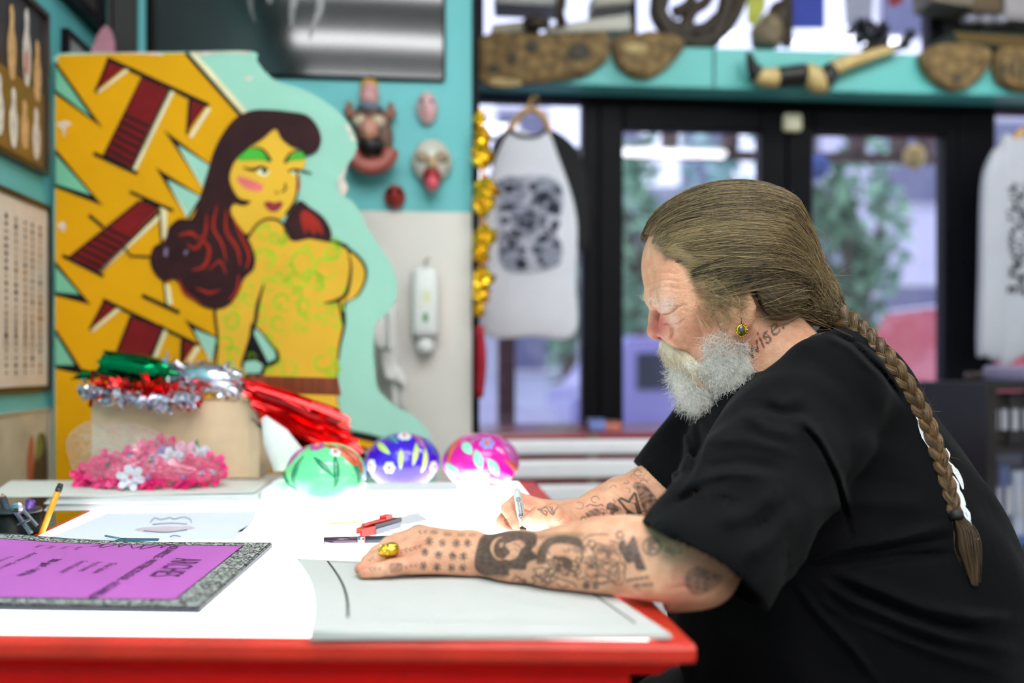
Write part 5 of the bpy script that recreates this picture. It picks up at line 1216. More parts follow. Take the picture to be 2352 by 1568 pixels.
tag(obj('plastic_bag', m, bagm, None, True), 'clear crinkled plastic bag holding pink silk flowers before the carton', 'bag')

# painted skull ornaments, and white box and cup
def skull(label, px, py, d, r_, col, deco, seed):
    c = Vector(P(px, py, d)); c.z = max(c.z, TBL + r_ * .78)
    t = thing('painted_skull', label, 'ornament', (c.x, c.y, TBL), 'painted skull ornaments at the back of the light table')
    def fn(q): return 1 + .06 * q.y * q.y - .10 * max(0, -q.z) + .03 * abs(q.x) * (q.z > -.2)
    rot = Matrix.Rotation(.3, 3, 'Z')
    obj('cranium', MB().ell(tuple(c), (r_ * 1.02, r_ * 1.1, r_ * .82), 28, 18, fn=fn), col, t, True)
    obj('jaw', MB().bev((c.x - r_ * .5, c.y - r_ * .2, TBL + .001), (c.x + r_ * .5, c.y + r_ * .95, c.z - r_ * .35), r_ * .2, 3), col, t, True)
    rn = random.Random(seed)
    for (a, e, w_, h_, mt_, nm) in deco:
        A_, E_ = R(a), R(e); q = Vector((math.sin(A_) * math.cos(E_), -math.cos(A_) * math.cos(E_), math.sin(E_)))
        p = c + Vector((q.x * r_ * 1.02, q.y * r_ * 1.1, q.z * r_ * .82)) * (fn(q) + .004); nrm = Vector((q.x, q.y, q.z * 1.2)).normalized(); u = nrm.cross(Vector((0, 0, 1))).normalized(); v = u.cross(nrm)
        if nm == 'flower':
            m = MB()
            for j in range(6):
                aa = j * math.pi / 3; cc = p + (u * math.cos(aa) + v * math.sin(aa)) * w_ * r_ * .6; m.ell(tuple(cc), (w_ * r_ * .38,) * 3, 8, 6)
            o = obj('painted_flower', m, mt_, t); obj('flower_eye', MB().ell(tuple(p + nrm * .003), (w_ * r_ * .35,) * 3, 8, 6), mat('deco_orange', (226, 120, 70), .3), o)
        else:
            aa = rn.uniform(-.8, .8); dd_ = u * math.cos(aa + 1.2) + v * math.sin(aa + 1.2); m = MB(); pts = []
            for k in range(7):
                tt = (k - 3) / 3; qq = (p + dd_ * tt * h_ * r_ - c); s_ = qq.length; qn = Vector((qq.x / (r_ * 1.02), qq.y / (r_ * 1.1), qq.z / (r_ * .82))).normalized()
                pts.append(c + Vector((qn.x * r_ * 1.02, qn.y * r_ * 1.1, qn.z * r_ * .82)) * (fn(qn) + .006))
            obj('painted_leaf', m.tube(pts, [w_ * r_ * max(.08, math.cos((k - 3) / 3 * 1.45)) for k in range(7)], 6, flat=.35, up=tuple(nrm)), mt_, t, True)
gl_ = lambda n, c_: mat(n, c_, .22, var=.08, coat=.6)
G1, G2, OR, PU, WH, BL, MG, MN, YL_ = gl_('glaze_mint', (112, 232, 150)), gl_('glaze_green', (30, 132, 92)), gl_('glaze_orange', (196, 78, 34)), gl_('glaze_plum', (170, 80, 150)), gl_('glaze_white', (226, 230, 236)), gl_('glaze_blue', (60, 20, 196)), gl_('glaze_magenta', (222, 14, 160)), gl_('glaze_pale_mint', (150, 240, 196)), gl_('glaze_lime', (200, 226, 120))
skull('lime green painted skull ornament nearest the carton', 748, 1098, 1.77, .069, G1, [(-62, -8, .10, .5, G2, 'leaf'), (-40, 10, .10, .5, G2, 'leaf'), (20, 12, .09, .55, G2, 'leaf'), (2, 22, .08, .4, G2, 'leaf'), (55, 5, .10, .5, G2, 'leaf'), (40, 45, .14, .7, OR, 'leaf'), (62, 34, .14, .6, OR, 'leaf'), (-20, 62, .20, .3, PU, 'flower'), (24, 46, .16, .3, WH, 'flower'), (-60, 40, .14, .4, PU, 'leaf')], 1)
skull('violet blue painted skull ornament between the green and magenta ones', 925, 1096, 1.97, .071, BL, [(-50, 0, .17, .3, WH, 'flower'), (-18, -2, .17, .3, WH, 'flower'), (22, 24, .09, .4, YL_, 'leaf'), (36, 10, .09, .4, YL_, 'leaf'), (52, -4, .16, .3, WH, 'flower'), (-38, 34, .10, .4, YL_, 'leaf'), (6, 62, .2, .3, WH, 'flower'), (-34, 58, .12, .4, gl_('glaze_teal', (70, 130, 160)), 'leaf'), (44, 52, .12, .4, PU, 'leaf'), (-2, 14, .08, .3, YL_, 'leaf')], 2)
skull('magenta painted skull ornament nearest the drawing man', 1105, 1096, 1.94, .072, MG, [(-30, 36, .15, .3, MN, 'leaf'), (8, 44, .22, .3, gl_('glaze_lilac', (150, 150, 220)), 'flower'), (-8, 14, .14, .3, MN, 'leaf'), (14, 0, .14, .3, MN, 'leaf'), (-62, 30, .13, .5, OR, 'leaf'), (48, 20, .12, .5, PU, 'leaf'), (54, -4, .10, .5, OR, 'leaf'), (-50, -6, .14, .4, MN, 'leaf'), (-20, 64, .12, .4, PU, 'leaf')], 3)
q0, q1 = onz(836, 1172, TBL), onz(1052, 1168, TBL)
t = thing('white_box', 'flat white box before the violet blue skull', 'box', ((q0[0] + q1[0]) / 2, q0[1], TBL))
bx = mat('box_white', (236, 236, 238), .5, var=.02)
obj('box_base', MB().bev((q0[0], q0[1], TBL + .001), (q1[0], q0[1] + .11, TBL + .024), .003, 1), bx, t); obj('lid', MB().bev((q0[0] - .002, q0[1] - .002, TBL + .0245), (q1[0] + .002, q0[1] + .112, TBL + .034), .004, 2), bx, t)
q = onz(1042, 1160, TBL)
t = thing('white_cup', 'small white cup at the corner of the white box', 'cup', (q[0] + .035, q[1] - .03, TBL))
cq = (q[0] + .035, q[1] - .03, TBL + .001)
obj('cup_body', MB().lathe(cq, [(.018, 0), (.022, .006), (.027, .05), (.029, .062), (.026, .062), (.023, .02)], 20), mat('cup_glaze', (236, 236, 238), .15, coat=.4), t, True)
obj('cup_handle', MB().tube([(cq[0] + .025, cq[1] - .005, cq[2] + .048), (cq[0] + .045, cq[1] - .012, cq[2] + .044), (cq[0] + .045, cq[1] - .012, cq[2] + .022), (cq[0] + .024, cq[1] - .004, cq[2] + .016)], .004, 8), mat('cup_glaze', (0, 0, 0)), t, True)

# ------------------------------------------------------------------ pencil jar on a low cart beside the table
xq, yq = W((34 - CX) / F * 1.5, 1.5, 0)[:2]
cart = thing('side_cart', 'black cart between the turquoise wall and the light table', 'cart', (xq, yq, 0))
obj('cart_top', MB().bev((XL + .02, yq - .3, .655), (xl - .012, yq + .12, .68), .004, 1), blk, cart); obj('cart_body', MB().box((XL + .03, yq - .29, .06), (xl - .02, yq + .11, .6545)), mat('cart_dark', (30, 28, 26), .5), cart)
for sx_ in (XL + .06, xl - .05):
    for sy_ in (yq - .26, yq + .08): obj('caster', MB().lathe((sx_, sy_ - .01, .03), [(.015, 0), (.03, .004), (.03, .02), (.015, .024)], 12, (0, 1, 0)), mat('rubber_black', (0, 0, 0)), cart)
zj = .681
t = thing('pencil_jar', 'dark green glass jar of pens beside the light table edge', 'jar', (xq, yq, zj))
obj('jar_body', MB().lathe((xq, yq, zj), [(.030, 0), (.036, .006), (.038, .06), (.036, .105), (.034, .105), (.035, .06), (.032, .01)], 24), mat('jar_green', (10, 16, 14), .45, spec=.2), t, True)
obj('jar_rim', MB().lathe((xq, yq, zj + .1052), [(.034, 0), (.038, .001), (.038, .005), (.034, .006)], 24), mat('rim_grey', (40, 46, 44), .35), t, True)
def stick(name, label, cat, p_tip, p_end, r_, m_, tips, d0=1.5, d1=1.5):
    a, b = Vector(P(*p_tip, d0)), Vector(P(*p_end, d1)); d = b - a
    t = thing(name, label, cat, tuple(a))
    obj('shaft', MB().tube([a, b], r_, 6), m_, t, True)
    for (nm, f0, f1, r0, r1, mm) in tips: obj(nm, MB().tube([a + d * f0, a + d * f1], [r0, r1], 8), mm, t, True)
stick('pencil', 'yellow pencil with dark ferrule leaning out of the jar', 'pencil', (92, 1232), (134, 1126), .0045, mat('pencil_yellow', (228, 158, 32), .4), [('ferrule', .985, 1.06, .0048, .0048, mat('ferrule_dark', (60, 54, 50), .4)), ('eraser', 1.061, 1.14, .0044, .004, mat('eraser_dark', (50, 46, 44), .7))], 1.47, 1.47)
stick('pencil', 'dark slate pencil slanting in the jar with point up', 'pencil', (42, 1240), (8, 1142), .0045, mat('pencil_slate', (66, 70, 84), .4), [('bare_wood', 1.0, 1.09, .0044, .0012, mat('cedar', (190, 130, 90), .6))], 1.48, 1.5)
stick('pen', 'purple capped pen standing in the jar', 'pen', (58, 1230), (70, 1150), .0075, mat('pen_purple', (84, 34, 140), .3, coat=.4), [('cap_end', 1.0, 1.05, .0072, .004, mat('pen_purple', (0, 0, 0)))], 1.5, 1.5)
stick('pen', 'slim dark pen at the back of the jar', 'pen', (46, 1225), (44, 1156), .004, mat('pen_dark', (40, 36, 60), .3), [('pen_tip', 1.0, 1.06, .004, .001, mat('pen_silver', (0, 0, 0)))], 1.53, 1.53)
stick('brush', 'black handled brush at the frame edge of the jar', 'brush', (20, 1235), (-12, 1128), .005, mat('brush_black', (30, 26, 34), .35), [('bristle_tip', 1.0, 1.1, .005, .002, mat('bristles', (120, 96, 70), .8))], 1.5, 1.52)
a, b = Vector(P(34, 1172, 1.46)), Vector(P(72, 1226, 1.46))
t = thing('metal_clip', 'bent metal drawing clip stuck in the pencil jar', 'clip', tuple(a)); ms_ = mat('pen_silver', (0, 0, 0))
obj('clip_arm', MB().tube([a, b], .004, 6), ms_, t); obj('clip_arm', MB().tube([a + Vector((.012, 0, 0)), b + Vector((.008, 0, .012))], .003, 6), ms_, t); obj('clip_spring', MB().tube([P(40, 1205, 1.455), P(70, 1192, 1.455)], .0018, 6), ms_, t); obj('clip_head', MB().ell(tuple(a + Vector((.004, 0, .004))), (.011, .006, .009), 10, 6), ms_, t)
# ------------------------------------------------------------------ smooth implicit surfaces -> meshes (numpy surface nets on sparse blocks)
def C(px, py, d): return np.array([(px - CX) / F * d, d, CAMZ + (HY - py) / F * d])
def proj(p): return CX + p[..., 0] / p[..., 1] * F, HY - (p[..., 2] - CAMZ) / p[..., 1] * F
def smin(a, b, k):
    h = np.clip(.5 + .5 * (b - a) / k, 0, 1); return b + (a - b) * h - k * h * (1 - h)
def smax(a, b, k): return -smin(-a, -b, k)
class Cone:                       # capsule whose radius runs from ra to rb
    def __init__(s, a, b, ra, rb, k=.01, op=1):
        s.a, s.b, s.ra, s.rb, s.k, s.op = np.array(a, float), np.array(b, float), ra, rb, k, op
        s.c = (s.a + s.b) / 2; s.R = np.linalg.norm(s.b - s.a) / 2 + max(ra, rb)
    def f(s, p):
        ba = s.b - s.a; q = p - s.a; t = np.clip(q @ ba / max(ba @ ba, 1e-12), 0, 1)
        return np.sqrt(((q - t[:, None] * ba) ** 2).sum(1)) - (s.ra + (s.rb - s.ra) * t)
class Ell:
    def __init__(s, c, r, k=.01, op=1, rot=None):
        s.c, s.r, s.k, s.op = np.array(c, float), np.array(r if hasattr(r, '__len__') else (r, r, r), float), k, op
        s.M = np.eye(3) if rot is None else (rot if isinstance(rot, np.ndarray) else np.array(Matrix.Rotation(R(rot[0]), 3, rot[1]))); s.R = s.r.max()
    def f(s, p):
        q = (p - s.c) @ s.M; k0 = np.sqrt(((q / s.r) ** 2).sum(1)); k1 = np.sqrt(((q / s.r ** 2) ** 2).sum(1))
        return k0 * (k0 - 1) / np.maximum(k1, 1e-9)
class Cut:                        # half-space or any function, always evaluated
    def __init__(s, fn, k=.004): s.fn, s.k, s.op, s.R, s.c = fn, k, -1, 1e9, np.zeros(3)
    def f(s, p): return s.fn(p)
def make_eval(prims, post=None):
    def ev(p, near=None):
        d = np.full(len(p), .5)
        for q in (prims if near is None else near):
            v = q.f(p)
            d = smin(d, v, q.k) if q.op > 0 else smax(d, -v, q.k)
        return post(p, d) if post is not None else d
    ev.prims = prims; return ev
def surface_nets(ev, lo, hi, h, n=24, margin=.012):
    lo = np.array(lo, float); dims = np.ceil((np.array(hi) - lo) / (h * n)).astype(int); S = h * n; half = S * math.sqrt(3) / 2
    bi = np.stack(np.meshgrid(*[np.arange(k) for k in dims], indexing='ij'), -1).reshape(-1, 3)
    cen = lo + (bi + .5) * S
    keep = np.abs(ev(cen)) < half * 1.35 + margin
    bi, cen = bi[keep], cen[keep]
    g = np.stack(np.meshgrid(*[np.arange(n + 1)] * 3, indexing='ij'), -1).reshape(-1, 3)
    NN = dims * n + 2; ids, pos, quads = [], [], []
    key = lambda ijk: (ijk[..., 0].astype(np.int64) * NN[1] + ijk[..., 1]) * NN[2] + ijk[..., 2]
    adds = [q for q in ev.prims]
    for b, c in zip(bi, cen):
        near = [q for q in adds if np.linalg.norm(q.c - c) < q.R + half + q.k + margin * 1.5 + .02]
        if not any(q.op > 0 for q in near): continue
        base = b * n; pts = lo + (base + g) * h
        v = ev(pts, near).reshape(n + 1, n + 1, n + 1).astype(np.float32)
        if v.min() > 0 or v.max() < 0: continue
        ins = v < 0
        # cell vertices
        cs_ = [(i, j, k) for i in (0, 1) for j in (0, 1) for k in (0, 1)]
        corner = np.stack([ins[i:n + i, j:n + j, k:n + k] for i, j, k in cs_], -1)
        act = corner.any(-1) & ~corner.all(-1); ai = np.argwhere(act)
        if len(ai) == 0: continue
        vals = np.stack([v[i:n + i, j:n + j, k:n + k][act] for i, j, k in cs_], -1)
        off = np.array(cs_, np.float32); acc = np.zeros((len(ai), 3), np.float32); cnt = np.zeros(len(ai), np.float32)
        for e0 in range(8):
            for bit in (1, 2, 4):
                e1 = e0 | bit
                if e1 == e0: continue
                a, bb = vals[:, e0], vals[:, e1]; x = (a < 0) != (bb < 0)
                t = np.where(x, a / np.where(np.abs(a - bb) < 1e-9, 1, a - bb), 0)
                acc += np.where(x[:, None], off[e0] + (off[e1] - off[e0]) * t[:, None], 0); cnt += x
        pos.append(lo + (base + ai + acc / cnt[:, None]) * h); ids.append(key(base + ai))
        # quads across sign-changing grid edges
        for ax in range(3):
            sl0 = [slice(0, n)] * 3; sl1 = [slice(0, n)] * 3; sl1[ax] = slice(1, n + 1)
            a, bb = ins[tuple(sl0)], ins[tuple(sl1)]; ch = np.argwhere(a != bb)
            if len(ch) == 0: continue
            flip = a[tuple(ch.T)]; u, w = (ax + 1) % 3, (ax + 2) % 3; gi = base + ch
            du, dw = np.zeros(3, int), np.zeros(3, int); du[u] = 1; dw[w] = 1
            q = np.stack([key(gi - du - dw), key(gi - dw), key(gi), key(gi - du)], 1)
            q[~flip] = q[~flip][:, ::-1]; quads.append(q)
    ids, pos, quads = np.concatenate(ids), np.concatenate(pos), np.concatenate(quads)
    o = np.argsort(ids); ids, pos = ids[o], pos[o]
    qi = np.searchsorted(ids, quads); ok = (qi < len(ids)).all(1); qi = qi[ok]; quads = quads[ok]
    ok = (ids[qi] == quads).all(1); return pos, qi[ok]
def relax(v, f, it=2, lam=.5):
    e = np.concatenate([f[:, [0, 1]], f[:, [1, 2]], f[:, [2, 3]], f[:, [3, 0]]]); e = np.concatenate([e, e[:, ::-1]])
    cnt = np.bincount(e[:, 0], minlength=len(v)).astype(float)[:, None]
    for i in range(it):
        for l in (lam, -lam * 1.04):
            s = np.stack([np.bincount(e[:, 0], v[e[:, 1], k], minlength=len(v)) for k in range(3)], 1)
            v = v + l * np.where(cnt > 0, s / np.maximum(cnt, 1) - v, 0)
    return v
def to_world(v): return np.stack([cs * v[:, 0] + sn * v[:, 1], -sn * v[:, 0] + cs * v[:, 1], v[:, 2]], 1)
def np_mesh(name, v, f, m, parent, attrs=None, smooth=True):
    """v in camera-aligned metres, f quads or triangles"""
    base = np.array(LOC[parent.name]); w = to_world(v) - base
    me = bpy.data.meshes.new(name); k = f.shape[1]
    me.vertices.add(len(w)); me.vertices.foreach_set('co', w.astype(np.float32).ravel())
    me.loops.add(f.size); me.loops.foreach_set('vertex_index', f.astype(np.int32).ravel())
    me.polygons.add(len(f)); me.polygons.foreach_set('loop_start', np.arange(0, f.size, k, dtype=np.int32)); me.polygons.foreach_set('loop_total', np.full(len(f), k, np.int32))
    if smooth: me.polygons.foreach_set('use_smooth', np.ones(len(f), bool))
    me.update(calc_edges=True)
    for nm, val in (attrs or {}).items():
        a = me.attributes.new(nm, 'FLOAT', 'POINT'); a.data.foreach_set('value', val.astype(np.float32))
    for q in (m if isinstance(m, list) else [m]): me.materials.append(q)
    o = bpy.data.objects.new(name, me); COL.objects.link(o); o.parent = parent; LOC[o.name] = Vector(base); return o
def grad(ev, p, e=.0008):
    g = np.stack([ev(p + d) - ev(p - d) for d in np.eye(3) * e], 1); return g / np.maximum(np.linalg.norm(g, axis=1, keepdims=True), 1e-9)
def to_level(ev, p, off, it=4):
    for _ in range(it):
        g = grad(ev, p); p = p - g * np.clip(ev(p) - off, -.02, .02)[:, None]
    return p
def seg_dist(px, py, line):
    """distance in pixels from points to a polyline, and the share of its length there"""
    best = np.full(px.shape, 1e9); L = np.array(line, float); tt = np.zeros(px.shape); n = len(L) - 1
    for i in range(n):
        a, b = L[i], L[i + 1]; d = b - a; t = np.clip(((px - a[0]) * d[0] + (py - a[1]) * d[1]) / max(d @ d, 1e-9), 0, 1)
        q = np.hypot(px - a[0] - t * d[0], py - a[1] - t * d[1]); m = q < best; best = np.where(m, q, best); tt = np.where(m, (i + t) / n, tt)
    return best, tt
def in_poly(px, py, poly):
    P_ = np.array(poly, float); c = np.zeros(px.shape, bool); j = len(P_) - 1
    for i in range(len(P_)):
        (xi, yi), (xj, yj) = P_[i], P_[j]
        c ^= ((yi > py) != (yj > py)) & (px < (xj - xi) * (py - yi) / (yj - yi + 1e-12) + xi); j = i
    return c
def poly_sd(px, py, poly):
    d, _ = seg_dist(px, py, list(poly) + [poly[0]]); return np.where(in_poly(px, py, poly), -d, d)
def strand_mesh(paths, r0, r1, sides=3):
    """paths (N,K,3) -> tubes tapering from r0 to r1 (arrays or numbers)"""
    N, K, _ = paths.shape; t = np.gradient(paths, axis=1); t /= np.maximum(np.linalg.norm(t, axis=2, keepdims=True), 1e-9)
    ref = np.where(np.abs(t[..., 2:3]) < .9, np.array([0, 0, 1.]), np.array([1., 0, 0])); u = np.cross(t, ref); u /= np.maximum(np.linalg.norm(u, axis=2, keepdims=True), 1e-9); w = np.cross(t, u)
    f = np.linspace(0, 1, K)[None, :, None]; r0 = np.broadcast_to(np.asarray(r0, float), (N,))[:, None, None]; r1 = np.broadcast_to(np.asarray(r1, float), (N,))[:, None, None]; r = r0 + (r1 - r0) * f
    ring = [paths + u * (r * math.cos(2 * math.pi * j / sides)) + w * (r * math.sin(2 * math.pi * j / sides)) for j in range(sides)]
    v = np.stack(ring, 2).reshape(-1, 3)
    b = (np.arange(N)[:, None] * K + np.arange(K - 1)[None])[..., None] * sides; j = np.arange(sides); j2 = (j + 1) % sides
    q = np.stack([b + j, b + j2, b + sides + j2, b + sides + j], -1).reshape(-1, 4); return v, q
# ------------------------------------------------------------------ the man
HD = 1.44                                   # distance of the head's middle plane
man = thing('person', 'heavy bearded man in black t-shirt with long braid drawing at the light table', 'person', W(C(1960, 835, 1.42)[0], 1.42, 0))
def both(fn): return fn(-1) + fn(1)
def skin_mat():
    m = bpy.data.materials.new('skin'); m.use_nodes = True; nt = m.node_tree; b = nt.nodes['Principled BSDF']; L = nt.links.new
    def attr(n):
        a = nt.nodes.new('ShaderNodeAttribute'); a.attribute_name = n; return a.outputs['Fac']
    nz = nt.nodes.new('ShaderNodeTexNoise'); nz.inputs['Scale'].default_value = 55; nz.inputs['Detail'].default_value = 6
    tc = nt.nodes.new('ShaderNodeTexCoord'); L(tc.outputs['Object'], nz.inputs['Vector'])
    rp = nt.nodes.new('ShaderNodeValToRGB'); rp.color_ramp.elements[0].position = .3; rp.color_ramp.elements[1].position = .72
    rp.color_ramp.elements[0].color = (*lin((204, 142, 110)), 1); rp.color_ramp.elements[1].color = (*lin((228, 174, 142)), 1); L(nz.outputs['Fac'], rp.inputs[0])
    def mix(fac, a, rgb):
        x = nt.nodes.new('ShaderNodeMix'); x.data_type = 'RGBA'; L(fac, x.inputs[0]); L(a, x.inputs[6]); x.inputs[7].default_value = (*lin(rgb), 1); return x.outputs[2]
    c = mix(attr('flush'), rp.outputs[0], (184, 94, 82)); c = mix(attr('pale'), c, (232, 192, 178)); c = mix(attr('ink'), c, (38, 39, 42)); c = mix(attr('nail'), c, (226, 178, 164))
    L(c, b.inputs['Base Color']); b.inputs['Roughness'].default_value = .48; b.inputs['Subsurface Weight'].default_value = .08; b.inputs['Subsurface Radius'].default_value = (.012, .005, .003); b.inputs['Specular IOR Level'].default_value = .4
    n2 = nt.nodes.new('ShaderNodeTexNoise'); n2.inputs['Scale'].default_value = 420; n2.inputs['Detail'].default_value = 4; L(tc.outputs['Object'], n2.inputs['Vector'])
    vo = nt.nodes.new('ShaderNodeTexVoronoi'); vo.inputs['Scale'].default_value = 300; L(tc.outputs['Object'], vo.inputs['Vector'])
    ad = nt.nodes.new('ShaderNodeMath'); L(n2.outputs['Fac'], ad.inputs[0]); L(vo.outputs['Distance'], ad.inputs[1])
    bp = nt.nodes.new('ShaderNodeBump'); bp.inputs['Strength'].default_value = .35; bp.inputs['Distance'].default_value = .0012; L(ad.outputs[0], bp.inputs['Height']); L(bp.outputs[0], b.inputs['Normal'])
    return m
skinm = skin_mat()
B = []
# head
B += [Ell(C(1664, 590, HD), (.111, .081, .094), .03), Ell(C(1566, 626, HD), (.053, .064, .064), .03), Ell(C(1590, 722, HD), (.055, .066, .064), .03)]
B += both(lambda s: [Ell(C(1572, 742, HD + s * .046), (.034, .024, .034), .02), Cone(C(1690, 760, HD + s * .060), C(1616, 858, HD + s * .028), .026, .025, .03), Ell(C(1600, 668, HD + s * .058), (.05, .022, .045), .03)])
B += [Ell(C(1608, 862, HD), (.028, .036, .03), .02), Ell(C(1584, 806, HD), (.030, .036, .034), .02)]
B += [Cone(C(1511, 684, HD - .037), C(1504, 682, HD - .012), .0100, .0108, .012), Cone(C(1504, 682, HD - .012), C(1504, 682, HD + .012), .0108, .0108, .012), Cone(C(1511, 684, HD + .037), C(1504, 682, HD + .012), .0100, .0108, .012)]
B += both(lambda s: [Ell(C(1516, 714, HD + s * .031), (.014, .017, .011), .012, -1)])
B += [Cone(C(1514, 700, HD), C(1509, 730, HD), .0085, .0105, .008), Cone(C(1509, 730, HD), C(1509, 756, HD), .0105, .0138, .008), Ell(C(1507, 760, HD), (.0128, .0135, .0118), .005)]
B += both(lambda s: [Ell(C(1531, 760, HD + s * .0135), (.0130, .0090, .0112), .004), Ell(C(1525, 777, HD + s * .0085), (.0075, .004, .006), .003, -1)])
B += both(lambda s: [Ell(C(1540, 711, HD + s * .033), .0128, .003), Ell(C(1528, 697, HD + s * .036), (.021, .020, .0095), .008), Ell(C(1532, 709, HD + s * .034), (.0135, .016, .0088), .003), Ell(C(1549, 731, HD + s * .040), (.0165, .012, .0068), .006)])
# ears
def ear(s):
    e = HD + s * .084
    return [Ell(C(1702, 706, e), (.0185, .008, .031), .008, 1, (-12, 'Y')), Ell(C(1700, 702, e + s * .009), (.0105, .006, .019), .005, -1, (-12, 'Y')),
            Cone(C(1716, 672, e + s * .003), C(1726, 706, e + s * .003), .005, .0055, .004), Cone(C(1726, 706, e + s * .003), C(1714, 742, e + s * .002), .0055, .007, .004), Ell(C(1706, 743, e + s * .001), (.0095, .006, .010), .005), Ell(C(1686, 712, e + s * .002), (.005, .004, .007), .004)]
B += both(ear)
# neck and hidden trunk core
B += [Cone(C(1722, 745, HD), C(1838, 905, 1.43), .060, .078, .03), Ell(C(1668, 838, HD), (.055, .062, .05), .03), Cone(C(1838, 905, 1.43), C(1930, 1250, 1.42), .06, .05, .03), Cone(C(1930, 1250, 1.42), C(1960, 1590, 1.42), .05, .05, .03)]
# legs inside the trousers
def leg(s): return [Cone(C(1950, 1600, 1.42 + s * .10), W2(.26, 1.40 + s * .13, .46), .040, .034, .03), Cone(W2(.26, 1.40 + s * .13, .46), W2(.30, 1.40 + s * .14, .09), .034, .028, .02)]
W2 = lambda x, d, z: np.array([x, d, z])
B += both(leg)
# near (left) arm
SH = C(1838, 990, 1.265)
B += [Cone(C(1880, 990, 1.36), SH, .055, .055, .03), Cone(SH, C(1604, 1286, 1.045), .055, .043, .03)]
ch = [((1600, 1292, 1.04), .041), ((1530, 1303, 1.05), .0395), ((1450, 1287, 1.063), .0385), ((1370, 1284, 1.078), .0362), ((1290, 1285, 1.095), .0325), ((1190, 1284, 1.128), .0284), ((1092, 1276, 1.158), .0250)]
for (a, ra), (b, rb) in zip(ch[:-1], ch[1:]): B.append(Cone(C(*a), C(*b), ra, rb, .02))
B += [Ell(C(1566, 1340, 1.025), (.038, .028, .018), .025), Ell(C(1440, 1262, 1.075), (.060, .03, .028), .03)]
# near hand: back of the hand, then fingers one by one
Wr = C(1092, 1276, 1.158)
K = [C(962, 1229, 1.212), C(950, 1240, 1.190), C(944, 1262, 1.166), C(950, 1294, 1.140)]
for kk, r_ in zip(K, (.0135, .0135, .0130, .0125)): B.append(Cone(Wr + (kk - Wr) * .12, kk, .0215, r_, .014))
B.append(Ell((Wr * .55 + (K[1] + K[2]) * .5 * .45) + np.array((0, .004, -.004)), (.030, .022, .018), .014))
fing = [([K[0], C(910, 1243, 1.208), C(882, 1260, 1.203), C(862, 1276, 1.20)], (.0118, .0100, .0090, .0078)),
        ([K[1], C(896, 1251, 1.182), C(866, 1270, 1.172), C(843, 1289, 1.165)], (.0120, .0102, .0090, .0078)),
        ([K[2], C(882, 1275, 1.152), C(852, 1291, 1.145), C(829, 1306, 1.140)], (.0118, .0100, .0088, .0076)),
        ([K[3], C(900, 1303, 1.132), C(866, 1310, 1.129), C(838, 1316.5, 1.127)], (.0108, .0092, .0083, .0072))]
for pts, rr in fing:
    for i in range(3): B.append(Cone(pts[i], pts[i + 1], rr[i], rr[i + 1], .0035))
B += [Cone(C(1066, 1258, 1.185), C(1005, 1262, 1.222), .016, .0125, .012), Cone(C(1005, 1262, 1.222), C(966, 1266, 1.226), .0115, .0105, .004), Cone(C(966, 1266, 1.226), C(935, 1272, 1.222), .0105, .0085, .004)]
# far (right) arm
SF = C(1652, 960, 1.61)
B += [Cone(C(1740, 950, 1.5), SF, .06, .065, .03), Cone(SF, C(1566, 1146, 1.575), .062, .052, .03)]
cf = [((1562, 1150, 1.57), .052), ((1500, 1142, 1.535), .048), ((1428, 1158, 1.505), .0375), ((1380, 1172, 1.487), .029), ((1330, 1186, 1.472), .0238)]
for (a, ra), (b, rb) in zip(cf[:-1], cf[1:]): B.append(Cone(C(*a), C(*b), ra, rb, .02))
# far hand closed on the marker
Wf = C(1330, 1186, 1.472)
KF = [C(1252, 1166, 1.497), C(1240, 1180, 1.515), C(1240, 1197, 1.528), C(1246, 1212, 1.532)]
for kk in KF: B.append(Cone(Wf + (kk - Wf) * .1, kk, .0195, .0128, .012))
B += [Ell(C(1292, 1192, 1.462), (.030, .018, .0185), .014)]
ff = [([KF[0], C(1192, 1146, 1.492), C(1166, 1168, 1.466), C(1186, 1205, 1.437)], (.0115, .0105, .0098, .0080)),
      ([KF[1], C(1172, 1168, 1.508), C(1154, 1198, 1.478), C(1178, 1224, 1.456)], (.0115, .0104, .0096, .0080)),
      ([KF[2], C(1176, 1190, 1.52), C(1162, 1212, 1.492), C(1186, 1222, 1.470)], (.0110, .0100, .0090, .0078)),
      ([KF[3], C(1190, 1205, 1.528), C(1180, 1218, 1.503), C(1202, 1222, 1.486)], (.0098, .0088, .0080, .0070))]
for pts, rr in ff:
    for i in range(3): B.append(Cone(pts[i], pts[i + 1], rr[i], rr[i + 1], .0035))
B += [Cone(C(1312, 1194, 1.452), C(1270, 1180, 1.432), .0175, .0150, .010), Cone(C(1270, 1180, 1.432), C(1236, 1184, 1.421), .0140, .0128, .004), Cone(C(1236, 1184, 1.421), C(1212, 1196, 1.421), .0125, .0102, .004)]
TBm = TBL + .0015
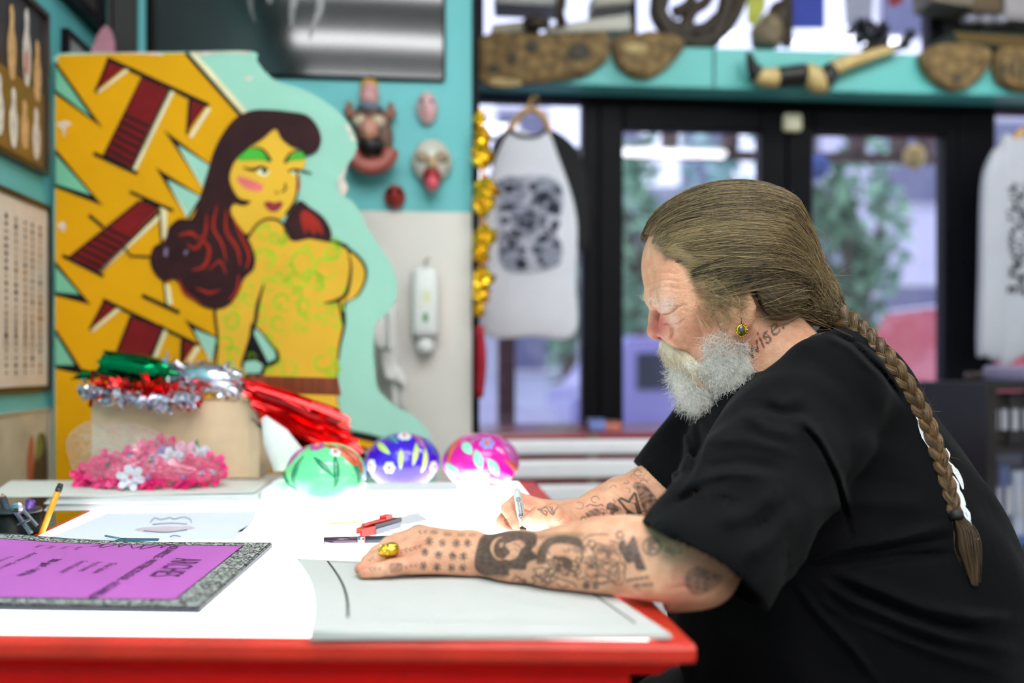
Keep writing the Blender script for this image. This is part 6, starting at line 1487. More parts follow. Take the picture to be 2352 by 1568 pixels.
# wrinkles and creases, cut where they lie on the skin nearest the lens
GRO = [([(1481, 633), (1500, 629), (1530, 627), (1560, 630)], 2.2, -.0011), ([(1480, 652), (1505, 645), (1535, 643), (1566, 648)], 2.4, -.0013), ([(1486, 668), (1510, 660), (1540, 659), (1562, 664)], 2.4, -.0012), ([(1478, 612), (1500, 610), (1530, 612)], 2.2, -.0006),
       ([(1518, 720), (1532, 721), (1545, 715), (1556, 706), (1570, 699)], 2.6, -.0024), ([(1524, 704), (1540, 701), (1556, 704)], 2.0, -.0011), ([(1530, 740), (1545, 747), (1562, 743), (1574, 730)], 2.4, -.0014), ([(1562, 704), (1582, 700)], 2, -.0009), ([(1562, 712), (1584, 716)], 2, -.0009), ([(1560, 720), (1580, 730)], 2, -.0008),
       ([(1538, 748), (1546, 766), (1562, 790), (1590, 822)], 7, -.0018), ([(1520, 742), (1532, 744), (1545, 754), (1548, 768), (1540, 778)], 2.6, -.0026),
       ([(1262, 1205), (1278, 1202), (1292, 1192)], 2.0, -.0016), ([(1234, 1206), (1250, 1206), (1262, 1205)], 1.8, -.0009), ([(1296, 1206), (1320, 1190)], 2, -.0007), ([(1200, 1184), (1206, 1180)], 2, -.0006),
       ([(1090, 1300), (1098, 1318), (1096, 1334)], 2.5, -.0012), ([(1084, 1232), (1092, 1250)], 2.5, -.0006), ([(1540, 1320), (1560, 1308), (1585, 1304)], 5, -.0022), ([(1536, 1336), (1556, 1326), (1590, 1326)], 5, -.0020), ([(1540, 1354), (1560, 1346), (1584, 1350)], 4, -.0018)]
def body_post(p, d):
    m = np.abs(d) < .006
    if m.any():
        x, y = proj(p[m]); q = np.zeros(m.sum())
        lo_, hi_ = (x.min(), y.min()), (x.max(), y.max())
        for L, w, a in GRO:
            A_ = np.array(L)
            if A_[:, 0].max() < lo_[0] - 12 or A_[:, 0].min() > hi_[0] + 12 or A_[:, 1].max() < lo_[1] - 12 or A_[:, 1].min() > hi_[1] + 12: continue
            e, t = seg_dist(x, y, L); q -= a * np.exp(-(e / w) ** 2) * np.clip(np.minimum(t, 1 - t) * 5 + .2, 0, 1)
        q = np.where(p[m][:, 1] < np.where(x > 1440, 1.44, 1.5), q, 0); d = d.copy(); d[m] += q
    # nothing of the arms sinks into the table
    on = (p[:, 0] < .16) & (p[:, 1] < 1.6) & (p[:, 2] < .86) & (p[:, 2] > .70)
    return np.where(on, smax(d, TBm + .0045 - p[:, 2], .006), d)
body_ev = make_eval(B, body_post)
HB = .0016
bv_, bf_ = surface_nets(body_ev, (-.26, .95, .05), (.72, 1.78, 1.26), HB)
bv_ = relax(bv_, bf_, 2)

# ink, flush and nails painted on the skin
bx_, by_ = proj(bv_)
ink_ = np.zeros(len(bv_)); inkn = np.array([0.0])
def near_mask(x0, x1, y0, y1, d0=0, d1=9): return np.where((bx_ > x0) & (bx_ < x1) & (by_ > y0) & (by_ < y1) & (bv_[:, 1] > d0) & (bv_[:, 1] < d1))[0]
def ink_lines(idx, lines, w, tone):
    x, y = bx_[idx], by_[idx]
    for L in lines:
        A_ = np.array(L); s = np.where((x > A_[:, 0].min() - w - 3) & (x < A_[:, 0].max() + w + 3) & (y > A_[:, 1].min() - w - 3) & (y < A_[:, 1].max() + w + 3))[0]
        if len(s) == 0: continue
        e, _ = seg_dist(x[s], y[s], L); ink_[idx[s]] = np.maximum(ink_[idx[s]], tone * np.clip((w / 2 + .8 - e) / 1.6, 0, 1))
def ink_fill(idx, poly, tone, soft=2.0, erase=False, speck=0):
    x, y = bx_[idx], by_[idx]; poly = spline(poly, 4, True); A_ = np.array(poly)
    s = np.where((x > A_[:, 0].min() - 4) & (x < A_[:, 0].max() + 4) & (y > A_[:, 1].min() - 4) & (y < A_[:, 1].max() + 4))[0]
    if len(s) == 0: return
    k = np.clip(.5 - poly_sd(x[s], y[s], poly) / soft, 0, 1)
    if speck: k = k * np.clip(1 - speck * np.clip(.5 + .9 * np.sin(x[s] * .21 + 3 * np.sin(y[s] * .11)) * np.sin(y[s] * .26 + 2 * np.sin(x[s] * .09)), 0, 1), 0, 1)
    i = idx[s]; ink_[i] = ink_[i] * (1 - k * tone) if erase else np.maximum(ink_[i], tone * k)
ring = lambda x, y, r_, a0=0, a1=360, n=18, ky=1: [(x + r_ * math.cos(R(a)), y + ky * r_ * math.sin(R(a))) for a in np.linspace(a0, a1, n)]
arm = near_mask(810, 1680, 1190, 1400, .9, 1.26)
rn = random.Random(41)
# wrist portrait band
ink_fill(arm, [(1094, 1262), (1108, 1230), (1150, 1220), (1226, 1222), (1232, 1250), (1222, 1262), (1238, 1280), (1212, 1292), (1206, 1308), (1172, 1308), (1168, 1322), (1138, 1320), (1112, 1322), (1090, 1302)], .9, 3, speck=.10)
ink_fill(arm, [(1126, 1262), (1130, 1244), (1142, 1234), (1156, 1232), (1142, 1240), (1134, 1258), (1140, 1278), (1158, 1284), (1140, 1284)], .85, 2, True)
ink_fill(arm, [(1160, 1252), (1170, 1246), (1192, 1240), (1206, 1250), (1196, 1262), (1186, 1280), (1166, 1286), (1158, 1282), (1172, 1268)], .9, 2, True, speck=.3)
ink_fill(arm, [(1148, 1248), (1156, 1246), (1154, 1256), (1148, 1256)], .7, 2, True); ink_lines(arm, [[(1180, 1248), (1188, 1250)], [(1184, 1262), (1190, 1264)], [(1190, 1252), (1196, 1258)]], 3, .7)
ink_fill(arm, [(1100, 1306), (1120, 1310), (1150, 1312), (1160, 1326), (1120, 1324)], .55, 6)
ink_lines(arm, [[(1116, 1324), (1150, 1336)], [(1176, 1330), (1186, 1322), (1196, 1332), (1186, 1340), (1174, 1338), (1190, 1324), (1206, 1336)]], 2.6, .75); ink_fill(arm, ring(1203, 1335, 7), .65, 2)
# hooded figure and flowers
ink_fill(arm, [(1232, 1292), (1236, 1262), (1256, 1236), (1290, 1228), (1332, 1234), (1340, 1262), (1322, 1254), (1290, 1248), (1268, 1252), (1256, 1272), (1254, 1292), (1240, 1296)], .86, 4, speck=.10)
ink_fill(arm, [(1236, 1230), (1300, 1222), (1340, 1224), (1330, 1236), (1250, 1240)], .45, 8)
ink_fill(arm, [(1268, 1278), (1300, 1278), (1316, 1290), (1310, 1308), (1294, 1304), (1290, 1290), (1272, 1286)], .82, 3)
petal = lambda x, y, a, L, w: [(x, y), (x + L * .5 * math.cos(a) - w * math.sin(a), y + L * .5 * math.sin(a) + w * math.cos(a)), (x + L * math.cos(a), y + L * math.sin(a)), (x + L * .5 * math.cos(a) + w * math.sin(a), y + L * .5 * math.sin(a) - w * math.cos(a)), (x, y)]
lines = [petal(1282, 1308, a, 34, 8) for a in (-2.4, -1.8, -1.15, -.5, 2.8, 2.1)] + [petal(1330, 1300, a, 22, 6) for a in (-2.6, -1.7, 2.6, 1.8)]
lines += [ring(1392, 1303, r_, a0, a0 + 300, 16, .8) for r_, a0 in ((8, 0), (14, 140), (20, 60), (27, 200))] + [ring(1390 + 34 * math.cos(a), 1302 + 27 * math.sin(a), 13, R(0) + 57.3 * a - 120, 57.3 * a + 120, 12) for a in np.arange(0, 6.2, .9)]
lines += [ring(1350, 1268, 15, 120, 380, 14), ring(1375, 1262, 14, 160, 380, 12), [(1340, 1240), (1352, 1230), (1380, 1226), (1398, 1228)], [(1336, 1290), (1340, 1262), (1356, 1244)], [(1400, 1242), (1418, 1246), (1424, 1262), (1438, 1290)], [(1224, 1306), (1232, 1318), (1222, 1326), (1230, 1334), (1220, 1344)], [(1226, 1306), (1250, 1304), (1262, 1316), (1250, 1330), (1262, 1340)], [(1262, 1322), (1290, 1330), (1318, 1340), (1324, 1350)], [(1340, 1330), (1370, 1338), (1400, 1336)], [(1436, 1300), (1434, 1330)], [(1318, 1316), (1330, 1330), (1350, 1322)], [(1280, 1340), (1290, 1350), (1306, 1344)]]
for _ in range(30):
    x, y = rn.uniform(1225, 1425), rn.uniform(1236, 1346); r_ = rn.uniform(5, 13); a0 = rn.uniform(0, 360); lines.append(ring(x, y, r_, a0, a0 + rn.uniform(110, 260), 9, .8))
ink_lines(arm, [spline(L, 3) if len(L) > 2 else L for L in lines], 3.0, .85)
for (x, y, rx, ry, t_) in ((1330, 1262, 18, 9, .55), (1300, 1318, 12, 7, .5), (1408, 1258, 9, 14, .6), (1365, 1322, 16, 6, .45), (1250, 1322, 12, 8, .5), (1415, 1318, 8, 10, .5)): ink_fill(arm, [(x + rx * math.cos(a), y + ry * math.sin(a)) for a in np.linspace(0, 5.6, 9)], t_, 5, speck=.5)
ink_fill(arm, [(1370, 1258), (1382, 1250), (1402, 1252), (1410, 1266), (1404, 1276), (1390, 1268), (1378, 1274), (1368, 1268)], .6, 4, speck=.4); ink_fill(arm, [(1358, 1280), (1372, 1276), (1368, 1304), (1356, 1308)], .6, 4, speck=.3)
ink_fill(arm, ring(1347, 1344, 9), .8, 3); ink_fill(arm, ring(1368, 1345, 8), .7, 3)
ink_fill(arm, [(1422, 1246), (1434, 1238), (1440, 1250), (1452, 1232), (1460, 1236), (1468, 1262), (1476, 1286), (1484, 1308), (1462, 1308), (1456, 1292), (1440, 1294), (1432, 1276), (1424, 1268)], .92, 3, speck=.15)
ink_lines(arm, [ring(1497, 1254, 20, 0, 360, 22), [(1490, 1238), (1494, 1270)], ring(1506, 1252, 9, 80, 300, 10), ring(1424, 1228, 8, 0, 300, 10)], 5, .72); ink_fill(arm, [(1486, 1240), (1500, 1240), (1496, 1268), (1486, 1264)], .6, 3)
ink_lines(arm, [[(1440, 1333), (1488, 1325)], [(1456, 1344), (1498, 1342)]], 5.5, .85); ink_lines(arm, [[(1456, 1348), (1470, 1354)]], 6, .4)
ink_lines(arm, [ring(1534, 1262, 5), ring(1545, 1268, 5), [(1556, 1270), (1566, 1266)]], 4, .6)
ink_fill(arm, [(1572, 1330), (1586, 1306), (1604, 1300), (1636, 1312), (1660, 1324), (1650, 1344), (1622, 1362), (1596, 1366), (1580, 1352)], .78, 5, speck=.5); ink_lines(arm, [[(1604, 1310), (1616, 1330), (1612, 1352)], ring(1632, 1326, 8)], 4, .2)
# asterisks on the back of the hand, chevrons along the fingers
Z = lambda a, b: (800 + a / 5.113, 1190 + b / 5.113)
for (a, b, t_) in ((1010, 165, .5), (1165, 187, .45), (1325, 192, .4), (1455, 192, .35), (950, 270, .8), (1105, 290, .75), (1270, 295, .85), (1400, 290, .85), (900, 400, .88), (1060, 430, .88), (1225, 440, .88), (1350, 445, .85), (880, 560, .85), (1040, 575, .88), (1210, 580, .82), (1345, 580, .85), (1225, 690, .4), (1365, 690, .35)):
    x, y = Z(a, b); a0 = rn.uniform(-.15, .15); ky = .45 if b > 650 or b < 200 else 1
    ink_lines(arm, [[(x - 8.5 * math.cos(q + a0), y - 9.5 * ky * math.sin(q + a0)), (x + 8.5 * math.cos(q + a0), y + 9.5 * ky * math.sin(q + a0))] for q in (R(20), R(65), R(110), R(155))], 3.0, t_)
for k in range(6):
    x, y = Z(560 + 56 * k, 402 - 14 * k); ink_lines(arm, [[(x + 3, y - 4), (x - 3, y), (x + 3, y + 4)]], 2.6, .75)
for (a, b) in ((255, 594), (310, 592), (368, 588), (735, 560), (790, 552), (680, 575), (285, 468), (250, 490), (840, 158), (905, 155)):
    x, y = Z(a, b); ink_lines(arm, [[(x + 3, y - 3.5), (x - 3, y), (x + 3, y + 3.5)]], 2.4, .65)
ink_fill(arm, [Z(*q) for q in ((480, 560), (500, 528), (600, 520), (640, 540), (635, 600), (590, 630), (500, 640))], .75, 3, speck=.5)
# far arm
fa = near_mask(1230, 1540, 1050, 1225, 1.40, 1.62)
Y_ = lambda a, b: (1100 + a / 5.113, 1060 + b / 5.113)
def YL(*pts): return [Y_(*q) for q in pts]
ink_fill(fa, YL((1740, 560), (1800, 590), (1900, 640), (1960, 700), (1940, 720), (1740, 712)), .92, 3); ink_lines(fa, [YL((1640, 450), (1670, 430), (1760, 470), (1800, 410), (1830, 370)), YL((1650, 460), (1700, 520), (1760, 600)), YL((1840, 380), (1860, 480), (1900, 600)), YL((1840, 490), (1880, 620))], 6, .85)
ink_fill(fa, YL((1850, 300), (1930, 260), (2010, 330), (2080, 420), (2110, 520), (2060, 570), (1960, 600), (1900, 480)), .85, 4, speck=.4); ink_fill(fa, YL((1960, 510), (1990, 505), (1995, 550), (1965, 560)), .9, 3, True)
ink_fill(fa, YL((1820, 250), (1880, 240), (1940, 270), (1930, 330), (1850, 340), (1810, 300)), .75, 3, speck=.4)
ink_fill(fa, YL((1505, 500), (1560, 480), (1640, 540), (1640, 580), (1590, 600), (1600, 640), (1570, 690), (1545, 640), (1540, 570), (1500, 560)), .9, 3, speck=.2); ink_fill(fa, YL((1390, 540), (1420, 590), (1430, 650), (1350, 640), (1280, 660), (1255, 600), (1310, 570)), .7, 3, speck=.55)
ink_lines(fa, [[Y_(1230 + 33 * math.cos(a), 690 + 42 * math.sin(a)) for a in np.linspace(0, 6.28, 14)], [Y_(1240 + 28 * math.cos(a), 755 + 30 * math.sin(a)) for a in np.linspace(0, 6.28, 12)], YL((1260, 530), (1300, 500), (1380, 520), (1440, 500), (1460, 520))], 3, .75)
ink_fill(fa, YL((1340, 770), (1390, 735), (1440, 750), (1450, 775)), .8, 3); ink_lines(fa, [YL((1510, 720), (1530, 690), (1550, 720)), YL((1610, 715), (1640, 700)), YL((1300, 690), (1320, 700)), YL((1460, 600), (1470, 660))], 5, .7)
for _ in range(46):
    a, b = rn.uniform(1120, 2020), rn.uniform(90, 600)
    if b < 330 - (a - 1500) * .55: continue
    r_ = rn.uniform(22, 50); q0_ = rn.uniform(0, 360); ink_lines(fa, [[Y_(a + r_ * math.cos(R(q)), b + r_ * .8 * math.sin(R(q))) for q in np.linspace(q0_, q0_ + rn.uniform(120, 300), 9)]], 2.6, rn.uniform(.35, .65))
th_ = near_mask(1180, 1320, 1130, 1230, 1.36, 1.52)
ink_lines(th_, [YL((690, 560), (740, 570), (760, 610), (790, 630), (800, 590), (770, 570)), YL((720, 560), (790, 530), (840, 600), (870, 625), (850, 560), (830, 530)), YL((860, 530), (880, 620), (900, 560), (920, 540))], 3.2, .72); ink_fill(th_, YL((690, 560), (740, 540), (760, 600), (740, 610)), .5, 3)
ix = near_mask(1140, 1200, 1180, 1222, 1.38, 1.52); ink_lines(ix, [YL((300, 690), (330, 670), (350, 720), (380, 730)), YL((300, 690), (340, 745))], 2.2, .7)
# neck script and small cheek script
nk = near_mask(1690, 1850, 720, 880, 1.28, 1.44)
tv, tf, tw_ = text_mesh('wise.', 1.0, shear=.35)
ux, uy = (1803 - 1722), (752 - 832); Ln = math.hypot(ux, uy); ux, uy = ux / Ln, uy / Ln; scl = Ln / tw_
for f_ in tf:
    q = [(1722 + (tv[i][0] * ux + tv[i][1] * uy) * scl, 832 + (tv[i][0] * uy - tv[i][1] * ux) * scl) for i in f_]
    x, y = bx_[nk], by_[nk]; s = in_poly(x, y, q); ink_[nk[s]] = .8
ink_lines(nk, [[(1690, 872), (1698, 862), (1704, 868), (1710, 852), (1716, 856), (1722, 842)], [(1718, 838), (1712, 846), (1720, 850)], [(1766, 770), (1758, 766), (1752, 774), (1760, 780)]], 3, .7)
fc = near_mask(1620, 1690, 700, 780, 1.28, 1.42)
ink_lines(fc, [[(1634, 716), (1640, 722), (1634, 728)], [(1636, 714), (1650, 712)], [(1642, 732), (1650, 742), (1662, 734)], [(1648, 744), (1654, 752)], [(1654, 750), (1660, 766), (1672, 754)], [(1660, 764), (1664, 756)]], 2.6, .72)
ey = near_mask(1510, 1570, 690, 730, 1.30, 1.43); ink_lines(ey, [spline([(1521, 722), (1534, 721), (1546, 715), (1557, 706)], 4)], 2.4, .6); ink_lines(ey, [[(1557, 706), (1570, 699)], spline([(1523, 704), (1538, 701), (1556, 703)], 3)], 1.8, .4)  # lash line, with crease shade painted into the lid folds
# flushed and pale places; the nose flush also paints in its shaded side
def glow(x, y, r_, a, d0, d1):
    return a * np.exp(-(((bx_ - x) ** 2 + (by_ - y) ** 2) / r_ ** 2)) * ((bv_[:, 1] > d0) & (bv_[:, 1] < d1))
flush = glow(1510, 757, 28, .9, 1.3, 1.6) + glow(1514, 730, 20, .55, 1.3, 1.6) + glow(1600, 760, 50, .35, 1.3, 1.6) + glow(1512, 615, 40, .25, 1.3, 1.6) + glow(1580, 1340, 44, .55, .9, 1.2) + glow(1210, 1165, 22, .6, 1.4, 1.6) + glow(1170, 1206, 18, .45, 1.4, 1.6) + glow(1262, 1204, 9, .5, 1.4, 1.5) + glow(828, 1305, 16, .5, 1.0, 1.3) + glow(1700, 745, 16, .5, 1.3, 1.6) + glow(1720, 790, 40, .35, 1.2, 1.6) + glow(950, 1270, 50, .25, 1, 1.3)
pale = glow(1528, 706, 14, .6, 1.3, 1.6) + glow(1548, 735, 13, .5, 1.3, 1.6) + glow(1530, 690, 22, .4, 1.3, 1.6)
nail = np.zeros(len(bv_)); ni = near_mask(1198, 1226, 1180, 1212, 1.38, 1.44); nail[ni] = np.clip(1.2 - np.hypot((bx_[ni] - 1211) / 9.5, (by_[ni] - 1194) / 8.5), 0, .4) * 2
body = np_mesh('body', bv_, bf_, skinm, man, {'ink': np.clip(ink_, 0, 1), 'flush': np.clip(flush, 0, 1), 'pale': np.clip(pale, 0, 1), 'nail': np.clip(nail, 0, 1)})

# ------------------------------------------------------------------ shirt
shm = bpy.data.materials.new('black_cotton'); shm.use_nodes = True; nt = shm.node_tree; b_ = nt.nodes['Principled BSDF']
b_.inputs['Roughness'].default_value = .82; b_.inputs['Sheen Weight'].default_value = .02; b_.inputs['Sheen Roughness'].default_value = .5; b_.inputs['Specular IOR Level'].default_value = .06
tc = nt.nodes.new('ShaderNodeTexCoord'); nz = nt.nodes.new('ShaderNodeTexNoise'); nz.inputs['Scale'].default_value = 14; nz.inputs['Detail'].default_value = 4; nt.links.new(tc.outputs['Object'], nz.inputs['Vector'])
rp = nt.nodes.new('ShaderNodeValToRGB'); rp.color_ramp.elements[0].color = (*lin((7, 7, 8)), 1); rp.color_ramp.elements[1].color = (*lin((14, 14, 17)), 1); nt.links.new(nz.outputs['Fac'], rp.inputs[0]); nt.links.new(rp.outputs[0], b_.inputs['Base Color'])
n1 = nt.nodes.new('ShaderNodeTexNoise'); n1.inputs['Scale'].default_value = 900; nt.links.new(tc.outputs['Object'], n1.inputs['Vector'])
n2 = nt.nodes.new('ShaderNodeTexNoise'); n2.inputs['Scale'].default_value = 9; n2.inputs['Detail'].default_value = 3; nt.links.new(tc.outputs['Object'], n2.inputs['Vector'])
p1 = nt.nodes.new('ShaderNodeBump'); p1.inputs['Strength'].default_value = .25; p1.inputs['Distance'].default_value = .0008; nt.links.new(n1.outputs['Fac'], p1.inputs['Height'])
p2 = nt.nodes.new('ShaderNodeBump'); p2.inputs['Strength'].default_value = .5; p2.inputs['Distance'].default_value = .012; nt.links.new(n2.outputs['Fac'], p2.inputs['Height']); nt.links.new(p1.outputs[0], p2.inputs['Normal']); nt.links.new(p2.outputs[0], b_.inputs['Normal'])
S = [Cone(C(1892, 1000, 1.42), C(1920, 1150, 1.42), .132, .174, .05), Ell(C(1908, 906, 1.42), (.094, .12, .094), .05), Cone(C(1920, 1150, 1.42), C(1962, 1350, 1.42), .174, .216, .05), Cone(C(1962, 1350, 1.42), C(1972, 1570, 1.42), .216, .232, .05),
     Ell(C(1812, 1400, 1.42), (.165, .19, .17), .06), Ell(C(1712, 1060, 1.45), (.085, .14, .13), .05),
     Cone(C(1908, 900, 1.27), C(1778, 1052, 1.255), .072, .078, .05), Cone(C(1880, 900, 1.42), C(1700, 945, 1.60), .068, .076, .05)]
SA, SB = C(1812, 1014, 1.235), C(1616, 1300, 1.035)
FA, FB = C(1668, 965, 1.60), C(1528, 1124, 1.55)
def axis_cut(a, b):                # keeps what lies before b along a->b (near the sleeve only)
    n = b - a; w = b - np.array((0, 0, CAMZ)); w /= np.linalg.norm(w); n = n - w * (n @ w) * .93; n /= np.linalg.norm(n)
    return n, (b - a) @ n
near_sl = Cone(SA, SA + (SB - SA) * 1.12, .086, .075, .03); far_sl = Cone(FA, FA + (FB - FA) * 1.15, .080, .064, .03)
S += [near_sl, far_sl]
nN, nL = axis_cut(SA, SB); fN, fL = axis_cut(FA, FB)
FOLDS = [([(1822, 960), (1870, 985), (1880, 1010)], 12, .004), ([(1760, 905), (1800, 925), (1850, 905)], 14, .003), ([(1740, 930), (1800, 950), (1860, 945)], 10, -.003), ([(1700, 940), (1760, 985), (1830, 1000)], 14, .004), ([(1640, 1010), (1720, 1010), (1820, 1040)], 14, .004), ([(1600, 1080), (1700, 1060), (1800, 1080)], 14, -.004), ([(1570, 1120), (1660, 1090), (1760, 1090)], 13, .004), ([(1540, 1160), (1620, 1110), (1700, 1095)], 10, -.003),
         ([(1850, 1290), (1960, 1256), (2080, 1232), (2190, 1205)], 14, .008), ([(1850, 1310), (1960, 1290), (2080, 1275), (2190, 1275)], 11, -.007), ([(1900, 1278), (2030, 1262), (2180, 1235)], 8, -.006), ([(1880, 1300), (2000, 1345), (2120, 1395), (2240, 1420), (2330, 1420)], 15, .009), ([(1900, 1335), (2020, 1385), (2140, 1430), (2240, 1450)], 12, -.008), ([(1850, 1310), (1960, 1380), (2080, 1430), (2180, 1465), (2320, 1490)], 15, .009), ([(1850, 1345), (1950, 1410), (2080, 1460), (2200, 1500)], 11, -.007), ([(1830, 1320), (1910, 1390), (2040, 1450), (2160, 1500), (2300, 1545)], 13, .008),
         ([(1820, 1330), (1880, 1410), (1950, 1480), (2020, 1568)], 10, .007), ([(1880, 1170), (2000, 1150), (2130, 1165)], 24, .004), ([(1930, 1000), (2010, 1030), (2100, 1050)], 30, .003), ([(1880, 1090), (2000, 1105), (2100, 1120)], 22, -.003), ([(1830, 960), (1880, 1020), (1920, 1100), (1945, 1190), (1960, 1260)], 5, -.0045), ([(1842, 960), (1892, 1020), (1932, 1100), (1957, 1190)], 7, .003), ([(1905, 760), (1960, 790), (2030, 860), (2080, 930)], 5, -.004), ([(1890, 770), (1950, 800), (2015, 865)], 8, .003),
         ([(1560, 975), (1580, 1030), (1560, 1090)], 9, .004), ([(1600, 965), (1610, 1020), (1590, 1080), (1570, 1130)], 9, -.004), ([(1520, 1010), (1550, 1060), (1540, 1110)], 8, .004), ([(1630, 1000), (1600, 1080), (1560, 1140)], 7, .004), ([(1486, 1190), (1560, 1240), (1650, 1300), (1752, 1376)], 3, -.0025), ([(1476, 1070), (1500, 1105), (1532, 1142)], 3, -.002), ([(1640, 1200), (1720, 1180), (1800, 1120)], 22, .005), ([(1700, 1290), (1780, 1230), (1840, 1160)], 24, .005)]
neck_hole = Cone(C(1690, 690, HD), C(1838, 905, 1.43), .082, .089, .01)
def shirt_post(p, d):
    # sleeves end at their hems and are hollow
    for (A_, Bq, n, L, ra, rb, thick) in ((SA, SB, nN, nL, .086, .075, .0055), (FA, FB, fN, fL, .080, .064, 0)):
        q = p - A_; t = q @ n; ax_ = (Bq - A_) / np.linalg.norm(Bq - A_); ta = q @ ax_; rr = np.sqrt(np.maximum((q ** 2).sum(1) - ta * ta, 0)); ext = ra + (rb - ra) * np.clip(ta / np.linalg.norm(Bq - A_), 0, 1.2)
        zone = (t > L * .55) & (rr < ext + .03)
        hol = np.maximum(rr - (ext - thick - .004 * 0), (L * .66) - t)
        d = np.where(zone & (thick > 0), np.maximum(d, -hol), d)
        d = np.where((t > L * .6) & (rr < ext + .05) & (t < L * 1.9), np.maximum(d, t - L), d)
    d = smax(d, -neck_hole.f(p), .008)
    m = np.abs(d) < .03
    if m.any():
        x, y = proj(p[m]); q = np.zeros(m.sum())
        for L, w, a in FOLDS:
            A2 = np.array(L)
            if A2[:, 0].max() < x.min() - 3 * w or A2[:, 0].min() > x.max() + 3 * w or A2[:, 1].max() < y.min() - 3 * w or A2[:, 1].min() > y.max() + 3 * w: continue
            e, t = seg_dist(x, y, L); q -= 1.5 * a * np.exp(-(e / w) ** 2) * np.clip(np.minimum(t, 1 - t) * 4 + .15, 0, 1)
        lump = .0030 * np.sin(p[m] @ np.array((31, 17, 23.)) + 2 * np.sin(p[m] @ np.array((9, -14, 12.)))) * np.sin(p[m] @ np.array((-13, 29, 19.)))
        q = np.where(p[m][:, 1] < 1.46, q, q * .3) + lump; d = d.copy(); d[m] += q
    return np.maximum(d, .43 - p[:, 2])
shirt_ev = make_eval(S, shirt_post)
sv, sf = surface_nets(shirt_ev, (.05, .9, .42), (.80, 1.80, 1.20), .0033, margin=.03)
sv = relax(sv, sf, 2)
shirt = np_mesh('black_shirt', sv, sf, shm, man)
bvh = BVHTree.FromPolygons([tuple(q) for q in sv], [tuple(q) for q in sf]) if len(sf) < 400000 else None
def on_shirt(px, py, off=.001):
    d = Vector(C(px, py, 1.0)) - Vector((0, 0, CAMZ)); d.normalize()
    h = bvh.ray_cast(Vector((0, 0, CAMZ)), d)
    if h[0] is None: return None
    n = h[1] if h[1].dot(d) < 0 else -h[1]; return np.array(h[0] + n * off), np.array(n)
# trousers, shoes and stool
T_ = []
for s in (-1, 1): T_ += [Cone(C(1965, 1590, 1.42 + s * .08), W2(.25, 1.40 + s * .13, .455), .112, .078, .03), Cone(W2(.25, 1.40 + s * .13, .455), W2(.30, 1.40 + s * .14, .10), .074, .056, .02)]
T_ += [Ell(C(1972, 1590, 1.42), (.21, .2, .12), .04)]
tro = make_eval(T_, lambda p, d: np.maximum(d, .07 - p[:, 2]))
tv_, tf_ = surface_nets(tro, (.1, 1.0, .04), (.80, 1.80, .75), .006, margin=.02)
np_mesh('trousers', relax(tv_, tf_, 2), tf_, mat('black_denim', (18, 18, 20), .85, var=.2, scale=30), man)
for s in (-1, 1):
    sh = make_eval([Cone(W2(.31, 1.40 + s * .14, .055), W2(.14, 1.39 + s * .15, .04), .05, .042, .02), Cone(W2(.31, 1.40 + s * .14, .06), W2(.30, 1.40 + s * .14, .11), .05, .05, .02)], lambda p, d: np.maximum(d, .001 - p[:, 2]))
    v_, f_ = surface_nets(sh, (.05, 1.15, -.02), (.42, 1.66, .2), .005, margin=.02); np_mesh('shoe', relax(v_, f_, 1), f_, mat('shoe_black', (22, 20, 20), .4), man)
c0 = W(C(1985, 835, 1.42)[0] + .01, 1.42, 0)
st_ = thing('stool', 'round black work stool under the seated man', 'stool', c0)
obj('seat', MB().lathe((c0[0], c0[1], .345), [(.15, 0), (.19, .012), (.20, .04), (.19, .065), (.14, .072)], 28), mat('vinyl_black', (20, 20, 22), .35), st_, True)
obj('column', MB().lathe((c0[0], c0[1], .06), [(.03, 0), (.03, .15), (.022, .151), (.022, .284)], 16), mat('steel_grey', (0, 0, 0)), st_, True)
for k in range(5):
    a = k * 1.2566; e = (c0[0] + .17 * math.cos(a), c0[1] + .17 * math.sin(a))
    obj('foot', MB().tube([(c0[0], c0[1], .085), (e[0], e[1], .065)], [.02, .014], 8), mat('steel_grey', (0, 0, 0)), st_); obj('caster', MB().lathe((e[0], e[1] - .012, .027), [(.012, 0), (.026, .004), (.026, .02), (.012, .024)], 12, (0, 1, 0)), mat('rubber_black', (0, 0, 0)), st_)
# ------------------------------------------------------------------ hair, beard, braid
def hair_mat(name, dark, light, rough=.45, spec=.5):
    m = bpy.data.materials.new(name); m.use_nodes = True; nt = m.node_tree; b = nt.nodes['Principled BSDF']
    a = nt.nodes.new('ShaderNodeAttribute'); a.attribute_name = 'tint'; rp = nt.nodes.new('ShaderNodeValToRGB')
    rp.color_ramp.elements[0].color = (*lin(dark), 1); rp.color_ramp.elements[1].color = (*lin(light), 1); nt.links.new(a.outputs['Fac'], rp.inputs[0]); nt.links.new(rp.outputs[0], b.inputs['Base Color'])
    b.inputs['Roughness'].default_value = rough; b.inputs['Specular IOR Level'].default_value = spec; return m
hm = hair_mat('hair_brown', (52, 37, 20), (196, 168, 122)); bm_ = hair_mat('beard_grey', (190, 180, 166), (255, 252, 246), .55, .35)
HR = [Ell(C(1664, 588, HD), (.1195, .091, .1035), .03), Ell(C(1560, 590, HD), (.053, .070, .058), .03), Cone(C(1735, 600, HD), C(1850, 672, HD), .098, .040, .04), Cone(C(1850, 672, HD), C(1905, 712, HD - .012), .038, .020, .02)]
HR += both(lambda s: [Ell(C(1742, 680, HD + s * .052), (.062, .044, .046), .03), Ell(C(1640, 664, HD + s * .070), (.040, .016, .030), .02)])
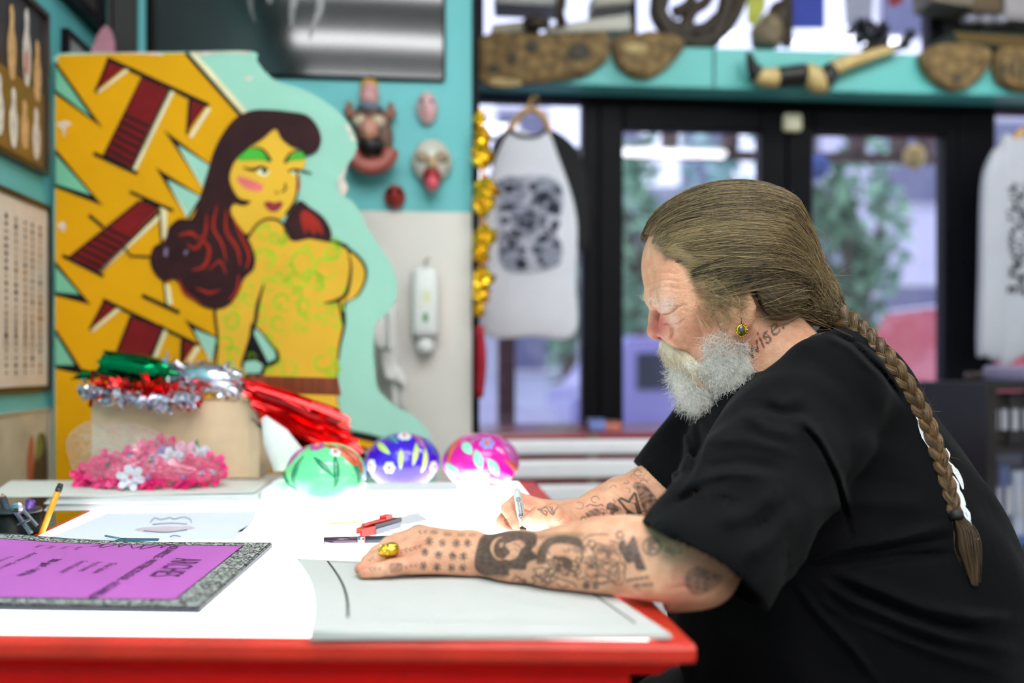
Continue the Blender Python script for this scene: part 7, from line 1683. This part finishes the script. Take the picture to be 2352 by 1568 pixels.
HPOLY = spline([(1502, 550), (1492, 512), (1430, 470), (1500, 360), (1960, 360), (1990, 700), (1930, 745), (1850, 732), (1790, 738), (1756, 730), (1736, 706), (1720, 674), (1698, 656), (1672, 672), (1640, 694), (1608, 664), (1590, 620), (1566, 586), (1530, 562)], 3, True)
def fold_side(p): return np.stack([p[:, 0], HD - np.abs(p[:, 1] - HD) * .55, p[:, 2]], 1)
def hair_post(p, d):
    x, y = proj(fold_side(p)); return smax(d, poly_sd(x, y, HPOLY) * HD / F, .008)
hair_ev = make_eval(HR, hair_post)
hv, hf = surface_nets(hair_ev, (.16, 1.28, 1.00), (.50, 1.60, 1.30), .0026)
hv = relax(hv, hf, 1)
hcap = np_mesh('hair', hv, hf, hm, man, {'tint': np.clip(.12 + .10 * np.sin(hv[:, 2] * 900 + hv[:, 0] * 260 + 3 * np.sin(hv[:, 0] * 90)), 0, 1)}); hcap['label'] = 'long brown hair swept back from the forehead'
rg = np.random.default_rng(5)
GP = C(1896, 706, HD - .008)
def flow(ev, start, steps, step, target, droop=.0, jit=.0, off0=.0006, off1=.002, curl=None, seed=1):
    rg_ = np.random.default_rng(seed); p = start.copy(); N = len(p); out_ = [p.copy()]; offs = rg_.uniform(off0, off1, N); ph = rg_.uniform(0, 6.28, N); am = rg_.uniform(.2, 1, N) * jit
    for k in range(steps):
        d = target - p; dist = np.linalg.norm(d, axis=1, keepdims=True); d /= np.maximum(dist, 1e-6)
        d[:, 2] -= droop * np.clip(dist[:, 0] / .1 - .4, 0, 1); g = grad(ev, p); d -= g * (d * g).sum(1, keepdims=True)
        sd = np.cross(g, d); d = d + sd * (np.sin(ph + k * .8) * am)[:, None]; d /= np.maximum(np.linalg.norm(d, axis=1, keepdims=True), 1e-6)
        p = p + d * np.minimum(step, dist * .6); g = grad(ev, p); p = p - g * np.clip(ev(p) - offs, -.01, .01)[:, None]; out_.append(p.copy())
    return np.stack(out_, 1)
def smooth_ev(prims): return make_eval(prims)
hs_ev = smooth_ev(HR)
# starts: on the scalp surface that shows, most of them on the near side and along the hairline
ok = hv[(hv[:, 0] < C(1880, 700, HD)[0])]
okf = ok[ok[:, 0] < C(1640, 600, HD)[0]]; sel = np.concatenate([okf[rg.integers(0, len(okf), 2600)], ok[rg.integers(0, len(ok), 1900)]])
tx, ty = proj(sel)
front = np.array(spline([(1489, 550), (1520, 560), (1558, 582), (1582, 616), (1602, 662), (1636, 696)], 60))
fx = front[rg.integers(0, len(front), 900)] + rg.normal(0, 3, (900, 2)); fs_ = np.where(rg.random(900) < .75, -1, 1)
fp = np.array([C(a, b, HD + s * .05) for (a, b), s in zip(fx, fs_)]); fp = to_level(hs_ev, fp, .0005, 6)
sel = to_level(hs_ev, sel, .0006, 2)
allp = np.concatenate([sel, fp]); tgt = GP + rg.normal(0, 1, (len(allp), 3)) * np.array((.012, .010, .010))
lock = .5 + .5 * np.sin(allp[:, 2] * 210 + 3 * np.sin(allp[:, 0] * 55) + 2 * np.sin(allp[:, 1] * 70))
paths = flow(hs_ev, allp, 17, .0185, tgt, droop=-.36, jit=.10, off0=.0003 + .0026 * lock, off1=.0012 + .0030 * lock, seed=3)
lx, ly = proj(paths); over_ear = ((((lx - 1706) / 22) ** 2 + ((ly - 716) / 42) ** 2 < 1) & (paths[..., 1] < HD)).any(1); paths = paths[~over_ear]
cl = np.sin(paths[:, 0, 2] * 140 + paths[:, 0, 0] * 60 + 2 * np.sin(paths[:, 0, 1] * 80))          # broad locks
tint = np.clip(.29 + .24 * cl + .16 * np.sin(paths[:, 0, 2] * 330 + paths[:, 0, 0] * 40) + rg.normal(0, .17, len(paths)), .02, 1); grey = rg.random(len(paths)) < .07; tint[grey] = rg.uniform(.75, 1, grey.sum())
v, f = strand_mesh(paths, rg.uniform(.00020, .00036, len(paths)), .00022)
o = np_mesh('hair_strands', v, f, hm, hcap, {'tint': np.repeat(tint, paths.shape[1] * 3)}, False); o['kind'] = 'stuff'
# wisps: temple curls and flyaways standing off the head
def wisps(starts, dirs, L, K, curl, rad, tints, name, parent, m, grav=0, seed=9, settle=None):
    rg_ = np.random.default_rng(seed); N = len(starts); p = starts.copy(); d = dirs / np.linalg.norm(dirs, axis=1, keepdims=True); out_ = [p.copy()]
    ax = rg_.normal(size=(N, 3)); ax /= np.linalg.norm(ax, axis=1, keepdims=True); w = rg_.normal(0, curl, N); st = (L / (K - 1))[:, None] if hasattr(L, '__len__') else L / (K - 1)
    for k in range(K - 1):
        d = d + np.cross(ax, d) * w[:, None] + np.array((0, 0, -grav)); d /= np.linalg.norm(d, axis=1, keepdims=True); p = p + d * st
        if settle is not None: p = settle(p)
        out_.append(p.copy())
    pa = np.stack(out_, 1); v_, f_ = strand_mesh(pa, rad, rad * .6); q = np_mesh(name, v_, f_, m, parent, {'tint': np.repeat(tints, K * 3)}, False); q['kind'] = 'stuff'; return q
n = 420; a_ = rg.uniform(1596, 1700, n); b_2 = rg.uniform(630, 735, n); keep = b_2 > 640 + (1640 - a_) * .9; a_, b_2 = a_[keep], b_2[keep]; n = len(a_)
tp_ = to_level(body_ev, np.array([C(x, y, HD - .085) for x, y in zip(a_, b_2)]), .0015, 8)
wisps(tp_, np.stack([rg.uniform(.1, 1, n), rg.uniform(-.7, .1, n), rg.uniform(-1, .1, n)], 1), rg.uniform(.015, .05, n), 9, .30, .00021, rg.uniform(.45, 1, n), 'temple_wisps', hcap, hm, .02, 4)
n = 520; k_ = rg.integers(0, len(front), n); fxy = front[k_] + np.stack([rg.uniform(-15, 3, n), rg.uniform(-3, 10, n)], 1)
tp_ = to_level(body_ev, np.array([C(a, b, HD - .075) for a, b in fxy]), .0012, 10)
wisps(tp_, np.stack([rg.uniform(.6, 1, n), rg.uniform(-.25, .05, n), rg.uniform(-.15, .5, n)], 1), rg.uniform(.03, .07, n), 10, .05, .00018, rg.uniform(.35, 1, n), 'hairline_strands', hcap, hm, .004, 44, settle=lambda p: p + grad(hs_ev, p) * np.clip(.002 - hs_ev(p), 0, .01)[:, None])
top = hv[rg.integers(0, len(hv), 380)]; g_ = grad(hs_ev, top); td = GP - top; td /= np.linalg.norm(td, axis=1, keepdims=True)
wisps(top, td + g_ * rg.uniform(.05, .75, (380, 1)), rg.uniform(.03, .10, 380), 12, .12, .00016, rg.uniform(.4, 1, 380), 'flyaway_hairs', hcap, hm, .02, 6)

# beard and moustache
BD = [Ell(C(1612, 864, HD), (.0385, .050, .050), .02), Ell(C(1622, 896, HD), (.028, .034, .026), .02), Ell(C(1590, 838, HD), (.026, .045, .03), .02)]
BD += both(lambda s: [Ell(C(1664, 822, HD + s * .054), (.038, .017, .030), .02), Cone(C(1545, 792, HD + s * .006), C(1594, 838, HD + s * .047), .0140, .0120, .008), Ell(C(1690, 850, HD + s * .05), (.035, .022, .03), .02)])
BPOLY = spline([(1546, 800), (1560, 812), (1578, 826), (1600, 836), (1622, 812), (1642, 776), (1664, 764), (1690, 790), (1712, 830), (1720, 880), (1680, 960), (1560, 960), (1535, 870), (1546, 826)], 3, True)
def beard_post(p, d):
    x, y = proj(fold_side(p)); w = .0022 * np.sin(p[:, 0] * 300 + 4 * np.sin(p[:, 2] * 130)) * np.sin(p[:, 2] * 260 + 3 * np.sin(p[:, 1] * 170))
    return smax(d + w, poly_sd(x, y, BPOLY) * HD / F, .006)
beard_ev = make_eval(BD, beard_post)
dv, df_ = surface_nets(beard_ev, (.18, 1.30, .90), (.38, 1.58, 1.07), .0022); dv = relax(dv, df_, 1)
bcap = np_mesh('beard', dv, df_, bm_, man, {'tint': np.clip(.42 + .25 * np.sin(dv[:, 0] * 500 + 5 * np.sin(dv[:, 2] * 300)), 0, 1)}); bcap['label'] = 'bushy grey white beard and moustache'
bs_ev = make_eval(BD)
n = 7600; st0 = dv[rg.integers(0, len(dv), n)]; g_ = grad(bs_ev, st0); bxp, byp = proj(st0)
mo = (bxp < 1596) & (byp < 832)
dirs = g_ * .30 + np.array((-.10, 0, -.75)) + rg.normal(0, .45, (n, 3)); dirs[mo] = np.array((.45, 0, -.75)) * np.array((1, 1, 1)) + g_[mo] * .22 + rg.normal(0, .12, (mo.sum(), 3)) + np.stack([np.zeros(mo.sum()), np.sign(st0[mo][:, 1] - HD) * .45, np.zeros(mo.sum())], 1)
Ls = rg.uniform(.010, .025, n); Ls[mo] = rg.uniform(.012, .024, mo.sum())
tn = np.clip(rg.normal(.68, .24, n), 0, 1); tn[mo] = np.clip(rg.normal(.55, .2, mo.sum()), 0, 1)
wisps(st0 - g_ * .001, dirs, Ls, 8, .42, .00023, tn, 'beard_strands', bcap, bm_, .03, 12)
n = 1300; a_ = rg.uniform(1612, 1716, n); b_2 = rg.uniform(758, 880, n); k_ = (b_2 > 760 + np.abs(a_ - 1660) * .35); a_, b_2 = a_[k_], b_2[k_]; n = len(a_)
tp_ = to_level(body_ev, np.array([C(x, y, HD - .075) for x, y in zip(a_, b_2)]), .001, 8)
wisps(tp_, np.stack([rg.uniform(-.8, .6, n), rg.uniform(-.6, 0, n), rg.uniform(-1, .2, n)], 1), rg.uniform(.012, .032, n), 9, .36, .00017, rg.uniform(.5, 1, n), 'cheek_strands', bcap, bm_, .01, 14)
MU = []
for s in (-1, 1): MU += [Cone(C(1536, 792, HD + s * .005), C(1556, 808, HD + s * .025), .0135, .0145, .006), Cone(C(1556, 808, HD + s * .025), C(1598, 846, HD + s * .052), .0145, .0095, .006)]
mu_ev = make_eval(MU); uv_, uf_ = surface_nets(mu_ev, (.19, 1.34, .96), (.30, 1.54, 1.07), .0018); uv_ = relax(uv_, uf_, 1)
mcap = np_mesh('moustache', uv_, uf_, hair_mat('moustache_blond', (150, 126, 96), (238, 224, 198), .6, .3), man, {'tint': np.full(len(uv_), .7)}); mcap['label'] = 'straw grey moustache over the beard'
n = 2800; st0 = uv_[rg.integers(0, len(uv_), n)]; g_ = grad(mu_ev, st0)
dirs = np.stack([rg.uniform(.15, .8, n), np.sign(st0[:, 1] - HD) * rg.uniform(.1, .5, n), rg.uniform(-1, -.55, n)], 1) + g_ * .3
wisps(st0 - g_ * .0005, dirs, rg.uniform(.010, .022, n), 7, .12, .00024, np.clip(rg.normal(.78, .2, n), 0, 1), 'moustache_strands', mcap, mcap.data.materials[0], .02, 33)
# eyebrows
n = 90; a_ = rg.uniform(1484, 1552, n); b_2 = 687 + (a_ - 1500) * .02 + rg.normal(0, 4, n)
tp_ = to_level(body_ev, np.array([C(x, y, HD - .03 - (x - 1484) * .0006) for x, y in zip(a_, b_2)]), .0006, 8)
ebr = wisps(tp_, np.stack([rg.uniform(-.5, .6, n), rg.uniform(-.9, -.1, n), rg.uniform(-.7, .1, n)], 1), rg.uniform(.008, .018, n), 7, .2, .00014, rg.uniform(.2, .8, n) * .8, 'eyebrow', man, bm_, .03, 15)
n = 26; wisps(np.array([C(1484 + rg.uniform(-2, 6), 682 + rg.uniform(-5, 6), HD + rg.uniform(-.02, .03)) for _ in range(n)]), np.stack([rg.uniform(-1, -.4, n), rg.normal(0, .4, n), rg.uniform(-.6, .3, n)], 1), rg.uniform(.006, .016, n), 7, .25, .00017, rg.uniform(.5, 1, n), 'eyebrow', man, bm_, .05, 16)

# braid down the back: centre line carried on the shirt
cl_px = [(1893, 706), (1924, 720), (1952, 738), (1982, 766), (2016, 800), (2044, 832), (2068, 866), (2092, 902), (2112, 938), (2128, 970), (2142, 1004), (2156, 1042), (2168, 1080), (2178, 1118), (2187, 1152), (2196, 1184)]
pts = []
for i, (x, y) in enumerate(cl_px):
    r_ = .0165 - .0075 * i / (len(cl_px) - 1); h = on_shirt(x, y, 0); vdir = C(x, y, 1.0) - np.array((0, 0, CAMZ)); vdir /= np.linalg.norm(vdir)
    pts.append(h[0] - vdir * r_ * .9 if (h is not None and i > 2) else C(x, y, HD - .014))
pts = np.array(pts); dm = np.array([q[1] for q in pts]); 
for _ in range(3): pts[1:-1] = pts[1:-1] * .5 + (pts[:-2] + pts[2:]) * .25
cen = np.array(spline([tuple(q) for q in pts], 14)); M_ = len(cen); arc = np.concatenate([[0], np.cumsum(np.linalg.norm(np.diff(cen, axis=0), axis=1))]); s_ = arc / arc[-1]
tan = np.gradient(cen, axis=0); tan /= np.linalg.norm(tan, axis=1, keepdims=True); vd = cen - np.array((0, 0, CAMZ)); vd /= np.linalg.norm(vd, axis=1, keepdims=True)
lat = np.cross(tan, vd); lat /= np.linalg.norm(lat, axis=1, keepdims=True); dep = np.cross(lat, tan)
per = 5.6; wid = .0108 - .0056 * s_; braid_label = 'long brown braid hanging down the back'
brm = hair_mat('braid_brown', (44, 29, 14), (176, 132, 78)); br = None
for j in range(3):
    ph = 2 * math.pi * (per * (s_ * .75 + .25 * s_ ** 1.5) + j / 3)
    core = cen + lat * (np.sin(ph) * wid * .95)[:, None] + dep * (np.sin(2 * ph) * wid * .42)[:, None]
    k3 = np.gradient(core, axis=0); k3 /= np.linalg.norm(k3, axis=1, keepdims=True); ra = wid * .78
    mb = MB(); 
    u0 = np.cross(k3, dep); u0 /= np.linalg.norm(u0, axis=1, keepdims=True); w0 = np.cross(k3, u0); rings = 10
    ringv = np.stack([core + u0 * (ra * math.cos(a))[:, None] + w0 * (ra * .8 * math.sin(a))[:, None] for a in np.linspace(0, 2 * math.pi, rings, endpoint=False)], 1).reshape(-1, 3)
    bi_ = (np.arange(M_ - 1)[:, None] * rings); jj = np.arange(rings); q = np.stack([bi_ + jj, bi_ + (jj + 1) % rings, bi_ + rings + (jj + 1) % rings, bi_ + rings + jj], -1).reshape(-1, 4)
    if br is None:
        br = np_mesh('braid', ringv, q, brm, man, {'tint': np.full(len(ringv), .12)}); br['label'] = braid_label; par = br
    else: np_mesh('braid_strand', ringv, q, brm, br, {'tint': np.full(len(ringv), .12)})
    n = 120; pa = []
    for k in range(n):
        a = rg.uniform(0, 6.28); tw = rg.uniform(-.5, .5); rr = ra * rg.uniform(.96, 1.10); aa = a + tw * s_ * 6
        i0 = rg.integers(0, M_ - 60) if M_ > 90 else 0; i1 = min(M_, i0 + rg.integers(50, 110)); sl = np.linspace(i0, i1 - 1, 40).astype(int)
        pa.append((core + u0 * (rr * np.cos(aa))[:, None] + w0 * (rr * .8 * np.sin(aa))[:, None])[sl])
    pa = np.array(pa); v, f = strand_mesh(pa, .00034, .00030); tn = np.clip(rg.normal(.26, .17, n), .03, 1); tn[:5] = .7
    o = np_mesh('braid_hairs', v, f, brm, br, {'tint': np.repeat(tn, 40 * 3)}, False); o['kind'] = 'stuff'
# tie and loose tail
e = cen[-1]; obj_t = MB().lathe(W(*e), [(.007, -.006), (.0092, -.003), (.0092, .003), (.007, .006)], 12, tuple(to_world(tan[-1:])[0])); obj('hair_tie', obj_t, mat('tie_black', (16, 14, 14), .6), man, True)
tl = [(2196, 1184), (2206, 1220), (2214, 1260), (2222, 1300), (2230, 1348)]; tp2 = np.array([on_shirt(x, y, .008)[0] if on_shirt(x, y) else C(x, y, 1.3) for x, y in tl]); tp2[0] = e
n = 420; K_ = 14; base = np.array(spline([tuple(q) for q in tp2], 4)); idx = np.linspace(0, len(base) - 1, K_); bse = np.stack([np.interp(idx, np.arange(len(base)), base[:, k]) for k in range(3)], 1)
sp3 = np.array([.004, .006, .0085, .0105, .0115, .0125, .013, .0125, .0115, .0105, .009, .0075, .006, .0045]); lo_ = rg.normal(0, .42, (n, 1, 2)); end = rg.uniform(.6, 1, n)
pa = bse[None] + lat[-1][None, None] * (lo_[..., :1] * sp3[None, :, None]) + dep[-1][None, None] * (lo_[..., 1:] * sp3[None, :, None] * .5)
tt = np.linspace(0, 1, K_)[None] * end[:, None]; pa = np.stack([np.stack([np.interp(tt[i], np.linspace(0, 1, K_), pa[i, :, k]) for k in range(3)], 1) for i in range(n)])
v, f = strand_mesh(pa, .00042, .00022); o = np_mesh('braid_tail', v, f, brm, br, {'tint': np.repeat(np.clip(rg.normal(.16, .12, n), .0, .7), K_ * 3)}, False); o['kind'] = 'stuff'
bp_ = cen[rg.integers(8, M_ - 20, 130)]; dr_ = rg.normal(size=(130, 3)) + np.array((.5, 0, .4)); wisps(bp_, dr_, rg.uniform(.01, .03, 130), 10, .3, .00016, rg.uniform(.4, .9, 130), 'braid_flyaways', br, brm, .02, 21)

# ------------------------------------------------------------------ print on the back of the shirt, collar, jewellery, marker
def decal(name, lines, m_, parent, off=.0016):
    mb = MB()
    for L, w in lines:
        q = spline(L, 5) if len(L) > 2 else L
        ww = w if not hasattr(w, '__len__') else list(np.interp(np.linspace(0, 1, len(q)), np.linspace(0, 1, len(w)), w))
        l, r_ = ribbon2(q, ww); prev = None
        for a, b in zip(l, r_):
            ha, hb = on_shirt(a[0], a[1], off), on_shirt(b[0], b[1], off)
            if ha is None or hb is None: prev = None; continue
            cur = (W(*ha[0]), W(*hb[0]))
            if prev: mb.add([prev[0], cur[0], cur[1], prev[1]], [(0, 1, 2, 3)])
            prev = cur
    return obj(name, mb, m_, parent)
pw = mat('print_white', (226, 228, 234), .6, var=.04)
decal('back_print', [([(2090, 916), (2098, 940), (2108, 956), (2110, 980), (2118, 1004), (2132, 1026), (2146, 1048), (2158, 1068)], [2, 4, 5, 5, 5, 5, 4, 2]), ([(2102, 958), (2116, 978), (2116, 1000), (2126, 1014), (2140, 1036)], [2, 8, 5, 8, 3]), ([(2112, 960), (2120, 980), (2126, 996)], [3, 9, 3]), ([(2170, 1030), (2178, 1044), (2176, 1060), (2186, 1070), (2194, 1082)], [2, 4, 3, 4, 2]), ([(2180, 1074), (2192, 1082), (2204, 1104), (2210, 1124)], [6, 12, 10, 3]), ([(2186, 1094), (2196, 1112), (2200, 1132)], [3, 9, 3]), ([(2192, 1118), (2204, 1140), (2212, 1160), (2206, 1166)], [8, 12, 8, 3]), ([(2196, 1140), (2206, 1160), (2216, 1178)], [3, 7, 4]),
       ([(2204, 1158), (2214, 1182), (2226, 1200), (2230, 1214)], [3, 6, 5, 3]), ([(2206, 1196), (2218, 1214), (2232, 1220)], [2, 4, 3]), ([(2212, 1164), (2222, 1180), (2226, 1196)], [4, 8, 3]), ([(2228, 1222), (2236, 1226)], 4), ([(2230, 1230), (2240, 1232)], 4), ([(2234, 1238), (2246, 1238)], 4)], pw, shirt)
nax = C(1838, 905, 1.43) - C(1690, 690, HD); nax /= np.linalg.norm(nax); ctr = C(1690, 690, HD); u_ = np.cross(nax, np.array((0, 1., 0))); u_ /= np.linalg.norm(u_); w_ = np.cross(nax, u_); ringp = []
for a in np.linspace(0, 2 * math.pi, 49):
    dirv = u_ * math.cos(a) + w_ * math.sin(a); ts = np.linspace(.03, .30, 160); q = ctr + nax * ts[:, None] + dirv * (.0835 + .026 * ts)[:, None]; dd = shirt_ev(q); k = np.argmax(dd < .001) if (dd < .001).any() else 80; ringp.append(q[k])
ringp = np.array(ringp)
for _ in range(4): ringp = ringp * .5 + (np.roll(ringp, 1, 0) + np.roll(ringp, -1, 0)) * .25
obj('collar', MB().tube([W(*q) for q in ringp], .0065, 8, flat=1.0), mat('collar_rib', (13, 13, 15), .85, var=.2, scale=90), shirt, True)
# earring
gm = mat('old_gold', (196, 160, 60), .25, .95, var=.2, scale=120); eq = to_level(body_ev, C(1704, 757, HD - .093)[None], .004, 6)[0]; ec = C(1703, 758, eq[1] - .002)
er_ = obj('earring', MB().lathe(W(*(ec + np.array((0, .002, 0)))), [(.0045, 0), (.0078, .0005), (.0082, .002), (.0078, .0035), (.0058, .004)], 20, W(0, -1, 0)), gm, man, True); er_['label'] = 'gold earring with dark green stone'
obj('stone', MB().ell(W(*(ec - np.array((0, .0018, 0)))), (.0052, .0026, .0068), 14, 10), mat('green_stone', (60, 66, 24), .1, coat=.8), er_, True)
obj('ear_hook', MB().tube([W(*(ec + q)) for q in (np.array((0, .001, .008)), np.array((0, -.001, .013)), np.array((.001, .003, .017)))], .0008, 6), gm, er_)
m = MB()
for k in range(14): a = k * 6.283 / 14; m.ell(W(*(ec + np.array((.0078 * math.cos(a), -.0012, .0092 * math.sin(a))))), (.0013,) * 3, 6, 4)
obj('beaded_rim', m, gm, er_, True)
# skull ring on the ring finger
ra_, rb_ = fing[2][0][0], fing[2][0][1]; rc = ra_ * .10 + rb_ * .90; ax = rb_ - ra_; ax /= np.linalg.norm(ax); rr_ = fing[2][1][0] * .3 + fing[2][1][1] * .7
axw = to_world(ax[None])[0]; rgm = mat('bright_gold', (226, 190, 70), .22, 1, var=.12, scale=150)
rgo = obj('gold_ring', MB().lathe(W(*rc), [(rr_ + .0002, -.005), (rr_ + .0016, -.0045), (rr_ + .0020, 0), (rr_ + .0016, .0045), (rr_ + .0002, .005)], 24, tuple(axw)), rgm, man, True); rgo['label'] = 'gold skull ring'
nrm = np.array((-.12, -.88, .46)); nrm -= ax * (nrm @ ax); nrm /= np.linalg.norm(nrm); sdv = np.cross(ax, nrm); hc = rc + nrm * (rr_ + .0035)
Mr = np.stack([ax, sdv, nrm], 1); rl = lambda a, n_, s: hc + ax * a + nrm * n_ + sdv * s
class Band:
    def __init__(s): s.c, s.R, s.k, s.op = rc, .02, .003, 1
    def f(s, p):
        q = p - s.c; t = q @ ax; r_ = np.sqrt(np.maximum((q ** 2).sum(1) - t * t, 0)); return np.hypot(np.maximum(np.abs(t) - .0045, 0), np.maximum(np.abs(r_ - rr_ - .0007) - .0010, 0)) - .0006
RG = [Band(), Ell(rl(-.0034, -.0006, 0), (.0092, .0086, .0068), .003, 1, Mr), Ell(rl(.0048, -.0010, 0), (.0064, .0066, .0048), .003, 1, Mr), Ell(rl(.0088, -.0016, 0), (.0040, .0048, .0036), .002, 1, Mr),
      Ell(rl(.0036, .0040, .0032), (.0022, .0024, .0024), .0008, -1, Mr), Ell(rl(.0036, .0040, -.0032), (.0022, .0024, .0024), .0008, -1, Mr), Ell(rl(.0066, .0036, 0), (.0014, .0010, .0016), .0006, -1, Mr)]
RG += [Ell(rl(.0094, .0024, s * .0016), (.0011, .0004, .0022), .0003, -1, Mr) for s in (-2, -1, 0, 1, 2)] + [Ell(rl(.0090, .0020, 0), (.0004, .0044, .0020), .0003, -1, Mr)]
g_v, g_f = surface_nets(make_eval(RG), hc - .022, hc + .022, .00045, margin=.004); rgo = np_mesh('gold_ring', relax(g_v, g_f, 1), g_f, rgm, man); rgo['label'] = 'gold skull ring'
# marker in the far hand
ma, mbp = C(1187.5, 1127, 1.452), C(1202, 1216, 1.432); mdv = mbp - ma; Lm = np.linalg.norm(mdv); mdv /= Lm
mk = thing('marker_pen', 'grey felt marker held upright in the far hand', 'marker', W(*(mbp + mdv * .012)))
g_m = mat('marker_grey', (178, 182, 180), .38, var=.03)
def mp(t, r_=0): return W(*(ma + mdv * t))
obj('barrel', MB().tube([mp(-.0035), mp(-.001), mp(.003), mp(Lm * .45), mp(Lm * .93)], [.0022, .0048, .0056, .0060, .0060], 16), g_m, mk, True)
obj('grip_section', MB().tube([mp(Lm * .931), mp(Lm * 1.06), mp(Lm * 1.12)], [.0052, .0046, .002], 12), mat('marker_black', (24, 24, 28), .4), mk, True)
obj('felt_tip', MB().tube([mp(Lm * 1.121), mp(Lm * 1.19)], [.0014, .0006], 8), mat('felt_black', (10, 10, 12), .8), mk)
tb_ = MB(); vdm = (ma + mbp) / 2 - np.array((0, 0, CAMZ)); vdm /= np.linalg.norm(vdm); sdm = np.cross(mdv, vdm); sdm /= np.linalg.norm(sdm); fr_ = np.cross(sdm, mdv); fr_ = -fr_ if fr_ @ vdm > 0 else fr_
def on_barrel(t, s, rad=.0062):
    a = s / rad; return W(*(ma + mdv * t + fr_ * rad * math.cos(a) + sdm * rad * math.sin(a)))
put_text(tb_, 'Sharpie', lambda a, b: on_barrel(Lm * .60 + a, .0026 - b), .0088, shear=.25, bold=.0002)
put_text(tb_, 'FINE POINT', lambda a, b: on_barrel(Lm * .33 + a, .0000 - b), .0034); put_text(tb_, 'PERMANENT', lambda a, b: on_barrel(Lm * .33 + a, .0036 - b), .0034)
for r_ in (.0032, .0018): ribbon(tb_, [(Lm * .25 + r_ * math.cos(a), r_ * math.sin(a)) for a in np.linspace(0, 6.3, 15)], .0006, lambda a, b: on_barrel(a, b))
obj('barrel_print', tb_, mat('marker_print', (20, 20, 24), .5), mk)
